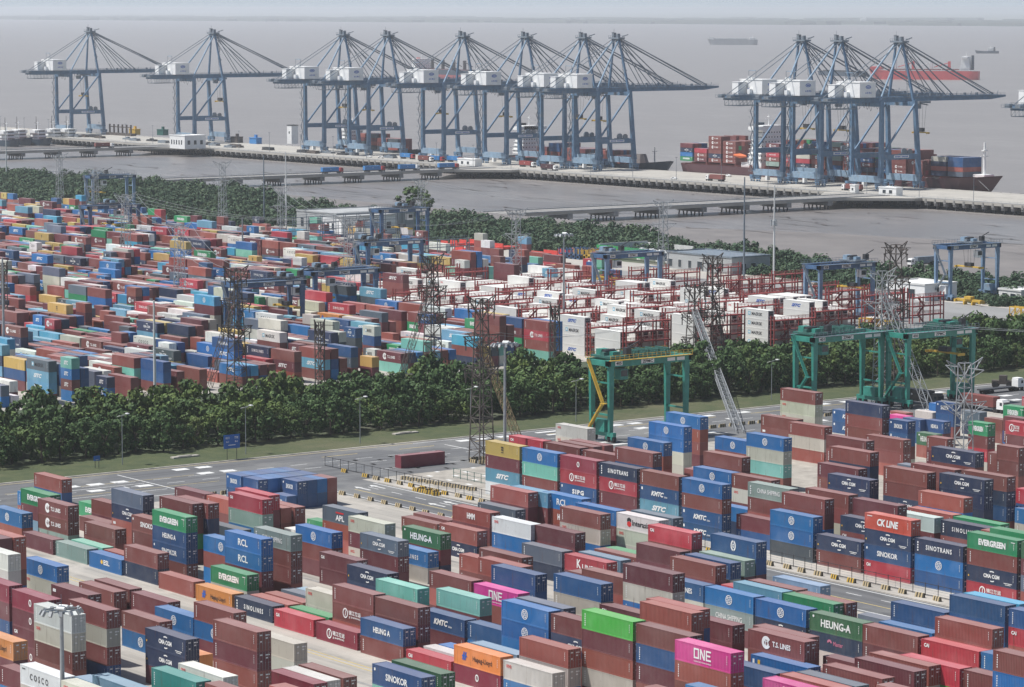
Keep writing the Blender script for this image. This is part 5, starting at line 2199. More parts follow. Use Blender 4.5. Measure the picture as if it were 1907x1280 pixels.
# ---------------------------------------------------------------- ships
def hull(b,L,B,D,draft,bow=.16,stern=.06,flare=1.0,z=-6,n=26,sheer=2.0,xdir=1):
    """bow towards +x; deck polygon and side skins"""
    secs=[]
    for i in range(n+1):
        u=i/n; x=L*u
        wk=1.0
        if u>1-bow: q=(u-(1-bow))/bow; wk=math.sqrt(max(0,1-q**2.2))
        if u<stern: q=1-u/stern; wk=1-.22*q*q
        ww=1.0
        if u>1-bow*1.25: q=(u-(1-bow*1.25))/(bow*1.25); ww=max(0,1-q**1.5)
        if u<stern*1.4: q=1-u/(stern*1.4); ww=1-.55*q*q
        top=z+D+(sheer*((u-(1-bow*1.6))/(bow*1.6))**2 if u>1-bow*1.6 else 0)
        xb=x-(L*.02*max(0,(u-(1-bow))/bow)**1.0*3 if u>1-bow else 0)
        secs.append((x,xb,B/2*wk,B/2*ww,top))
    vs=[];fs=[]
    for (x,xb,wt,wb,top) in secs:
        for s in (-1,1): vs+=[(x,s*wt,top),((x+xb)/2,s*(wt*.6+wb*.4),z+D*.5),(xb,s*wb,z-.5)]
    for i in range(n):
        o=i*6; p=o+6
        for k in (0,1): 
            fs.append((o+k,p+k,p+k+1,o+k+1)); fs.append((o+3+k,o+4+k,p+4+k,p+3+k))
    fs.append((0,1,2,5,4,3))
    b.add(vs,fs)
    dk=MB(); 
    for i in range(n):
        a,c=secs[i],secs[i+1]; dk.quad((a[0],-a[2],a[4]-.9),(c[0],-c[2],c[4]-.9),(c[0],c[2],c[4]-.9),(a[0],a[2],a[4]-.9))
    return dk,secs
def ship(name,label,loc,rz,L,B,D,mh,md,draft=5,cat='ship',**kw):
    e=empty(name,(loc[0],loc[1],0),rz); tag(e,label,cat)
    b=MB(); dk,secs=hull(b,L,B,D,draft,**kw); b.build('hull',mh,e); dk.build('deck',md,e); return e
def superstr(e,x,z,wx,wy,floors,funnel=True,fm='hull_navy',h=2.7):
    b=MB()
    for f in range(floors):
        k=1-.05*f; b.box(x-wx/2*k,-wy/2*k,z+f*h,x+wx/2*k,wy/2*k,z+f*h+h-.25); b.box(x-wx/2*k-.4,-wy/2*k-.4,z+f*h+h-.25,x+wx/2*k+.4,wy/2*k+.4,z+f*h+h)
    zt=z+floors*h
    b.box(x-wx*.25,-wy/2-2.2,zt-h,x+wx*.35,wy/2+2.2,zt-.6)
    b.build('bridge_house',M['white'],e)
    g=MB()
    for f in range(floors):
        k=1-.05*f
        for q in range(7):
            u=-wx/2*k+.8+q*(wx*k-1.6)/6
            g.box(x+u-.35,-wy/2*k-.03,z+f*h+1.1,x+u+.35,-wy/2*k,z+f*h+1.9)
        for q in range(8):
            v=-wy/2*k+.8+q*(wy*k-1.6)/7; g.box(x+wx/2*k,v-.4,z+f*h+1.1,x+wx/2*k+.03,v+.4,z+f*h+1.9)
    g.build('windows',M['glass'],e)
    m=MB(); m.tube((x,0,zt),(x,0,zt+7),.35,6,.15).bar((x,-3,zt+4),(x,3,zt+4),.2).box(x-1,-.5,zt+5.2,x+1,.5,zt+5.6); m.build('mast',M['white'],e)
    if funnel:
        u=MB(); u.box(x-wx*.5-4.5,-2.4,z,x-wx*.5-.8,2.4,zt+1.5); u.build('funnel',M[fm],e)
# container ship at the right berth
cs0=Vector((-1532,1283,0))
CSH=ship('container_ship','maroon container ship loaded with boxes at the right berth',(cs0.x,cs0.y),0,275,29,11.2,M['hull_maroon'],M['hull_rust'],bow=.15,stern=.05,sheer=3.2)
b=MB(); 
for hx in (66,): b.box(hx-6,-12,4,hx+13,12,8)
b.build('house_base',M['white'],CSH)
superstr(CSH,72,8,12,24,8,True,'hull_navy',2.9)
b=MB(); b.tube((260,0,7),(260,0,27),.9,8,.6).bar((260,-3,19),(260,3,19),.5).box(259,-1.6,22,261,1.6,22.6).box(255,-4,7,264,4,8.5); b.build('foremast',M['white'],CSH)
b=MB()
for i in range(17): b.box(13.6+i*14.0,-13.6,4.4,14.3+i*14.0,13.6,6.6)
for s in (-1,1):
    b.bar((4,s*13.7,5.8),(230,s*13.7,5.8),.12); b.bar((4,s*13.7,5.3),(230,s*13.7,5.3),.1)
b.build('lashing_bridge',M['hull_rust'],CSH)
b=MB(); b.tube((60,-13,12),(66,-13.2,12),1.5,8,.6).tube((60,-13,12),(54.5,-13.2,12.3),1.5,8,.6); b.build('lifeboat',M['pink_red'],CSH)
b=MB(); b.box(258,-8.2,1.2,260,-7.2,4.0).bar((259,-8,3.6),(261,-7.6,1.2),.7); b.build('anchor',M['dark'],CSH)
# mooring lines
b=MB(); b.tube((232,-12,6.2),(180,-16,.8),.09,4).tube((236,-11,6.2),(205,-16,.8),.09,4).tube((258,-6,7.5),(280,-16,.8),.09,4); b.build('mooring_line',M['galv'],CSH)
rs=random.Random(5)
SHIPC=[('br',7),('mr',5),('nb',4),('nv',3),('gr',1),('pg',1),('bl',2),('gy',1),('rd',2),('cm',1),('sr',2)]
pool=[c for c,k in SHIPC for _ in range(k)]
bays=[(1,4),(15,3),(29,6),(43,5),(84,5),(98,6),(112,5),(126,6),(140,6),(154,6),(168,5),(182,5),(196,5),(210,3),(224,4),(238,4)]
for bx,h in bays:
    for r_ in range(10):
        ww=11
        hh=h+rs.choice([0,0,0,-1]) if r_>0 else h
        if bx>=224 and (r_<2 or r_>7): continue
        for k in range(hh):
            y=cs0.y-12.6+r_*2.52; cc=rs.choice(pool); c=shade(PAL[cc],rs.uniform(.85,1.15))
            x=cs0.x+bx; z=6.8+k*2.75
            if bx==29 or bx==43: cc='br' if rs.random()<.7 else cc; c=PAL[cc]
            if bx in (196,210): cc='br' if rs.random()<.8 else cc; c=PAL[cc]
            if bx==238: cc=['gy','sr','nb','nb'][k%4]; c=PAL[cc]
            stackbox(x,y,z,12.19,c)
            code={'br':'T','mr':'T','nb':'H','nv':'G','gr':'E','rd':'N'}.get(cc,'') if rs.random()<.7 else ''
            if code and r_<=1:
                mm=marks(code,12.19,cc)
                if mm:
                    o=len(marksMB.v); marksMB.v.extend([(v.co.x+x,v.co.y+y,v.co.z+z) for v in mm.vertices]); marksMB.f.extend([tuple(q+o for q in p.vertices) for p in mm.polygons]); marksMB.m.extend([p.material_index for p in mm.polygons])
# ship behind the middle cranes with its dark bow showing
BW=ship('cargo_ship','dark blue cargo ship moored behind the middle cranes',(-1725,1277),0,177,24,8.6,M['hull_navy'],M['hull_rust'],bow=.17,stern=.05,sheer=3.0)
superstr(BW,24,5,11,20,7,True,'dark')
b=MB(); b.tube((160,0,3.5),(160,0,14),.5,6,.3).bar((160,-2,11),(160,2,11),.3); b.box(156,-5,2.6,166,5,3.4); b.build('foremast',M['galv'],BW)
b=MB(); b.tube((147,-1,2.5),(147,-1,9),5.5,8,3.5); b.build('tarpaulin_heap',simple('tarpaulin_grey',(.19,.17,.16),.9,0,.1,.3),BW)
for bx,h in ((44,3),(58,4),(72,3),(86,3),(100,2),(114,3),(128,2)):
    for r_ in range(7):
        for k in range(h):
            stackbox(-1725+bx,1277-9+r_*2.56,2.2+k*2.75,12.19,shade(PAL[rs.choice(['br','mr','sr','gy','nb','br'])],rs.uniform(.85,1.15)))
s2=ship('feeder_ship','small dark ship moored behind the left middle cranes',(-1935,1277),0,110,18,7.5,M['hull_navy'],M['hull_rust'],bow=.2)
superstr(s2,16,3,9,15,5,True,'dark')
for bx,h in ((30,4),(44,4),(58,3),(72,3)):
    for r_ in range(5):
        for k in range(h): stackbox(-1935+bx,1277-6.5+r_*2.56,1.2+k*2.75,12.19,shade(PAL[rs.choice(['br','dg','mr','sr'])],1))
# finish the far stacks as one mesh
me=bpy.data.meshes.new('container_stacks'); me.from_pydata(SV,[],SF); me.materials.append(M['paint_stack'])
ca=me.color_attributes.new('paint','FLOAT_COLOR','CORNER')
flatc=[]
for c in SC: flatc.extend([c[0],c[1],c[2],1.0]*4)
ca.data.foreach_set('color',flatc); me.update()
st_o=link('container_stacks',me); tag(st_o,'many more stacked shipping containers filling the yards and ship decks','containers',kind='stuff')
ml=marksMB.build('lettering',MARKS,st_o)
# ships out on the river
RS=ship('bulk_carrier','red bulk carrier under way on the river',(-3408.5, 3423.0),math.radians(216),172,27,13,M['hull_red'],M['hull_rust'],bow=.12,sheer=4)
superstr(RS,20,9,15,24,7,True,'hull_navy',3); MB().box(3,-13.3,-6,160,-13.1,-1.5).build('boot_topping',simple('boot_pink',(.50,.22,.21),.6),RS); MB().box(150,-10,9,168,10,13.5).build('forecastle',M['hull_red'],RS)
for i in range(4):
    b=MB(); x=46+i*28; b.box(x-2,-2,9,x+2,2,22).tube((x,0,20),(x+24,0,13),.6,5); b.build('deck_crane',M['offwhite'] if i%2 else M['hull_red'],RS)
b=MB(); [b.box(32+i*28,-9,8.6,56+i*28,9,10.2) for i in range(4)]; b.build('hatch_cover',M['hull_rust'],RS)
DS=ship('bulk_carrier','long dark and red bulk carrier anchored beyond the middle cranes',(-4013.9, 2791.2),math.radians(-8),235,32,16,M['hull_navy'],M['hull_rust'],bow=.12)
superstr(DS,18,10,14,28,5,True,'hull_red',3)
b=MB(); b.box(4,-16.3,-6,215,-15.9,2); b.build('boot_topping',simple('boot_red',(.30,.07,.07),.6),DS)
for i in range(4):
    b=MB(); x=56+i*36; b.box(x-2,-2,10,x+2,2,24).tube((x,0,22),(x+26,0,15),.7,5); b.build('deck_crane',M['dark'],DS)
DX=ship('barge','long low dark barge behind the right cranes',(-3808.9, 3461.6),math.radians(-15),150,20,7,M['hull_navy'],M['dark'],bow=.08)
b=MB(); b.box(20,-8,0,140,8,3); b.build('cargo_hold',M['dark'],DX)
BG=ship('river_barge','pale grey river barge far out near the far shore',(-7018.3, 6118.9),math.radians(222),150,30,16,M['hull_grey'],M['hull_grey'],bow=.1)
superstr(BG,14,8,16,24,3,False); b=MB(); b.box(30,-11,8,128,11,13); b.build('cargo_hold',M['hull_grey'],BG)
b=MB(); b.box(130,-8,9,144,8,17); b.build('fore_house',M['offwhite'],BG)
TG=ship('workboat','small dark workboat right of the red bulk carrier',(-5348.1, 5436.8),math.radians(215),58,12,6,M['hull_navy'],M['dark'],bow=.25)
superstr(TG,20,0,14,10,3,True,'dark')
# tugs at the far left berth
for i,(px,py,lb) in enumerate(((8,268,'white tugboat with black mast at the left edge'),(30,266,'second white tugboat from the left edge'),(66,266,'white tugboat with slim dark mast in the middle of the row'),(95,264,'white tugboat right of centre in the moored row'),(122,264,'tallest white tugboat at the right end of the row'))):
    gx,gy=[(-2232.9, 1151.7),(-2245.1, 1168.6),(-2235.8, 1181.1),(-2246.3, 1200.8),(-2239.3, 1210.2)][i]
    t=ship('tugboat',lb,(gx-12,gy),math.radians(8),30,10,5,M['hull_navy'],M['hull_rust'],bow=.3,sheer=1.5); t['group']='tugboats moored in a row'
    superstr(t,13,-1.5,12,7.5,3,False); b=MB(); b.tube((11,0,6),(11,0,17),.35,6,.15).bar((11,-2,12),(11,2,12),.2); b.build('black_mast',M['dark'],t)

# ---------------------------------------------------------------- quay, trestles
QY0,QY1=1197,1267.5
qd=empty('quay'); tag(qd,'long concrete quay carrying the ship cranes','quay')
MB().box(-9000,QY0,-1.6,400,QY1,0).build('deck',M['deck'],qd)
cap=MB().box(-.9,-.25,-2.6,.9,3,-1.6).box(-1.1,.4,-3.9,1.1,2.6,-2.6).box(-.5,-.3,-1.6,.5,-.02,-.3).mesh('pile_cap',M['old_concrete'])
b=MB()
for i in range(330):
    x=-3100+i*7.3
    if -1860<x<-1140: link('pile_cap',cap,qd,(x,QY0,0))
    else: b.box(x-.9,QY0-.25,-2.6,x+.9,QY0+3,-1.6); b.box(x-1.1,QY0+.4,-3.9,x+1.1,QY0+2.6,-2.6)
tag(b.build('pile_cap',M['old_concrete'],qd),kind='stuff')
b=MB()
for i in range(330):
    x=-3100+i*7.3; b.tube((x,QY0+1.5,-8),(x,QY0+1.5,-3.8),.45,6); b.tube((x,QY0+9,-8),(x,QY0+9,-1.5),.45,6); 
b.box(-9000,QY0+14,-7.5,400,QY0+15,-1.6)
tag(b.build('piles',M['dark'],qd),kind='stuff')
b=MB(); b.box(-9000,QY0,0,400,QY0+.3,.35)
for i in range(400): x=-3100+i*6; b.bar((x,QY0+.15,.35),(x,QY0+.15,1.2),.09)
b.bar((-3100,QY0+.15,1.2),(-700,QY0+.15,1.2),.09).bar((-3100,QY0+.15,.8),(-700,QY0+.15,.8),.07)
b.build('railing',M['galv'],qd)
b=MB()
for i in range(300): x=-3100+i*8; b.box(x-.6,QY1,-2.4,x+.6,QY1+.7,.1)
tag(b.build('fender',M['dark'],qd),kind='stuff')
b=MB()
for y in (1232,1262): b.sheet(-3200,y-.35,400,y+.35,.012)
b.build('crane_rail',M['old_concrete'],qd)
def trestle(label,x0,x1,y0,y1,flare,skip=()):
    e=empty('trestle_bridge',((x0+x1)/2,y0,0)); tag(e,label,'bridge','access bridges between land and quay')
    w=(x1-x0)/2; L=y1-y0
    b=MB(); b.box(-w,0,-1.5,w,L,0)
    # widening junction at the quay
    if flare: b.prism([(-w-flare,L+.01),(-w-flare,L-6),(-w,L-flare*1.3),(w,L-flare*1.3),(w+flare,L-6),(w+flare,L+.01)],-1.503,-.003)
    b.build('deck',M['deck'],e)
    b=MB()
    for s in (-1,1):
        b.box(s*w-.2,0,0,s*w+.2,L,.5); b.bar((s*w,0,1.1),(s*w,L,1.1),.1)
        for i in range(int(L/4)): b.bar((s*w,i*4,.5),(s*w,i*4,1.1),.08)
    b.build('railing',M['galv'],e)
    MB().sheet(-w+1,0,w-1,L,.012).build('roadway',simple('bridge_roadway',(.27,.26,.245),.85,0,.12,.1),e)
    k=0; y=10
    while y<L-10:
        bt=MB(); bt.box(-w-.8,y-1.5,-3.9,w+.8,y+1.5,-1.5)
        bt.mat(1)
        for q in range(7):
            xx=-w+.8+q*(2*w-1.6)/6; dx=(.9 if q%2 else -.9)
            bt.tube((xx,y,-3.9),(xx+dx,y,-8),.42,6)
        bt.build('bent',[M['old_concrete'],M['dark']],e); y+=30
    return e
trestle('right access bridge with pale railings',-1281,-1260,932,1197,26)
trestle('middle access bridge carrying blue box trucks',-1651,-1631,932,1197,26)
trestle('left access bridge beside the white pier building',-2052,-2030,932,1197,20)

# ---------------------------------------------------------------- ship-to-shore cranes
def sts(first,x,label):
    if first is not None:
        e=copy_tree(first); e.location.x=x; e['label']=label; return e
    e=empty('gantry_crane',(x,1232,0)); tag(e,label,'crane','blue ship cranes along the quay')
    U=12.5; G=30
    # bogies
    for su in (-1,1):
        for v in (0,G):
            b=MB(); b.box(su*U-4.5,v-.8,2.6,su*U+4.5,v+.8,3.9)
            for q in (-1,1):
                b.box(su*U+q*2.6-1.9,v-.6,1.3,su*U+q*2.6+1.9,v+.6,2.5)
                for k in (-1,1): b.tube((su*U+q*2.6+k*1.1,v-.5,.55),(su*U+q*2.6+k*1.1,v+.5,.55),.52,8)
            b.build('bogie',M['steel_blue'],e)
    for v in (0,G):
        MB().box(-U-1,v-1.2,3.9,U+1,v+1.2,7.6).build('sill_beam',M['pale_blue'],e)
    for su in (-1,1):
        b=MB(); b.bar((su*U,0,6.6),(su*U,0,51),2.3,2.5,2.0,2.2); b.bar((su*(U-.4),0,6.6),(su*U,0,16),4.2,1.7,1.9,1.5); b.build('leg',M['steel_blue'],e)
        b=MB(); b.bar((su*U,G,6.6),(su*(U-1),G-3,51),2.3,2.5,2.0,2.2); b.bar((su*U,G,6.6),(su*U,G-1,16),4.0,1.7,1.9,1.5); b.build('leg',M['steel_blue'],e)
        b=MB(); b.box(su*U-.9,0,17,su*U+.9,G-1,20); b.build('portal_beam',M['steel_blue'],e)
        b=MB(); b.bar((su*U,1,20),(su*(U-.5),G-3.2,49),.95); b.build('brace',M['steel_blue'],e)
    b=MB(); b.mat(0).box(U+.92,9,17.9,U+.98,21,19.4); put(b,'SPCC',0,0,.01,0) if False else None
    b.mat(1); [b.box(U+.99,10+q*1.05,18.3,U+1.02,10+q*1.05+(.75 if q!=4 else .2),19.0) for q in range(10)]; b.build('name_board',[M['white'],M['blue_mark']],e)
    for v in (0,G-3): MB().box(-U,v-.8,47.5,U,v+.8,50).build('cross_beam',M['steel_blue'],e)
    # girder and boom
    b=MB()
    for s in (-1,1): b.box(s*3.4-.85,-33,49.7,s*3.4+.85,31,52.7)
    for v in (-33,-20,-8,8,18,30): b.box(-2.65,v-.3,50.5,2.65,v+.3,52)
    b.build('girder',M['steel_blue'],e)
    b=MB()
    for s in (-1,1):
        b.bar((s*3.2,31.5,51.4),(s*3.2,96,51.4),1.5,2.8); b.bar((s*3.2,96,51.4),(s*3.2,109,52),1.5,2.8,1.3,1.2)
    for v in range(36,108,9): b.box(-2.5,v-.3,50.6,2.5,v+.3,52)
    b.build('boom',M['steel_blue'],e)
    b=MB()
    for s in (-1,1):
        for v in range(-32,108,4): b.bar((s*4.6,v,52.4),(s*4.6,v,53.7),.12)
        b.bar((s*4.6,-33,53.7),(s*4.6,108,53.7),.12); b.bar((s*4.6,-33,53.1),(s*4.6,108,53.1),.08); b.box(s*4.5-.5,-33,52.2,s*4.5+.5,108,52.35)
    for v in (40,50,58,66,78,88,100): b.box(-.6,v,52.6,.6,v+1.2,54.2).bar((3.5,v+2,52.4),(3.5,v+2.8,55),.25)
    b.build('walkway',M['steel_grey'],e)
    # apex frame
    for s in (-1,1):
        MB().bar((s*(U-2),G-3,50),(s*2.6,G-5,84),1.3,1.3,1.0,1.0).build('mast_leg',M['steel_blue'],e)
        MB().tube((s*(U-1.5),0,51),(s*2.6,G-5.5,83.5),.62,8).build('back_stay',M['pale_blue'],e)
        b=MB(); b.tube((s*3.2,-31,53),(s*2.6,G-6,84),.24,6).tube((s*3.2,-14,67),(s*3.2,-14,60.5),.14,5); b.build('rear_tie',M['steel_grey'],e)
        b=MB(); b.tube((s*3.2,66,53),(s*2.6,G-4,84),.34,6).tube((s*3.2,99,53.3),(s*2.6,G-4,84.6),.38,6).tube((s*2.4,97,53.3),(s*1.6,G-4,85.2),.22,6).tube((s*2.2,47,53),(s*2.6,G-4,83),.25,6).tube((s*3.0,57,53),(s*2.6,G-4,83.5),.28,6); b.build('forestay',M['steel_grey'],e)
    MB().bar((-3.2,-14,67),(3.2,-14,67),.3).build('tie_spreader',M['pale_blue'],e)
    b=MB(); b.box(-5.2,G-7.5,84,5.2,G-2.2,85); b.box(-3.6,G-6,85,-1.6,G-4,88).box(.8,G-6,85,2.6,G-4,87.4)
    for q in range(6): b.bar((-5.2+q*2.08,G-7.5,85),(-5.2+q*2.08,G-7.5,86.2),.12).bar((-5.2+q*2.08,G-2.2,85),(-5.2+q*2.08,G-2.2,86.2),.12)
    b.bar((-5.2,G-7.5,86.2),(5.2,G-7.5,86.2),.12).bar((-5.2,G-2.2,86.2),(5.2,G-2.2,86.2),.12)
    b.bar((-3.8,G-6,88.2),(-1.4,G-6,88.2),.3).bar((2,G-2,85.4),(2.6,G+2.5,86.8),.5).tube((-2.6,G-5,85),(-2.6,G-5,90.5),.1,4)
    b.build('mast_head',M['steel_grey'],e)
    # zig-zag stairs up mast and left landside leg
    b=MB()
    for q in range(8):
        z=52+q*4; yv=G-2.2-q*.22; x0=5.2-q*.35
        b.box(x0-.6,yv,z,x0+2.2,yv+1.5,z+.15); b.bar((x0+(2 if q%2 else -.4),yv+.8,z),(x0+(-.4 if q%2 else 2),yv+.8,z+4),.5,.2); b.bar((x0+2.2,yv,z),(x0+2.2,yv,z+1.2),.12); b.bar((x0-.6,yv,z),(x0-.6,yv,z+4),.2)
    b.build('mast_stairs',M['steel_grey'],e)
    b=MB(); X=-U
    for q in range(11):
        z=6+q*4
        b.box(X-3.4,-2.6,z,X-.8,-1.0,z+.15)
        b.bar((X-3.1 if q%2 else X-1,-1.8,z),(X-1 if q%2 else X-3.1,-1.8,z+4),.55,.18); b.bar((X-3.4,-2.6,z),(X-3.4,-2.6,z+1.2),.13); b.bar((X-3.4,-2.6,z+1.2),(X-.8,-2.6,z+1.2),.1); b.bar((X-.9,-1,z),(X-.9,-1,z+4),.16)
    b.build('stair_tower',M['steel_grey'],e)
    # machinery house with sloping corner, annex and roof vents
    b=MB(); b.prism([(-10,-15),(10,-15),(10,-2.6),(6,-2.6),(-10,-2.6)],52.9,61.4)
    b.prism([(-10.25,-15.25),(10.25,-15.25),(10.25,-2.4),(-10.25,-2.4)],61.4,61.8)
    b.box(-9,-22,52.9,-3.5,-15.3,60.0); b.box(-9.2,-22.2,60.0,-3.3,-15.26,60.25); b.tube((-6,-11,61.8),(-6,-11,63.4),1.0,8); b.tube((-3,-11,61.8),(-3,-11,62.9),1.0,8)
    b.box(-1,-17.3,53,1.5,-15.28,56)
    b.build('machinery_house',M['white'],e)
    b=MB(); vs=MB()
    vs.ring(0,0,.0,.01,0,4)
    n=16
    for i in range(n):
        a0=2*math.pi*i/n; a1=2*math.pi*(i+1)/n
        b.quad((10.03,-8.4+2.1*math.cos(a0),58.9+1.05*math.sin(a0)),(10.03,-8.4+2.1*math.cos(a1),58.9+1.05*math.sin(a1)),(10.03,-8.4+1.6*math.cos(a1),58.9+.65*math.sin(a1)),(10.03,-8.4+1.6*math.cos(a0),58.9+.65*math.sin(a0)))
    b.box(10.0,-9.6,58.6,10.04,-7.2,59.2); put(b,'6 0 8 6',-8.3,55.6,1.2,0,.03,width=4.6,y=10.04,axis='y')
    b.tube((-2.3,-15.05,56),(-2.3,-15.3,56),.5,8)
    b.build('house_lettering',[M['blue_mark']],e)
    # backreach platform and hanging frames
    b=MB()
    for s in (-1,1):
        for z in (46.4,49.6): b.bar((s*6.5,-30,z),(s*6.5,-12,z),.25)
        for v in range(-30,-11,3): b.bar((s*6.5,v,46.4),(s*6.5,v,51),.18); b.bar((s*6.5,v,46.4),(s*6.5,v+3,49.6),.12)
    for v in range(-30,-11,3): b.bar((-6.5,v,46.4),(6.5,v,46.4),.2); b.bar((-6.5,v,49.6),(6.5,v,49.6),.15)
    b.box(-6.5,-30,46.2,6.5,-22,46.35); b.box(-8,-36,51,8,-30,51.2); b.box(-6,-35.5,51.2,-3,-32,53.2); b.box(1,-35,51.2,5,-32,52.6)
    for q in range(9): b.bar((-8+q*2,-36,51.2),(-8+q*2,-36,53),.12)
    b.bar((-8,-36,53),(8,-36,53),.12).bar((-8,-36,52.2),(8,-36,52.2),.1)
    for q in range(5): b.bar((-9+q*.1,-20+q*4,50),(-9,-20+q*4,53.8),.14)
    b.build('rear_platform',M['steel_grey'],e)
    # festoon loops
    b=MB()
    for q in range(8):
        v=-8+q*2.6
        for k in range(4):
            t0=k/4;t1=(k+1)/4; f=lambda t:(4.9,v+2.6*t,50-6*t*(1-t)*4*(.5+.35*((q*7)%3)/2))
            b.bar(f(t0),f(t1),.14)
    b.build('festoon_cable',M['dark'],e)
    # trolley, cabin, spreader
    v=22
    b=MB(); b.box(-4,v-4,48.6,4,v+4,49.8); b.box(2.4,v-8,45.6,5,v-4.6,48.4); b.bar((-3,v-3,49),(3,v+3,47.5),.6); b.build('trolley',M['steel_grey'],e)
    b=MB(); b.box(-6.1,v-.4,31.2,6.1,v+.4,31.9)
    for s in (-1,1): b.box(s*6-.3,v-1.2,30.8,s*6+.3,v+1.2,31.8)
    b.mat(1).box(-2.4,v-1,32,2.4,v+1,34.2); 
    for s in (-1,1):
        for q in (-1,1): b.mat(1).bar((s*2,v+q*.8,34.2),(s*3,v+q*1.5,48.6),.09)
    b.build('spreader',[M['yellow'],M['dark']],e)
    # cable reel on portal beam
    b=MB(); b.tube((U-.6,18,21.4),(U+.5,18,21.4),2.0,14); b.tube((U-.6,22.6,21.2),(U+.5,22.6,21.2),1.7,12); b.box(U-.8,14,20,U+.8,25,20.4); b.build('cable_reel',M['steel_grey'],e)
    b=MB(); b.box(-2,-1.4,1.2,-.4,1.0,3.8); b.build('electrical_cabinet',M['white'],e)
    return e
xs=[-2281.2,-2084.1,-1901.2,-1843.5,-1751.2,-1678.7,-1615.2,-1580.1,-1401.1,-1367.8,-1316.6]
names=['leftmost blue ship crane standing alone','second blue ship crane from the left, standing alone','blue ship crane third from the left','blue ship crane fourth from the left','blue ship crane fifth from the left','blue ship crane sixth from the left','blue ship crane seventh from the left behind the foremost middle one','blue ship crane at the right end of the middle group, boom over empty water','leftmost of the three blue cranes at the container ship','middle one of the three blue cranes at the container ship','rightmost of the three blue cranes at the container ship']
c0=None
for x,n in zip(xs,names):
    e=sts(c0,x,n)
    if c0 is None: c0=e
e=copy_tree(c0); e.location.x=-1166; e['label']='blue ship crane cut off by the right edge'
rj=random.Random(7)
for e in [o for o in C.objects if o.name.startswith('gantry_crane') and o.parent is None]:
    dv=rj.uniform(-16,22); dz=rj.uniform(-6,8)
    for ch in e.children:
        if ch.name.startswith(('trolley','spreader')): ch.location.y=dv
        if ch.name.startswith('spreader'): ch.location.z=0
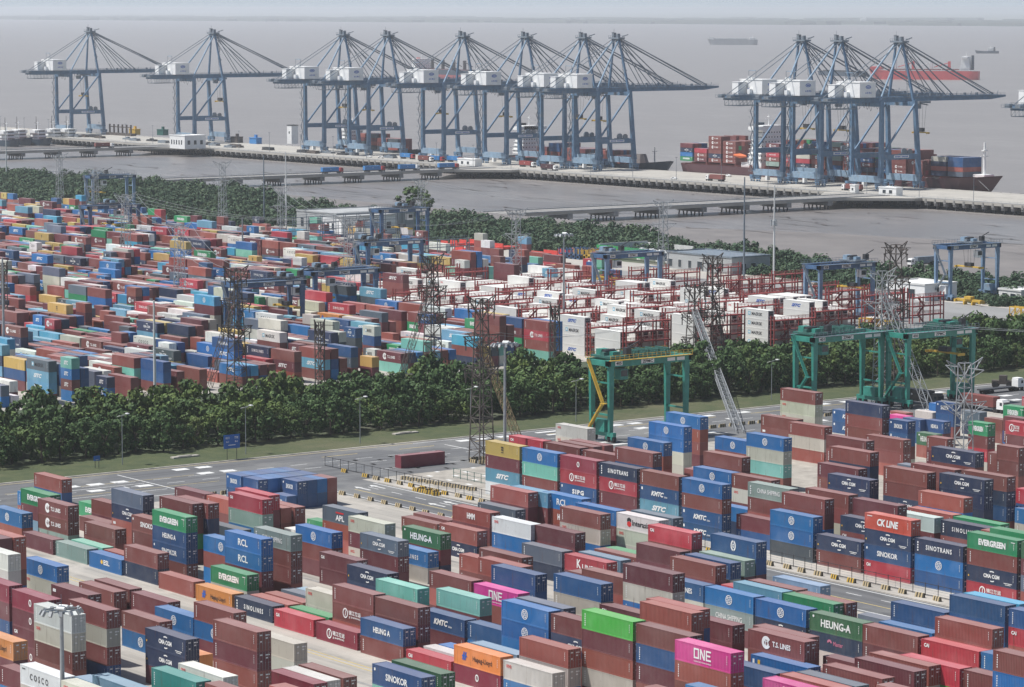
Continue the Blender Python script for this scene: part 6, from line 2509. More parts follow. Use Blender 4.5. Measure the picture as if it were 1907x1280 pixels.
# ---------------------------------------------------------------- yard gantry cranes
def yard_crane(kind,label,x,y,span=23.5,num='401',trol=.2):
    """origin at the leg nearest the camera-left (+x, -y) foot; rails along x, span along +y"""
    if kind=='g': m,m2,md=M['green_paint'],M['green_paint'],M['dark_green']
    elif kind=='b': m,m2,md=M['rtg_blue'],M['rtg_blue'],M['dark']
    else: m,m2,md=M['rtg_sky'],M['rtg_blue'],M['steel_grey']
    e=empty('yard_crane',(x,y,0)); tag(e,label,'crane','rubber tyred yard cranes')
    W=7.2; H=18.2
    for v in (0,span):
        for u in (0,-W):
            b=MB(); b.bar((u,v,2.2),(u,v,H),.7,1.1,.9,1.6); b.build('leg',m,e)
        b=MB(); b.box(-W-1.6,v-.5,1.4,1.6,v+.5,2.4); b.build('sill_beam',m,e)
        for u in (1.0,-1.0,-W+1.0,-W-1.0):
            b=MB(); b.mat(0).tube((u,v-.45,.8),(u,v+.45,.8),.8,12).mat(1).tube((u,v-.5,.8),(u,v+.5,.8),.3,8).box(u-.25,v-.6,.8,u+.25,v+.6,1.5); b.build('wheel',[M['rubber'],m],e)
        b=MB(); b.bar((0,v,H-4),(-W,v,H-4),.35); b.bar((0,v,6.5),(-W,v,6.5),.4); b.build('tie_beam',m,e)
    for u in (0,-W):
        b=MB(); b.box(u-.6,-1.2,H,u+.6,span+1.2,H+1.7); b.build('girder',m2,e)
        b=MB(); s=1 if u==0 else -1
        for q in range(19):
            v=-1+q*(span+2)/18; b.bar((u+s*1.3,v,H+1.7),(u+s*1.3,v,H+2.9),.08)
        b.bar((u+s*1.3,-1,H+2.9),(u+s*1.3,span+1,H+2.9),.09).bar((u+s*1.3,-1,H+2.3),(u+s*1.3,span+1,H+2.3),.07); b.box(min(u+s*.5,u+s*1.4),-1,H+1.55,max(u+s*.5,u+s*1.4),span+1,H+1.68); b.build('walkway',M['yellow'] if kind=='g' and num=='405' else M['steel_grey'],e)
    MB().box(-W-.6,-1.2,H+.2,.6,-.4,H+1.5).build('end_tie',m2,e); MB().box(-W-.6,span+.4,H+.2,.6,span+1.2,H+1.5).build('end_tie',m2,e)
    if kind=='g':
        b=MB(); v0,v1=(.05,.62) if num=='401' else ((.3,.8) if num=='405' else (.5,.95)); b.box(-W+.5,v0*span,H+1.75,-.5,v1*span,H+2.25)
        for q in range(12): vv=(v0+(v1-v0)*q/11)*span; b.bar((-W+.5,vv,H+2.2),(-W+.5,vv,H+3.3),.12).bar((-.5,vv,H+2.2),(-.5,vv,H+3.3),.12); b.box(-W+1,vv-.1,H+2.25,-1,vv+.3,H+2.45+.5*(q%3))
        b.bar((-W+.5,v0*span,H+3.3),(-W+.5,v1*span,H+3.3),.12).bar((-.5,v0*span,H+3.3),(-.5,v1*span,H+3.3),.12); b.build('machinery_deck',M['dark_green'],e)
    tv=trol*span
    b=MB(); b.box(-W-.4,tv-2.6,H+2.0,.4,tv+2.6,H+2.5); b.mat(1).box(-W+.5,tv-1.6,H+2.5,-W+2.6,tv+.9,H+3.9); b.mat(1).box(-2.2,tv-1.0,H+2.5,-.8,tv+1.0,H+3.5); b.mat(0).box(-W+3,tv-2.2,H+2.5,-W+4.4,tv+.5,H+3.3); b.mat(2).tube((-W/2,tv-1.6,H+3.3),(-W/2,tv+1.6,H+3.3),.7,10); b.box(-1.6,tv+2.6,H+2.4,-.2,tv+4.2,H+4.3)
    b.mat(2).bar((-1,tv+3,H+4),(-1,tv+7,H+5.6),.25); b.build('trolley',[md,M['pale_blue'] if kind!='g' else m,M['dark']],e)
    b=MB(); b.box(-2.9,tv+1.2,H-3.4,-.7,tv+3.6,H-.9); b.mat(1).box(-.72,tv+1.4,H-2.6,-.66,tv+3.4,H-1.1); b.build('cabin',[M['white'] if kind!='g' else m,M['glass']],e)
    hz=H-7 if kind!='g' else H-5
    b=MB(); b.box(-W/2-6,tv-.35,hz,-W/2+6,tv+.35,hz+.5)
    for q in (-1,1): b.box(-W/2+q*6-.25,tv-1.2,hz-.2,-W/2+q*6+.25,tv+1.2,hz+.5)
    b.mat(1).box(-W/2-1.6,tv-.9,hz+.5,-W/2+1.6,tv+.9,hz+1.7)
    for q in (-1,1):
        for r_ in (-1,1): b.bar((-W/2+q*1.5,tv+r_*.8,hz+1.7),(-W/2+q*2,tv+r_*1.4,H+2),.07)
    if kind!='g' or num=='430': b.build('spreader',[M['yellow'],M['dark']],e)
    b=MB(); b.box(-W+1.2,-1.0,2.4,-1.2,.9,5.4); b.mat(1).box(-W+1.6,-1.03,3,-W+2.6,-1.0,4.9); b.build('engine_house',[m if kind=='g' else M['white'],M['glass']],e)
    b=MB(); b.box(-W+1.4,span-.9,2.4,-1.4,span+.9,4.8); b.build('electrical_cabinet',m if kind=='g' else M['pale_blue'],e)
    b=MB()
    for (v0,v1,zz0,zz1) in ((-1.6,-1.6,H+1.5,H*.55),(-1.6,-1.6,H*.55,3.0)):
        pass
    b.bar((-W+.5,-1.7,H+1.4),(-.8,-1.7,H*.52),.9,.25); b.bar((-W+.5,-1.7,H+2.3),(-.8,-1.7,H*.52+.9),.1); b.bar((-.8,-1.7,H*.52),(-W+.6,-1.7,2.6),.9,.25); b.bar((-.8,-1.7,H*.52+.9),(-W+.6,-1.7,3.5),.1)
    b.box(-1.4,-2.2,H*.52-.1,.2,-1.1,H*.52+.05); b.build('stairs',M['yellow'] if num=='405' else (m if kind=='g' else M['steel_grey']),e)
    b=MB(); b.box(-.4+1.02,.9,H+.35,.66,3.1,H+1.35); b.box(.62,span*.38,H+.35,.66,span*.38+4,H+1.35); b.box(.62,span-6.4,H+.4,.66,span-4,H+1.2); b.box(.62,span-3.4,H+.4,.66,span-1,H+1.2)
    put(b,num,2.0,H+.85,.75,1,.04,y=.68,axis='y',width=1.7); put(b,'ZPMC',span*.38+2,H+.85,.75,1,.03,y=.68,axis='y',width=3.2)
    b.build('name_board',[M['white'],M['black_mark']],e)
    return e
def yc(kind,label,pt,num='401',trol=.2,span=23.5,right=False):
    x,y=pt
    return yard_crane(kind,label,x,y-(span if right else 0),span,num,trol)
yc('g','green yard crane with yellow zigzag stairs beside the road',(-579.4, 459.5),'405',.1)
yc('g','green yard crane left of the pair at right',(-590.3, 558.6),'401',.08,right=True)
yc('g','green yard crane right of the pair at right',(-582.4, 584.1),'430',.72,right=True)
yc('s','pale blue yard crane at the far right near the scrub',(-790.6, 781.3),'512',.55)
yc('s','pale blue yard crane over the right part of red racks',(-755.3, 686.9),'508',.75)
yc('s','pale blue yard crane over the middle part of red racks',(-832.7, 658.6),'506',.15)
yc('b','dark blue yard crane over boxes, left one of a touching pair',(-812.4, 521.4),'503',.85,right=True)
yc('b','dark blue yard crane, right one of a touching pair',(-833.9, 563.6),'504',.2,right=True)
yc('b','dark blue yard crane with yellow spreader near the white building',(-1076.4, 730.6),'511',.55)
yc('b','dark blue yard crane in front of the red box wall',(-928.0, 623.9),'505',.08)
yc('s','grey-blue yard crane at the far left beside the scrub',(-1379.6, 760.8),'518',.2)
yc('b','grey-blue yard crane at the left above yellow spreaders',(-1169.7, 643.5),'517',.5)

# ---------------------------------------------------------------- lattice towers and masts
def lattice(b,a,c,w0,w1,th,seg,mat=0):
    a=Vector(a); c=Vector(c); d=(c-a); L=d.length; d.normalize()
    up=Vector((0,0,1)) if abs(d.z)<.8 else Vector((1,0,0))
    r=d.cross(up).normalized(); u=r.cross(d).normalized(); b.mat(mat)
    pr=None
    for i in range(seg+1):
        t=i/seg; w=w0+(w1-w0)*t; p=a+d*L*t
        q=[p+r*w/2*i_+u*w/2*j_ for i_,j_ in ((-1,-1),(1,-1),(1,1),(-1,1))]
        if pr:
            for k in range(4):
                b.bar(pr[k],q[k],th); n=(k+1)%4
                b.bar(pr[k],q[n],th*.6) if (i+k)%2 else b.bar(pr[n],q[k],th*.6)
                b.bar(q[k],q[n],th*.6)
        pr=q
def pylon(label,pt,h,dark,arms=2,w0=3.4,armL=7,top=True):
    e=empty('lattice_tower',(pt[0],pt[1],0)); tag(e,label,'tower','lattice power towers in the yards')
    m=M['rust'] if dark else M['galv']; th=.22 if dark else .17
    b=MB(); lattice(b,(0,0,0),(0,0,h),w0,1.9,th,int(h/2.4)); b.build('mast',m,e)
    for k in range(arms):
        z=h-1-k*7.5; b=MB(); L=armL*(1 if k else .8)
        for s in (-1,1):
            b.bar((0,s*.9,z),(s*0,s*L,z+ (1.8 if k==0 else 0)),th); b.bar((0,s*.9,z-3),(0,s*L,z+(1.8 if k==0 else 0)),th*.8)
            b.bar((.9*s,0,z),(.9*s+s*L*.9,0,z),th); b.bar((.9*s,0,z-2.6),(.9*s+s*L*.9,0,z),th*.8)
            for q in range(3): t=(q+1)/4; b.bar((0,s*(.9+(L-.9)*t),z+(1.8*t if k==0 else 0)),(0,s*(.9+(L-.9)*t*.8),z-3+3*t),th*.6)
            if dark:
                for q in (-1,1): b.bar((s*.9,q*.9,z-1),(s*L*.55,q*L*.55,z-1.5),th); b.bar((s*.9,q*.9,z-3.5),(s*L*.55,q*L*.55,z-1.5),th*.7)
                b.tube((s*L*.5,s*L*.5,z-1.5),(s*L*.5,s*L*.5,z-3.6),.16,5); b.tube((0,s*L*.9,z),(0,s*L*.9,z-2),.16,5)
        if dark: b.bar((-2.8,-2.8,z+.2),(2.8,2.8,z+.2),.16); b.bar((-2.8,2.8,z+.2),(2.8,-2.8,z+.2),.16)
        b.build('crossarm',m,e)
    return e
def hgt(pt,pxtop): return pxtop
P_=[
((-1404.2, 755.2),29.8,0,'slim grey lattice tower left of the far left yard crane'),
((-1375.3, 759.7),23.2,0,'slim grey lattice tower at the foot of the far left yard crane'),
((-1271.0, 770.9),30.6,0,'slim grey lattice tower standing before the scrub, left part'),
((-1159.5, 733.6),25.4,0,'slim grey lattice tower left of the white building'),
((-1196.6, 834.9),23.3,0,'slim grey lattice tower beside a lone tree behind the yard crane'),
((-881.2, 655.8),32.5,0,'tall grey lattice tower right of the red box wall'),
((-921.5, 756.4),29.8,0,'tall grey lattice tower above the green roofed wall'),
((-1077.1, 608.4),30.5,0,'grey lattice tower among boxes at the upper left'),
((-921.9, 541.6),29.7,0,'grey lattice tower among boxes below the left cranes'),
((-920.1, 610.3),29.6,0,'grey lattice tower right of the touching blue yard cranes'),
((-725.6, 444.1),32.9,1,'dark rusty lattice tower with side strut at the left yard edge'),
((-710.8, 499.6),34.5,1,'dark rusty lattice tower left of the yellow box wall'),
((-573.4, 416.8),37.6,1,'tallest dark lattice tower beside the yellow box'),
((-701.9, 595.2),30.7,1,'dark rusty lattice tower among the white refrigerated boxes'),
((-700.7, 587.3),22.7,1,'shorter dark lattice tower among the white refrigerated boxes'),
((-598.0, 570.7),41.5,1,'highest dark lattice tower above the pair of green cranes'),
((-594.3, 562.4),35.2,0,'grey lattice tower between the pair of green cranes'),
((-455.4, 454.6),31.0,0,'grey lattice tower standing among near boxes at right'),
((-690.3, 527.3),20.5,1,'narrow dark lattice mast right of the yellow box wall'),
((-698.9, 454.0),19.7,1,'narrow dark lattice mast before the blue box wall'),
((-838.1, 431.0),27.6,1,'dark lattice mast at the left edge'),
]
for i,(pt,h,dk,lb) in enumerate(P_):
    narrow=lb.startswith('narrow') or 'left edge' in lb and 'mast' in lb
    pylon(lb,pt,h,dk,arms=(1 if narrow else (3 if dk else 2)),w0=(1.8 if narrow else (4.2 if dk else 3.4)),armL=(2.2 if narrow else (5.2 if dk else 6.5)))
def strut(label,base,top,m,w=2.2):
    e=empty('leaning_strut',(base[0],base[1],0)); tag(e,label,'strut','leaning lattice struts of the towers')
    b=MB(); t=(top[0]-base[0],top[1]-base[1],top[2]); L=Vector(t).length
    lattice(b,(0,0,0),t,w*.72,w*.6,.13,int(L/2.6)); b.build('lattice_boom',m,e)
strut('dark lattice strut leaning against the left rusty tower',(-730.3, 437.8),(-725.6, 444.1, 26.3),M['rust'])
strut('dark lattice strut leaning left of the yellow box wall tower',(-709.0, 487.2),(-710.8, 499.6, 28.1),M['rust'])
strut('rusty yellow lattice strut leaning on the tallest tower',(-597.1, 445.0),(-573.4, 416.8, 27.2),simple('rusty_yellow_steel',(.30,.22,.12),.75,0,.3,.8))
strut('grey lattice strut leaning left from the road beside blue boxes',(-572.3, 494.5),(-700.7, 587.3, 14.7),M['galv'],2.6)
strut('grey lattice strut leaning across the pair of green cranes',(-573.8, 560.7),(-594.3, 562.4, 30.9),M['galv'],2.6)
strut('grey lattice strut leaning among the white refrigerated boxes',(-698.9, 599.2),(-701.9, 595.2, 19.8),M['rust'],1.8)
# power lines
e=empty('power_lines',(0,0,0)); tag(e,'thin overhead power lines sagging across the yards','power lines')
def wire(a,c,sag,r=.07):
    b=MB(); n=10; pr=None
    for i in range(n+1):
        t=i/n; p=(a[0]+(c[0]-a[0])*t,a[1]+(c[1]-a[1])*t,a[2]+(c[2]-a[2])*t-sag*4*t*(1-t))
        if pr: b.bar(pr,p,r)
        pr=p
    b.build('wire',M['galv'],e)
tops=[(pt[0],pt[1],h) for pt,h,dk,lb in P_]
for i,j in ((0,1),(1,2),(2,3),(3,9),(9,5),(5,6),(7,8),(8,10),(4,6),(7,9)):
    for d in (-5,0,5): wire((tops[i][0],tops[i][1]+d,tops[i][2]),(tops[j][0],tops[j][1]+d,tops[j][2]),4)
for d in (0,5): wire((tops[16][0],tops[16][1]+d,(-594.3, 562.4, 21.7)[2]),(-390+d*3,700,30),5,.1)
for d in (0,4): wire((tops[12][0],tops[12][1]+d,tops[12][2]-8),(tops[14][0],tops[14][1]+d,tops[14][2]-4),5,.06)
wire((tops[11][0],tops[11][1],tops[11][2]-3),(tops[10][0],tops[10][1],tops[10][2]-3),3,.07)

# ---------------------------------------------------------------- lamp masts and street lamps
def mast(label,pt,h,m,head=True,ball=None):
    e=empty('lamp_mast',(pt[0],pt[1],0)); tag(e,label,'lamp mast','tall lamp masts')
    b=MB(); b.tube((0,0,0),(0,0,h*.5),.42,10,.36).tube((0,0,h*.5),(0,0,h),.33,10,.24).tube((0,0,0),(0,0,.8),.7,10); b.build('pole',m,e)
    if head:
        b=MB(); 
        for k in range(8):
            a=k*math.pi/4; x,y=1.9*math.cos(a),2.6*math.sin(a); b.bar((0,0,h),(x,y,h),.14); 
            a2=a+math.pi/4; b.bar((x,y,h),(1.9*math.cos(a2),2.6*math.sin(a2),h),.12)
        b.tube((0,0,h-.6),(0,0,h+.5),.5,10); b.tube((0,0,h),(0,0,h+2.2),.04,4)
        b.build('lamp_ring',M['steel_grey'],e)
        for k in range(12):
            a=k*math.pi/6+.1; x,y=2.3*math.cos(a),3.0*math.sin(a); b=MB(); b.bar((x*.9,y*.9,h+.1),(x*1.05,y*1.05,h-.55),.45,.4); b.build('floodlight',M['galv'],e)
        b=MB(); b.tube((-.9,.2,h+.35),(.3,.9,h+.35),.26,8); b.tube((.4,-.9,h+.35),(1.4,-.2,h+.35),.26,8); b.build('ballast_box',M['white'],e)
    if ball:
        b=MB(); b.tube((0,0,ball-.9),(0,0,ball+.9),1.2,8,1.0); [b.box(1.2*math.cos(k*2.1)-.2,1.2*math.sin(k*2.1)-.2,ball-1.2,1.2*math.cos(k*2.1)+.2,1.2*math.sin(k*2.1)+.2,ball+1.3) for k in range(3)]; b.build('antenna_ring',M['galv'],e)
mast('tall grey lamp mast rising beside the yellow box',(-533.5, 394.0),32.1,M['galv'])
mast('nearest lamp mast with floodlight ring, lower left',(-379.5,203.3),20.5,M['galv'])
mast('white tapered mast between the boxes and trees at left',(-718.5, 414.1),26.3,M['offwhite'],False)
mast('dark thin mast left of the white antenna mast',(-899.3, 778.3),39.6,M['steel_grey'],False)
mast('white antenna mast with ring before the scrub at right',(-885.4, 781.3),37.0,M['offwhite'],False,22.7)
mast('white thin mast right of the grey one before the scrub',(-1228.6, 779.8),37.0,M['offwhite'],False)
mast('grey thin mast left of the white one before the scrub',(-1271.8, 794.7),33.2,M['steel_grey'],False)
mast('grey lamp mast above the red racks',(-746.8, 573.9),35.4,M['galv'])
mast('white mast at the left edge before the scrub',(-1686.8, 871.1),32.1,M['offwhite'],False)
mast('grey mast at the left edge among boxes',(-788.6, 405.5),33.7,M['galv'],False)
mast('thin grey mast among boxes at upper left',(-1060.4, 652.3),20.3,M['galv'],False)
def street(label,x,y,h=9.5):
    e=empty('street_lamp',(x,y,0)); tag(e,label,'street lamp','street lamps along the tree belt')
    b=MB(); b.tube((0,0,0),(0,0,h),.11,6,.07).bar((0,0,h),(1.6,.4,h+.5),.09); b.build('pole',M['galv'],e)
    b=MB(); b.box(1.3,.1,h+.4,2.3,.7,h+.6); b.build('lamp_head',M['white'],e)
    b=MB(); b.add([(-1.3,-.6,h-.5),(.1,-.6,h-.1),(.1,.8,h-.1),(-1.3,.8,h-.5),(-1.3,-.6,h-.42),(.1,-.6,h-.02),(.1,.8,h-.02),(-1.3,.8,h-.42)],[(0,3,2,1),(4,5,6,7),(0,1,5,4),(1,2,6,5),(2,3,7,6),(3,0,4,7)]); b.build('solar_panel',M['offwhite'],e)
for i,(px,lb) in enumerate((((228,866),'leftmost street lamp on the grass verge'),((458,846),'street lamp right of the large blue road sign'),((671,826),'third street lamp from the left on the verge'),((876,804),'fourth street lamp on the verge, left of the tall lattice tower'),((1073,786),'street lamp on the verge left of the first green crane'),((1437,746),'street lamp on the verge between the green cranes'))):
    pt=[(-616.9, 346.8),(-614.7, 378.5),(-613.8, 410.1),(-614.9, 443.6),(-613.6, 475.5),(-616.6, 543.7)][i]
    street(lb,pt[0],pt[1],[11.5,11.2,11,10.8,10.6,10.6][i])
# quay lamp posts
lp=empty('quay_lamp_post',(-2500,1198.5,0)); tag(lp,'thin lamp post on the landward quay edge','lamp post','lamp posts spaced along the quay')
b=MB(); b.tube((0,0,0),(0,0,14),.16,5,.09).bar((0,-.8,14),(0,.8,14),.25); b.build('pole',M['steel_grey'],lp)
for i in range(34):
    c=copy_tree(lp); c.location.x=-2456+i*42
# ---------------------------------------------------------------- grey racks
# grey racks at the upper left part of the yard
for i,(px,py) in enumerate(((640,452),(610,470),(560,470),(700,500))):
    gx,gy=[(-1125.1, 743.6),(-1091.3, 710.5),(-1121.6, 708.3),(-980.1, 677.4)][i]
    e=empty('steel_rack',(gx,gy,0)); tag(e,'grey steel access rack standing among boxes in the upper middle yard','rack','grey racks in the upper middle yard')
    b=MB()
    for v in range(0,5):
        for u in (0,1.6): b.box(u-.12,v*7-.12,0,u+.12,v*7+.12,15)
    for k in range(1,6):
        for u in (0,1.6): b.box(u-.1,0,k*2.9,u+.1,28,k*2.9+.2); b.bar((u,0,k*2.9+1.1),(u,28,k*2.9+1.1),.08)
    b.build('frame',M['steel_grey'],e)

# ---------------------------------------------------------------- trees
def crown(rad,h,nclump,nleaf,size,seed,base=.15):
    rq=random.Random(seed); b=MB(); cl=[]
    for k in range(nclump):
        a=rq.uniform(0,6.283); zz=rq.random(); rmax=rad*math.sin(math.pi*min(1,(.12+zz*.85)))**.6
        r_=rmax*math.sqrt(rq.uniform(.25,1)); cl.append((r_*math.cos(a),r_*math.sin(a),h*(base+(1-base)*zz),rq.uniform(.5,1.0)*rad*.33))
    for (cx,cy,cz,cr) in cl:
        for i in range(nleaf):
            v=Vector((rq.gauss(0,1),rq.gauss(0,1),rq.gauss(0,.8))); v.normalize(); p=Vector((cx,cy,cz))+v*cr*rq.uniform(.65,1.08)
            n=(v+Vector((rq.uniform(-.5,.5),rq.uniform(-.5,.5),rq.uniform(-.2,.7)))).normalized()
            t=n.cross(Vector((rq.uniform(-1,1),rq.uniform(-1,1),rq.uniform(-1,1)))).normalized(); u=n.cross(t); s=size*rq.uniform(.6,1.3)
            b.quad(p-t*s-u*s*.6,p+t*s-u*s*.6,p+t*s*.7+u*s*.7,p-t*s*.7+u*s*.6)
    return b
def trunk(h,seed):
    rq=random.Random(seed); b=MB(); b.tube((0,0,-.3),(0,0,h*.45),.28,7,.17)
    for k in range(5):
        a=k*1.26+rq.random(); z=h*rq.uniform(.25,.45); b.tube((0,0,z),(1.6*math.cos(a),1.6*math.sin(a),z+h*.3),.12,5,.05)
    return b
CROWNS=[crown(4.3,9.5,46,34,.30,s).mesh('crown',M['leaf']) for s in range(5)]
CROWNP=crown(3.6,8.5,40,34,.28,9).mesh('crown',M['leaf_pale']); TR=trunk(9,3).mesh('trunk',M['bark'])
rt=random.Random(31); ntree=0
y=250.0
while y<860 and ntree<150:
    x=-629.8-rt.uniform(0,3.5); s=rt.uniform(.62,1.12)
    e=empty('belt_tree',(x,y,0),rt.uniform(0,6.28)); ntree+=1
    pale=rt.random()<.12
    tag(e,('pale green leafy tree in the front row of the tree belt' if pale else 'dark green leafy tree in the front row of the tree belt'),'tree','front row trees of the belt beside the road' if not pale else 'pale front row trees of the belt')
    c=link('crown',CROWNP if pale else rt.choice(CROWNS),e); c.scale=(s,s,s*rt.uniform(.9,1.15)); link('trunk',TR,e)
    y+=rt.uniform(4.2,6.2)
# dense rest of the belt: one mesh of leaf clumps
import numpy as np
def foliage(name,label,pts,srcs,mat):
    V=[];F=[];off=0
    arr=[]
    for me in srcs:
        n=len(me.vertices); a=np.empty(n*3,dtype=np.float32); me.vertices.foreach_get('co',a); arr.append(a.reshape(-1,3))
    for (x,y,z,sx,sz,rot,k) in pts:
        a=arr[k%len(arr)]; c,s=math.cos(rot),math.sin(rot)
        o=np.empty_like(a); o[:,0]=(a[:,0]*c-a[:,1]*s)*sx+x; o[:,1]=(a[:,0]*s+a[:,1]*c)*sx+y; o[:,2]=a[:,2]*sz+z; V.append(o)
    V=np.concatenate(V); nf=len(V)//4
    me=bpy.data.meshes.new(name); me.vertices.add(len(V)); me.vertices.foreach_set('co',V.ravel())
    me.loops.add(nf*4); me.loops.foreach_set('vertex_index',np.arange(nf*4,dtype=np.int32)); me.polygons.add(nf); me.polygons.foreach_set('loop_start',np.arange(0,nf*4,4,dtype=np.int32)); me.polygons.foreach_set('loop_total',np.full(nf,4,dtype=np.int32))
    me.materials.append(mat); me.update(calc_edges=True); me.validate()
    o=link(name,me); return tag(o,label,'trees' if 'tree' in name else 'scrub',kind='stuff')
BIG=[crown(4.6,9.5,30,26,.42,40+s,.3).mesh('crown_src',M['leaf']) for s in range(4)]
pts=[]
x=-636.5
while x>-662:
    y=235+rt.uniform(0,4)
    while y<900:
        if not (x<-700 and rt.random()<.2):
            yy=y+rt.uniform(-1.5,1.5); inlane=(y<396 and x<-690+(y-300)*.0)
            s=rt.uniform(.66,1.15)*(1 if x>-690 else .92)
            if not inlane: pts.append((x+rt.uniform(-1.6,1.6),yy,0,s,s*rt.uniform(.8,1.12)*(1.0 if x>-645 else 1.12),rt.uniform(0,6.3),rt.randrange(4)))
        y+=rt.uniform(5.4,7.4)
    x-=6.2
foliage('tree_belt','dense belt of dark green trees between the near road and the far yard',pts,BIG,M['leaf'])
FAR=[crown(6,4.6,26,30,.48,60+s,.0).mesh('bush_src',M['leaf_far']) for s in range(4)]
pts=[]
def farpts(x0,x1,ylo,yhi,step,k=1):
    x=x0
    while x<x1:
        y=ylo
        while y<yhi:
            s=rt.uniform(.6,1.25)*k; pts.append((x+rt.uniform(-3,3),y+rt.uniform(-3,3),-.5,s,s*rt.uniform(.6,1.25),rt.uniform(0,6.3),rt.randrange(4))); y+=step
        x+=step
def okp(x,y):
    if -1245<x<-1165 and 783<y<835: return False
    if y<797 and -1260<x<-860: return False
    if -1010<x<-925 and y<812: return False
    if -1400<x<-1345 and y>880: return False
    xs_=(-1950,-1700,-1569,-1512,-1440,-1370,-1325,-1241,-1175,-1096,-1024,-959,-911,-850); ys_=(905,905,910,928,905,876,866,872,894,882,868,857,844,838)
    if y>float(np.interp(x,xs_,ys_))-2: return False
    return True
farpts(-1950,-850,779,934,8.0)
pts=[p for p in pts if okp(p[0],p[1])]
# small gaps of sand and grass
gaps=[(rt.uniform(-1700,-870),rt.uniform(800,925),rt.uniform(5,14)) for _ in range(6)]
pts=[p for p in pts if all((p[0]-g[0])**2/9+(p[1]-g[1])**2*1.0>g[2]**2/3 for g in gaps)]
p0=len(pts); farpts(-845,-560,798,852,8,.85); farpts(-780,-735,785,815,7,.8)
foliage('coast_scrub','wide band of green coastal scrub between the yards and the mud',pts,FAR,M['leaf_far'])
e=empty('lone_tree',((-1247.8, 865.2)[0],(-1247.8, 865.2)[1],0)); tag(e,'lone round tree standing behind a lattice tower near the shore','tree'); c=link('crown',BIG[0],e); c.scale=(2.0,2.0,1.7); t_=link('trunk',TR,e)

# ---------------------------------------------------------------- buildings
def building(name,label,x0,y0,x1,y1,h,wall,wins=(),roof=None,cat='building',parapet=.6):
    e=empty(name,((x0+x1)/2,(y0+y1)/2,0)); tag(e,label,cat); a,c=(x1-x0)/2,(y1-y0)/2
    MB().box(-a,-c,0,a,c,h).build('wall',wall,e)
    b=MB(); b.box(-a-.25,-c-.25,h,a+.25,-c+.15,h+parapet).box(-a-.25,c-.15,h,a+.25,c+.25,h+parapet).box(-a-.25,-c+.15,h,-a+.15,c-.15,h+parapet).box(a-.15,-c+.15,h,a+.25,c-.15,h+parapet).box(-a+.15,-c+.15,h+.003,a-.15,c-.15,h+.1); b.build('roof',roof or wall,e)
    for (side,pos,z,w_,hh) in wins:
        fr=MB(); gl=MB()
        if side=='s': fr.box(pos-w_/2-.12,-c-.10,z-.12,pos+w_/2+.12,-c-.005,z+hh+.12); gl.box(pos-w_/2,-c-.13,z,pos+w_/2,-c-.102,z+hh)
        else: fr.box(a+.005,pos-w_/2-.12,z-.12,a+.10,pos+w_/2+.12,z+hh+.12); gl.box(a+.102,pos-w_/2,z,a+.13,pos+w_/2,z+hh)
        f=fr.build('window',M['offwhite'],e); gl.build('pane',M['glass'],f)
    return e
gx,gy=(-1997.8, 1176.2)
building('pier_building','white flat roofed two storey building on the quay corner',gx-13,gy-2,gx+9,gy+16,9.5,M['white'],[('s',-8+i*3.6,3.2,1.4,3.2) for i in range(5)]+[('e',-5.5+i*5.4,3.2,2.2,3) for i in range(3)])
gx,gy=(-1191.6, 789.1)
building('yard_building','white walled yard building with square windows, left half',gx-14,gy-8,gx+8,gy+22,8.5,M['white'],[('s',-8+i*4,2.6,1.7,3) for i in range(4)]+[('e',-11+i*7.4,2.6,2.4,3) for i in range(4)],M['greywall'])
gx,gy=(-1213.0, 789.2)
building('warehouse','grey long warehouse behind the white yard building',gx-18,gy-2,gx+16,gy+42,9,M['greywall'],[('s',-12+i*6,2,2.6,4) for i in range(4)],M['greywall'])
gx,gy=(-938.9, 794.7)
building('workshop','low grey workshop with dark openings beside the scrub',gx-22,gy-4,gx+18,gy+16,6.4,M['greywall'],[('s',-18+i*6.2,.9,3.0 if i%3==0 else 1.8,3.0) for i in range(6)]+[('e',-4+i*5,1.2,2.6,2.8) for i in range(2)],M['steel_grey'])
gx,gy=(-804.2, 780.2)
building('white_shed','white windowless shed left of the far right yard crane',gx-12,gy-6,gx+8,gy+10,5.5,M['white'],[('s',3,.4,4,3.4)],M['offwhite'])
gx,gy=(-775.0, 798.9)
building('gate_hut','small white hut with wide windows at the right edge',gx-5,gy-4,gx+6,gy+10,4.2,M['offwhite'],[('s',-2.5,1.2,2.2,2),('s',1.5,1.2,2.2,2),('e',-2,1.2,2.5,2)])
gx,gy=(-1263.8, 1213.2)
building('quay_hut','white flat roofed hut with two windows on the right quay edge',gx-7,1199,gx+7,1204,4.0,M['white'],[('s',-2.6,1.1,2.4,1.8),('s',2.6,1.1,2.4,1.8)])
gx,gy=(-1666.2, 1211.8)
building('quay_hut','white cabin with square windows at the middle quay junction',gx-11,1199.5,gx+9,1205,4.2,M['white'],[('s',-4.6,1.1,2.2,1.8),('s',2,1.1,2.2,1.8)])
gx,gy=(-2017.9, 1287.3)
building('lighthouse_hut','narrow white tower hut with dark cap on the left quay',gx-3.2,gy-3,gx+3.2,gy+3,14,M['white'],[('s',0,8,1.4,1.6)],M['dark'])
gx,gy=(-1293.4, 1207.6)
building('quay_kiosk','tiny white kiosk on the right quay near a parked truck',gx-2,1200,gx+2,1203,4,M['white'],[('s',0,1.4,1.2,1.2)])
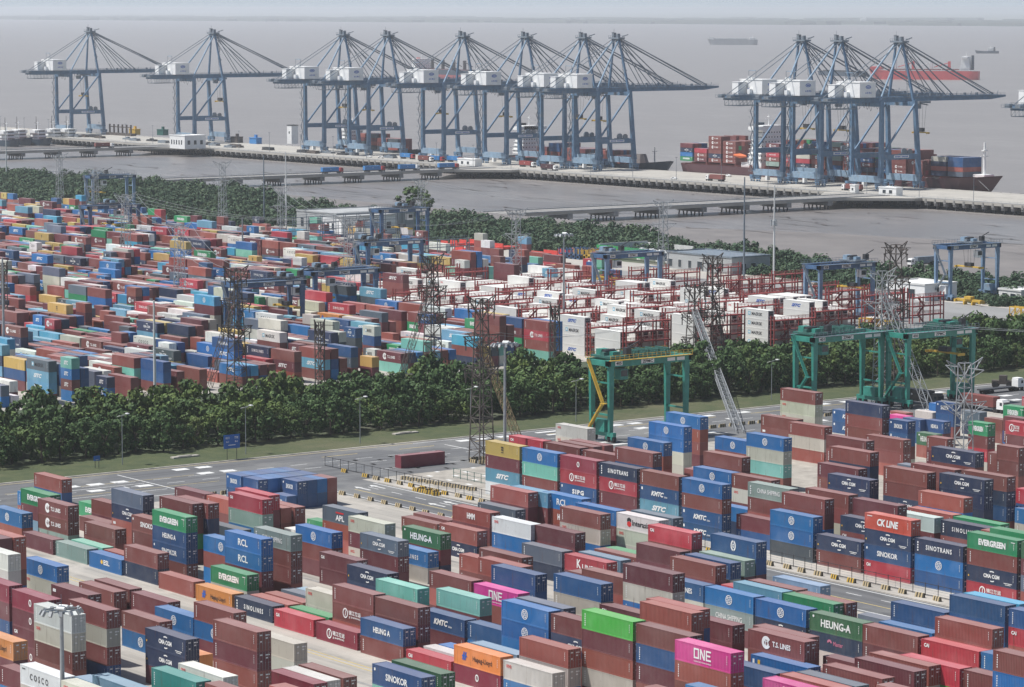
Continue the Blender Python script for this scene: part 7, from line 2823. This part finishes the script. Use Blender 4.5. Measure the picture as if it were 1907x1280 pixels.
# green roofed wall strip
gx,gy=(-1018.0, 799.9)
e=empty('green_wall',(gx,gy,0)); tag(e,'long low wall with a green banner panel behind yellow machinery','wall')
b=MB(); b.box(-4,4,0,-3.6,30,5.5).box(-4,30,0,50,30.4,5.0); b.build('white_wall',M['offwhite'],e); b=MB(); b.prism([(-3,2),(30,2),(30,2.4),(-3,2.4)],1.2,5.2); b.build('green_panel',simple('green_banner',(.05,.36,.12),.5),e)
b=MB(); b.box(31,2,1.2,58,2.4,4.4); b.build('dark_panel',M['hull_navy'],e)
# low hut row of white bins
gx,gy=(-969.3, 797.0)
for i in range(9):
    e=empty('white_tank',(gx-30+i*6.2,gy+12,0)); tag(e,'white plastic tank in the row behind the pale blue yard crane','tank','white tanks in a row'); b=MB(); b.tube((0,0,0),(0,0,4.4),2.3,12).tube((0,0,4.4),(0,0,4.9),1.0,8); b.build('body',M['white'],e)
# far shore chimneys
for i,dx in enumerate((0,11,22)):
    e=empty('far_tower',((-16094.5, 14997.1)[0]+dx*.8,(-16094.5, 14997.1)[1]+dx,-5)); tag(e,'pale high rise tower on the far shore','tower','three pale towers on the far shore'); MB().box(-4.5,-4.5,0,4.5,4.5,38).box(-2,-2,38,2,2,42).build('shaft',M['white'],e)

# ---------------------------------------------------------------- stacked gear in the pale yard
def pile(name,label,cat,pt,fn,mat):
    e=empty(name,(pt[0],pt[1],0)); tag(e,label,cat); b=MB(); fn(b); b.build('body',mat,e); return e
def pipes(b,n,L,r,dirx=True):
    for i in range(n): b.tube((0,i*r*2.2,r),(L,i*r*2.2,r),r,8)
    for i in range(n-1): b.tube((0,i*r*2.2+r*1.1,r*2.8),(L,i*r*2.2+r*1.1,r*2.8),r,8)
def pipesy(b,n,L,r):
    for i in range(n): b.tube((i*r*2.2,0,r),(i*r*2.2,L,r),r,8)
    for k in range(4): b.box(-.5,L*k/4+.6,0,n*r*2.2,L*k/4+1,r*4)
pile('steel_pipes','long bright red steel beams lying on the pale yard, left pair','pipes',(-1079.5, 770.0),lambda b:pipesy(b,4,42,.7),M['redsteel'])
pile('steel_pipes','short bundle of bright red beams at the scrub edge','pipes',(-1105.0, 781.0),lambda b:pipesy(b,3,20,.7),M['redsteel'])
pile('steel_pipes','bundle of bright red beams right of the tall grey lattice tower','pipes',(-1032.7, 775.2),lambda b:(pipesy(b,5,30,.8)),M['redsteel'])
def frames(b):
    rq=random.Random(3)
    for i in range(5):
        x=i*3.0; b.box(x,0,0,x+2.4,12,.5); b.box(x,0,1.6,x+2.4,12,2.1)
        for v in (0,4,8,11.5): b.box(x,v,0,x+.4,v+.4,4.2).box(x+2,v,0,x+2.4,v+.4,4.2)
    for i in range(14): b.bar((rq.uniform(0,14),rq.uniform(0,12),rq.uniform(.5,4)),(rq.uniform(0,14),rq.uniform(0,12),rq.uniform(.5,4.5)),.4)
pile('lifting_frame_stack','yellow steel lifting frames stacked on the pale yard','lifting frames',(-1019.4, 788.5),frames,M['yellow'])
pile('lifting_frame_stack','blue steel lifting frames stacked left of the yellow ones','lifting frames',(-1027.6, 786.8),frames,M['rtg_blue'])
def spr(b):
    b.box(-6,-.6,1.2,6,.6,2.0)
    for s in (-1,1): b.box(s*6-.4,-1.3,.8,s*6+.4,1.3,1.8); b.box(s*2-.3,-.8,0,s*2+.3,.8,1.2)
    b.box(-1.6,-1,2,1.6,1,3)
for px,lb,pt in ((0,'yellow spreader lying before the scrub near the right road',(-776.5, 776.8)),(0,'yellow spreader lying under the grey-blue left yard crane',(-1253.1, 700.4)),(0,'second yellow spreader lying under the left yard crane',(-1263.1, 710.0)),(0,'yellow spreader on the ground below the pale blue middle crane',(-911.3, 723.3)),(0,'second yellow spreader below the pale blue middle crane',(-917.9, 722.0))):
    pile('spreader',lb,'spreader',pt,spr,M['yellow'])
def truss(b):
    for v in (0,2.4):
        b.bar((0,v,.3),(14,v,.3),.35); b.bar((0,v,3.4),(14,v,3.4),.35)
        for i in range(6): b.bar((i*2.8,v,.3),(i*2.8,v,3.4),.25); b.bar((i*2.8,v,.3),(min(14,i*2.8+2.8),v,3.4),.22)
    for i in range(6): b.bar((i*2.8,0,3.4),(i*2.8,2.4,3.4),.2)
pile('truss','yellow lattice truss lying on the asphalt at the right edge','truss',(-738.3, 757.8),truss,M['yellow'])
pile('truss','yellow lattice truss among red racks','truss',(-740.0, 690.2),truss,M['yellow'])
pile('steel_portal','brown steel frame with posts on the left quay','frame',(-2254.2, 1258.8),lambda b:([b.box(i*7,0,0,i*7+1.2,1,9) for i in range(6)],b.box(0,0,6.5,36,1,7.2),b.box(-2,-2,0,40,3,2)),M['rust'])
for i,(pt,lb,mt_) in enumerate((((-2241.8, 1275.5),'yellow ochre hut on the left quay',M['yellow']),((-2218.6, 1288.5),'dark green container hut on the left quay',M['dark_green']),((-2060.1, 1262.5),'rust red equipment block on the left quay',M['rust']),((-2035.1, 1264.0),'blue cabin on the left quay',M['truckblue']))):
    pile('quay_hut_block',lb,'hut',pt,lambda b:(b.box(-5,-2,0,5,3,4.4),b.box(-5.3,-2.3,4.4,5.3,3.3,4.8),b.box(-1,0,4.8,1.5,1.5,7)),mt_)
rg=random.Random(12)
for i in range(26):
    x=rg.uniform(-2250,-1780); y=rg.uniform(1212,1228)
    pile('quay_gear','dark heap of hatch covers and gear lying on the left quay deck','gear',(x,y),lambda b:(b.box(-6,-2,0,6,2,.6),b.box(-5.6,-1.8,.6,5.6,1.8,1.2+rg.random()),b.box(-2,-1,1.2,1,1,2.2)),rg.choice([M['rust'],M['dark'],M['steel_grey']]))['group']='gear heaps lying on the left quay'

# ---------------------------------------------------------------- trucks
def truck(label,x,y,rz,boxc=None,cab='red',lorry=12.2,grp='container trucks on bridges and quay'):
    e=empty('truck',(x,y,0),rz); tag(e,label,'truck',grp)
    b=MB(); b.box(-12.4,-1.15,.95,0,1.15,1.3).box(-.2,-1.0,.7,3.4,1.0,1.1); b.build('chassis',M['dark'],e)
    if boxc: 
        b=MB(); b.box(-12.3,-1.22,1.32,-.1,1.22,3.95); 
        for i in range(30): b.box(-12.1+i*.4,-1.25,1.5,-11.95+i*.4,-1.22,3.8)
        bx=b.build('cargo_box',boxc,e); mk=MB(); mk.ring(-6.2,2.7,0,.28,-1.27,8); mk.build('emblem',M['white_mark'],bx)
    b=MB(); b.prism([(1.0,-1.2),(3.3,-1.2),(3.5,-.9),(3.5,.9),(3.3,1.2),(1.0,1.2)],1.0,3.1); b.box(1.1,-1.1,3.1,3.0,1.1,3.5); b.build('cab',M[cab],e)
    MB().box(3.4,-1.0,2.0,3.52,1.0,2.85).box(2.2,-1.23,2.0,3.0,-1.19,2.8).box(2.2,1.19,2.0,3.0,1.23,2.8).build('windscreen',M['glass'],e)
    for xx in (-11,-9.8,-8.6,.1,1.0,2.7):
        b=MB()
        for s in (-1,1): b.tube((xx,s*1.2,.5),(xx,s*.8,.5),.5,10)
        b.build('axle',M['rubber'],e)
    return e
TB=M['truckblue']
for (px,py,lb,cb_) in ((632,321,'blue box truck with red cab, leftmost on the middle bridge','red'),(708,318,'blue box truck with red cab, second on the middle bridge','red'),(772,316,'blue box truck with white cab on the middle bridge','white'),(848,314,'blue box truck with dark red cab at the middle bridge end','red')):
    yv={632:1080,708:1112,772:1139,848:1170}[px]; truck(lb,-1640,yv,math.pi/2,TB,cb_)
truck('brown box truck with white cab on the left bridge',-2041,1140,math.pi/2,M['hull_rust'],'white')
for (px,y_,lb,bc,cb_) in ((770,1221,'blue box truck with red cab on the quay, upper middle',TB,'red'),(826,1216,'blue box truck turning at the middle quay junction',TB,'red'),(862,1222,'blue box truck under the middle cranes',TB,'red'),(800,1209,'brown box truck at the middle quay junction',M['hull_rust'],'white'),(1030,1208,'maroon box truck with white cab on the quay under cranes',M['hull_maroon'],'white'),(985,1222,'rust red box truck under the middle cranes',M['rackred'],'white'),(895,1208,'dark red box truck beside the white quay cabin',M['hull_maroon'],'white')):
    x_={770:-1762,826:-1720,862:-1707,800:-1723,1030:-1583,985:-1625,895:-1666}[px]
    truck(lb,x_,y_,0,bc,cb_)
truck('red box truck left of the three right cranes',-1434,1214,math.pi,M['hull_rust'],'white'); truck('maroon box truck with white cab below the right cranes',-1310,1211,math.pi,M['hull_rust'],'white')
truck('grey box truck with white cab crossing behind green cranes',(-905.1, 874.7)[0],(-905.1, 874.7)[1],-math.pi/2,M['steel_grey'],'white')
truck('empty truck chassis with white cab near the right edge of the road',(-593.2, 610.4)[0],(-593.2, 610.4)[1],math.pi/2,None,'white'); truck('flatbed truck carrying a strapped rusty box near the right road',(-563.6, 574.4)[0],(-563.6, 574.4)[1],0,M['hull_rust'],'white')
truck('black truck with dark box under the right green crane',(-588.8, 569.8)[0]+6,(-588.8, 569.8)[1],0,M['dark'],'dark')
def car(label,x,y,rz,mat):
    e=empty('parked_car',(x,y,0),rz); tag(e,label,'car','cars standing on the quay')
    b=MB(); b.prism([(-2.2,-.85),(2.1,-.85),(2.3,-.5),(2.3,.5),(2.1,.85),(-2.2,.85)],.35,.95); b.add([(-1.6,-.8,.95),(1.2,-.8,.95),(1.2,.8,.95),(-1.6,.8,.95),(-1.2,-.65,1.5),(.5,-.65,1.5),(.5,.65,1.5),(-1.2,.65,1.5)],[(4,5,6,7),(0,1,5,4),(1,2,6,5),(2,3,7,6),(3,0,4,7)]); b.build('body',mat,e)
    MB().box(-1.15,-.78,1.02,.6,-.74,1.4).box(-1.15,.74,1.02,.6,.78,1.4).build('window',M['glass'],e)
    for xx in (-1.4,1.4):
        for s in (-1,1): MB().tube((xx,s*.9,.35),(xx,s*.65,.35),.35,10).build('wheel',M['rubber'],e)
for i,(px,lb) in enumerate(((1233,'white pickup beside the dark bow on the quay'),(1245,'small white car by the quay railing'),(670,'white van on the left middle quay'),(690,'pale car near the left middle cranes'))):
    x_=[-1462,-1458,-1798,-1786][i]; y_=[1252,1205,1210,1212][i]; car(lb,x_,y_,.2*i,M['white'])
# wheeled loader near right edge of road
e=empty('wheel_loader',((-599.8, 613.6)[0],(-599.8, 613.6)[1],0),.6); tag(e,'dark wheeled tractor with big tyres beside the right road','tractor')
MB().box(-3,-1,1,3,1,2).box(-1,-.9,2,1,.9,3.4).build('body',M['rust'],e)
for xx in (-2,2):
    for s in (-1,1): MB().tube((xx,s*1.5,.9),(xx,s*.9,.9),.9,12).build('wheel',M['rubber'],e)

# ---------------------------------------------------------------- road furniture
e=empty('shipping_container',(-574.1, 394.7)+(0,),math.radians(90)); tag(e,'lone maroon container standing crosswise on the yard beside the road','container'); o_=link('body',BODY[12.19],e); o_.color=(.20,.028,.045,1); o_=link('door',DOOR[12.19],e); o_.color=(.20,.028,.045,1)
# panel fence
fe=empty('mesh_fence',(-588,383.2,0)); tag(fe,'thin black mesh fence running along the striped barriers','fence')
b=MB()
for i in range(150): b.bar((i*3.2,0,0),(i*3.2,0,2.3 if i<35 or i>46 else 2.3),.09)
b.build('post',M['dark'],fe)
b=MB()
for z in (.15,2.15): b.bar((0,0,z),(477,0,z),.09)
b.build('rail',M['dark'],fe)
b=MB()
for i in range(64): b.bar((0+i*7.5,0,.2),(0+i*7.5,0,2.1),.03)
for z in (.6,1.1,1.6): b.bar((0,0,z),(477,0,z),.035)
b.build('mesh',M['steel_grey'],fe)
def barrier_mesh():
    b=MB(); 
    for i in range(6):
        b.mat(0 if i%2 else 1); x=-1+i/3; b.add([(x,-.28,0),(x+1/3,-.28,0),(x+1/3,.28,0),(x,.28,0),(x+.08,-.12,.8),(x+1/3+.08,-.12,.8),(x+1/3+.08,.12,.8),(x+.08,.12,.8)],[(0,3,2,1),(4,5,6,7),(0,1,5,4),(1,2,6,5),(2,3,7,6),(3,0,4,7)])
    return b
BM=[barrier_mesh().mesh('barrier',[M['blackpaint'],M[k]]) for k in ('yellow','tan')]
def barrier(x,y,rz,k,lb,grp):
    o=link('striped_barrier',BM[k],None,(x,y,0)); o.rotation_euler[2]=rz; tag(o,lb,'barrier',grp)
rb=random.Random(6)
for i in range(44):
    x=-577+i*4.4
    if rb.random()<.1: continue
    barrier(x,381+rb.uniform(-.3,.3),rb.uniform(-.15,.15),0 if rb.random()<.45 else 1,'striped concrete barrier in the row below the mesh fence','striped barriers below the mesh fence')
for i in range(18): barrier(-566+i*5.2,363.2+rb.uniform(-.2,.2),rb.uniform(-.1,.1),1,'striped concrete barrier on the kerb between road and near boxes','striped barriers on the lower road kerb')
for i in range(9): barrier(-560+i*3.0*.9,386+i*.35,.6,1,'striped barrier lying in the clearing inside the mesh fence','loose striped barriers inside the fence bend')
for i in range(22): barrier(-584.0+rb.uniform(-.2,.2),486+i*3.2,1.57,1,'striped barrier in the line along the cross road edge','striped barriers along the cross road')
for i in range(8): barrier(-566+rb.uniform(-.2,.2),340+i*3.1,1.57,1,'striped barrier before the block of small blue boxes','striped barriers before the small blue boxes')
for i in range(7): barrier(-545+(i%4)*2.6,378.5+(i//4)*1.6,.3*i,0,'yellow striped barrier laid flat beside the road','yellow barriers laid flat beside the road')
for i in range(8): barrier(-571.8+3.0*math.cos(i*.8),416.1+3.0*math.sin(i*.8),i*.8+1.57,1,'red striped block circling the foot of the tallest lattice tower','striped blocks round the tower foot')
def sign(label,pt,w_,h_,z,txt):
    e=empty('road_sign',(pt[0],pt[1],0)); tag(e,label,'sign')
    b=MB(); b.tube((0,-w_*.3,0),(0,-w_*.3,z),.07,6); b.tube((0,w_*.3,0),(0,w_*.3,z),.07,6); b.build('post',M['dark'],e)
    b=MB(); b.box(-.05,-w_/2,z,.05,w_/2,z+h_); p=b.build('panel',M['sign_blue'],e)
    b=MB()
    for (t,cx,cz,s) in txt: put(b,t,cx,z+cz,s,0,.03,y=.07,axis='y')
    b.box(.055,-w_*.22,z+h_*.22,.06,w_*.22,z+h_*.28); b.build('lettering',[M['white_mark']],p)
sign('large blue road sign on two posts at the verge',(-609.3, 371.4),4.3,3.2,2.6,(('出口',-1.2,2.5,.55),('港区',1.2,2.5,.55),('A-1',-1.2,1.6,.4),('B-2',1.2,1.6,.4)))
sign('small blue road sign at the left of the verge',(-616.0, 339.7),1.6,1.1,1.7,())
# low concrete slabs on the verge
for pt,lb in (((-618.7, 364.4),'grey concrete slab lying on the verge at left'),((-621.3, 428.5),'grey concrete slab lying on the verge in the middle')):
    pile('concrete_slab',lb,'slab',pt,lambda b:(b.box(-.8,-3.5,0,.8,3.5,.35),b.box(-.5,-2,.35,.5,1.5,.5)),M['concrete'])
def kiosk_fence(x0,y0,n):
    pass
e=empty('wire_fence',(-555.8, 396.3)+(0,)); tag(e,'green wire fence crossing the pale clearing','fence'); b=MB()
for i in range(12): b.bar((i*2.6,0,0),(i*2.6,0,2.2),.1)
for z in (.3,1.2,2.1): b.bar((0,0,z),(28,0,z),.06)
b.build('panel',M['dark_green'],e)

# ---------------------------------------------------------------- haze
m=bpy.data.materials.new('haze'); m.use_nodes=True; nt=m.node_tree; nt.nodes.remove(nt.nodes['Principled BSDF'])
pv=nt.nodes.new('ShaderNodeVolumePrincipled'); pv.inputs['Color'].default_value=(.86,.90,.95,1); pv.inputs['Density'].default_value=HAZE
pv.inputs['Anisotropy'].default_value=.3
nt.links.new(pv.outputs[0],nt.nodes['Material Output'].inputs['Volume'])
hz=MB().box(-66000,-500,-9,1400,66000,118).build('haze',m); tag(hz,'even pale haze in the air over the harbour','haze',kind='stuff')
print('objects',len(bpy.data.objects),'reefers',nre,'racks',rk,'trees',ntree,'labels used',li)
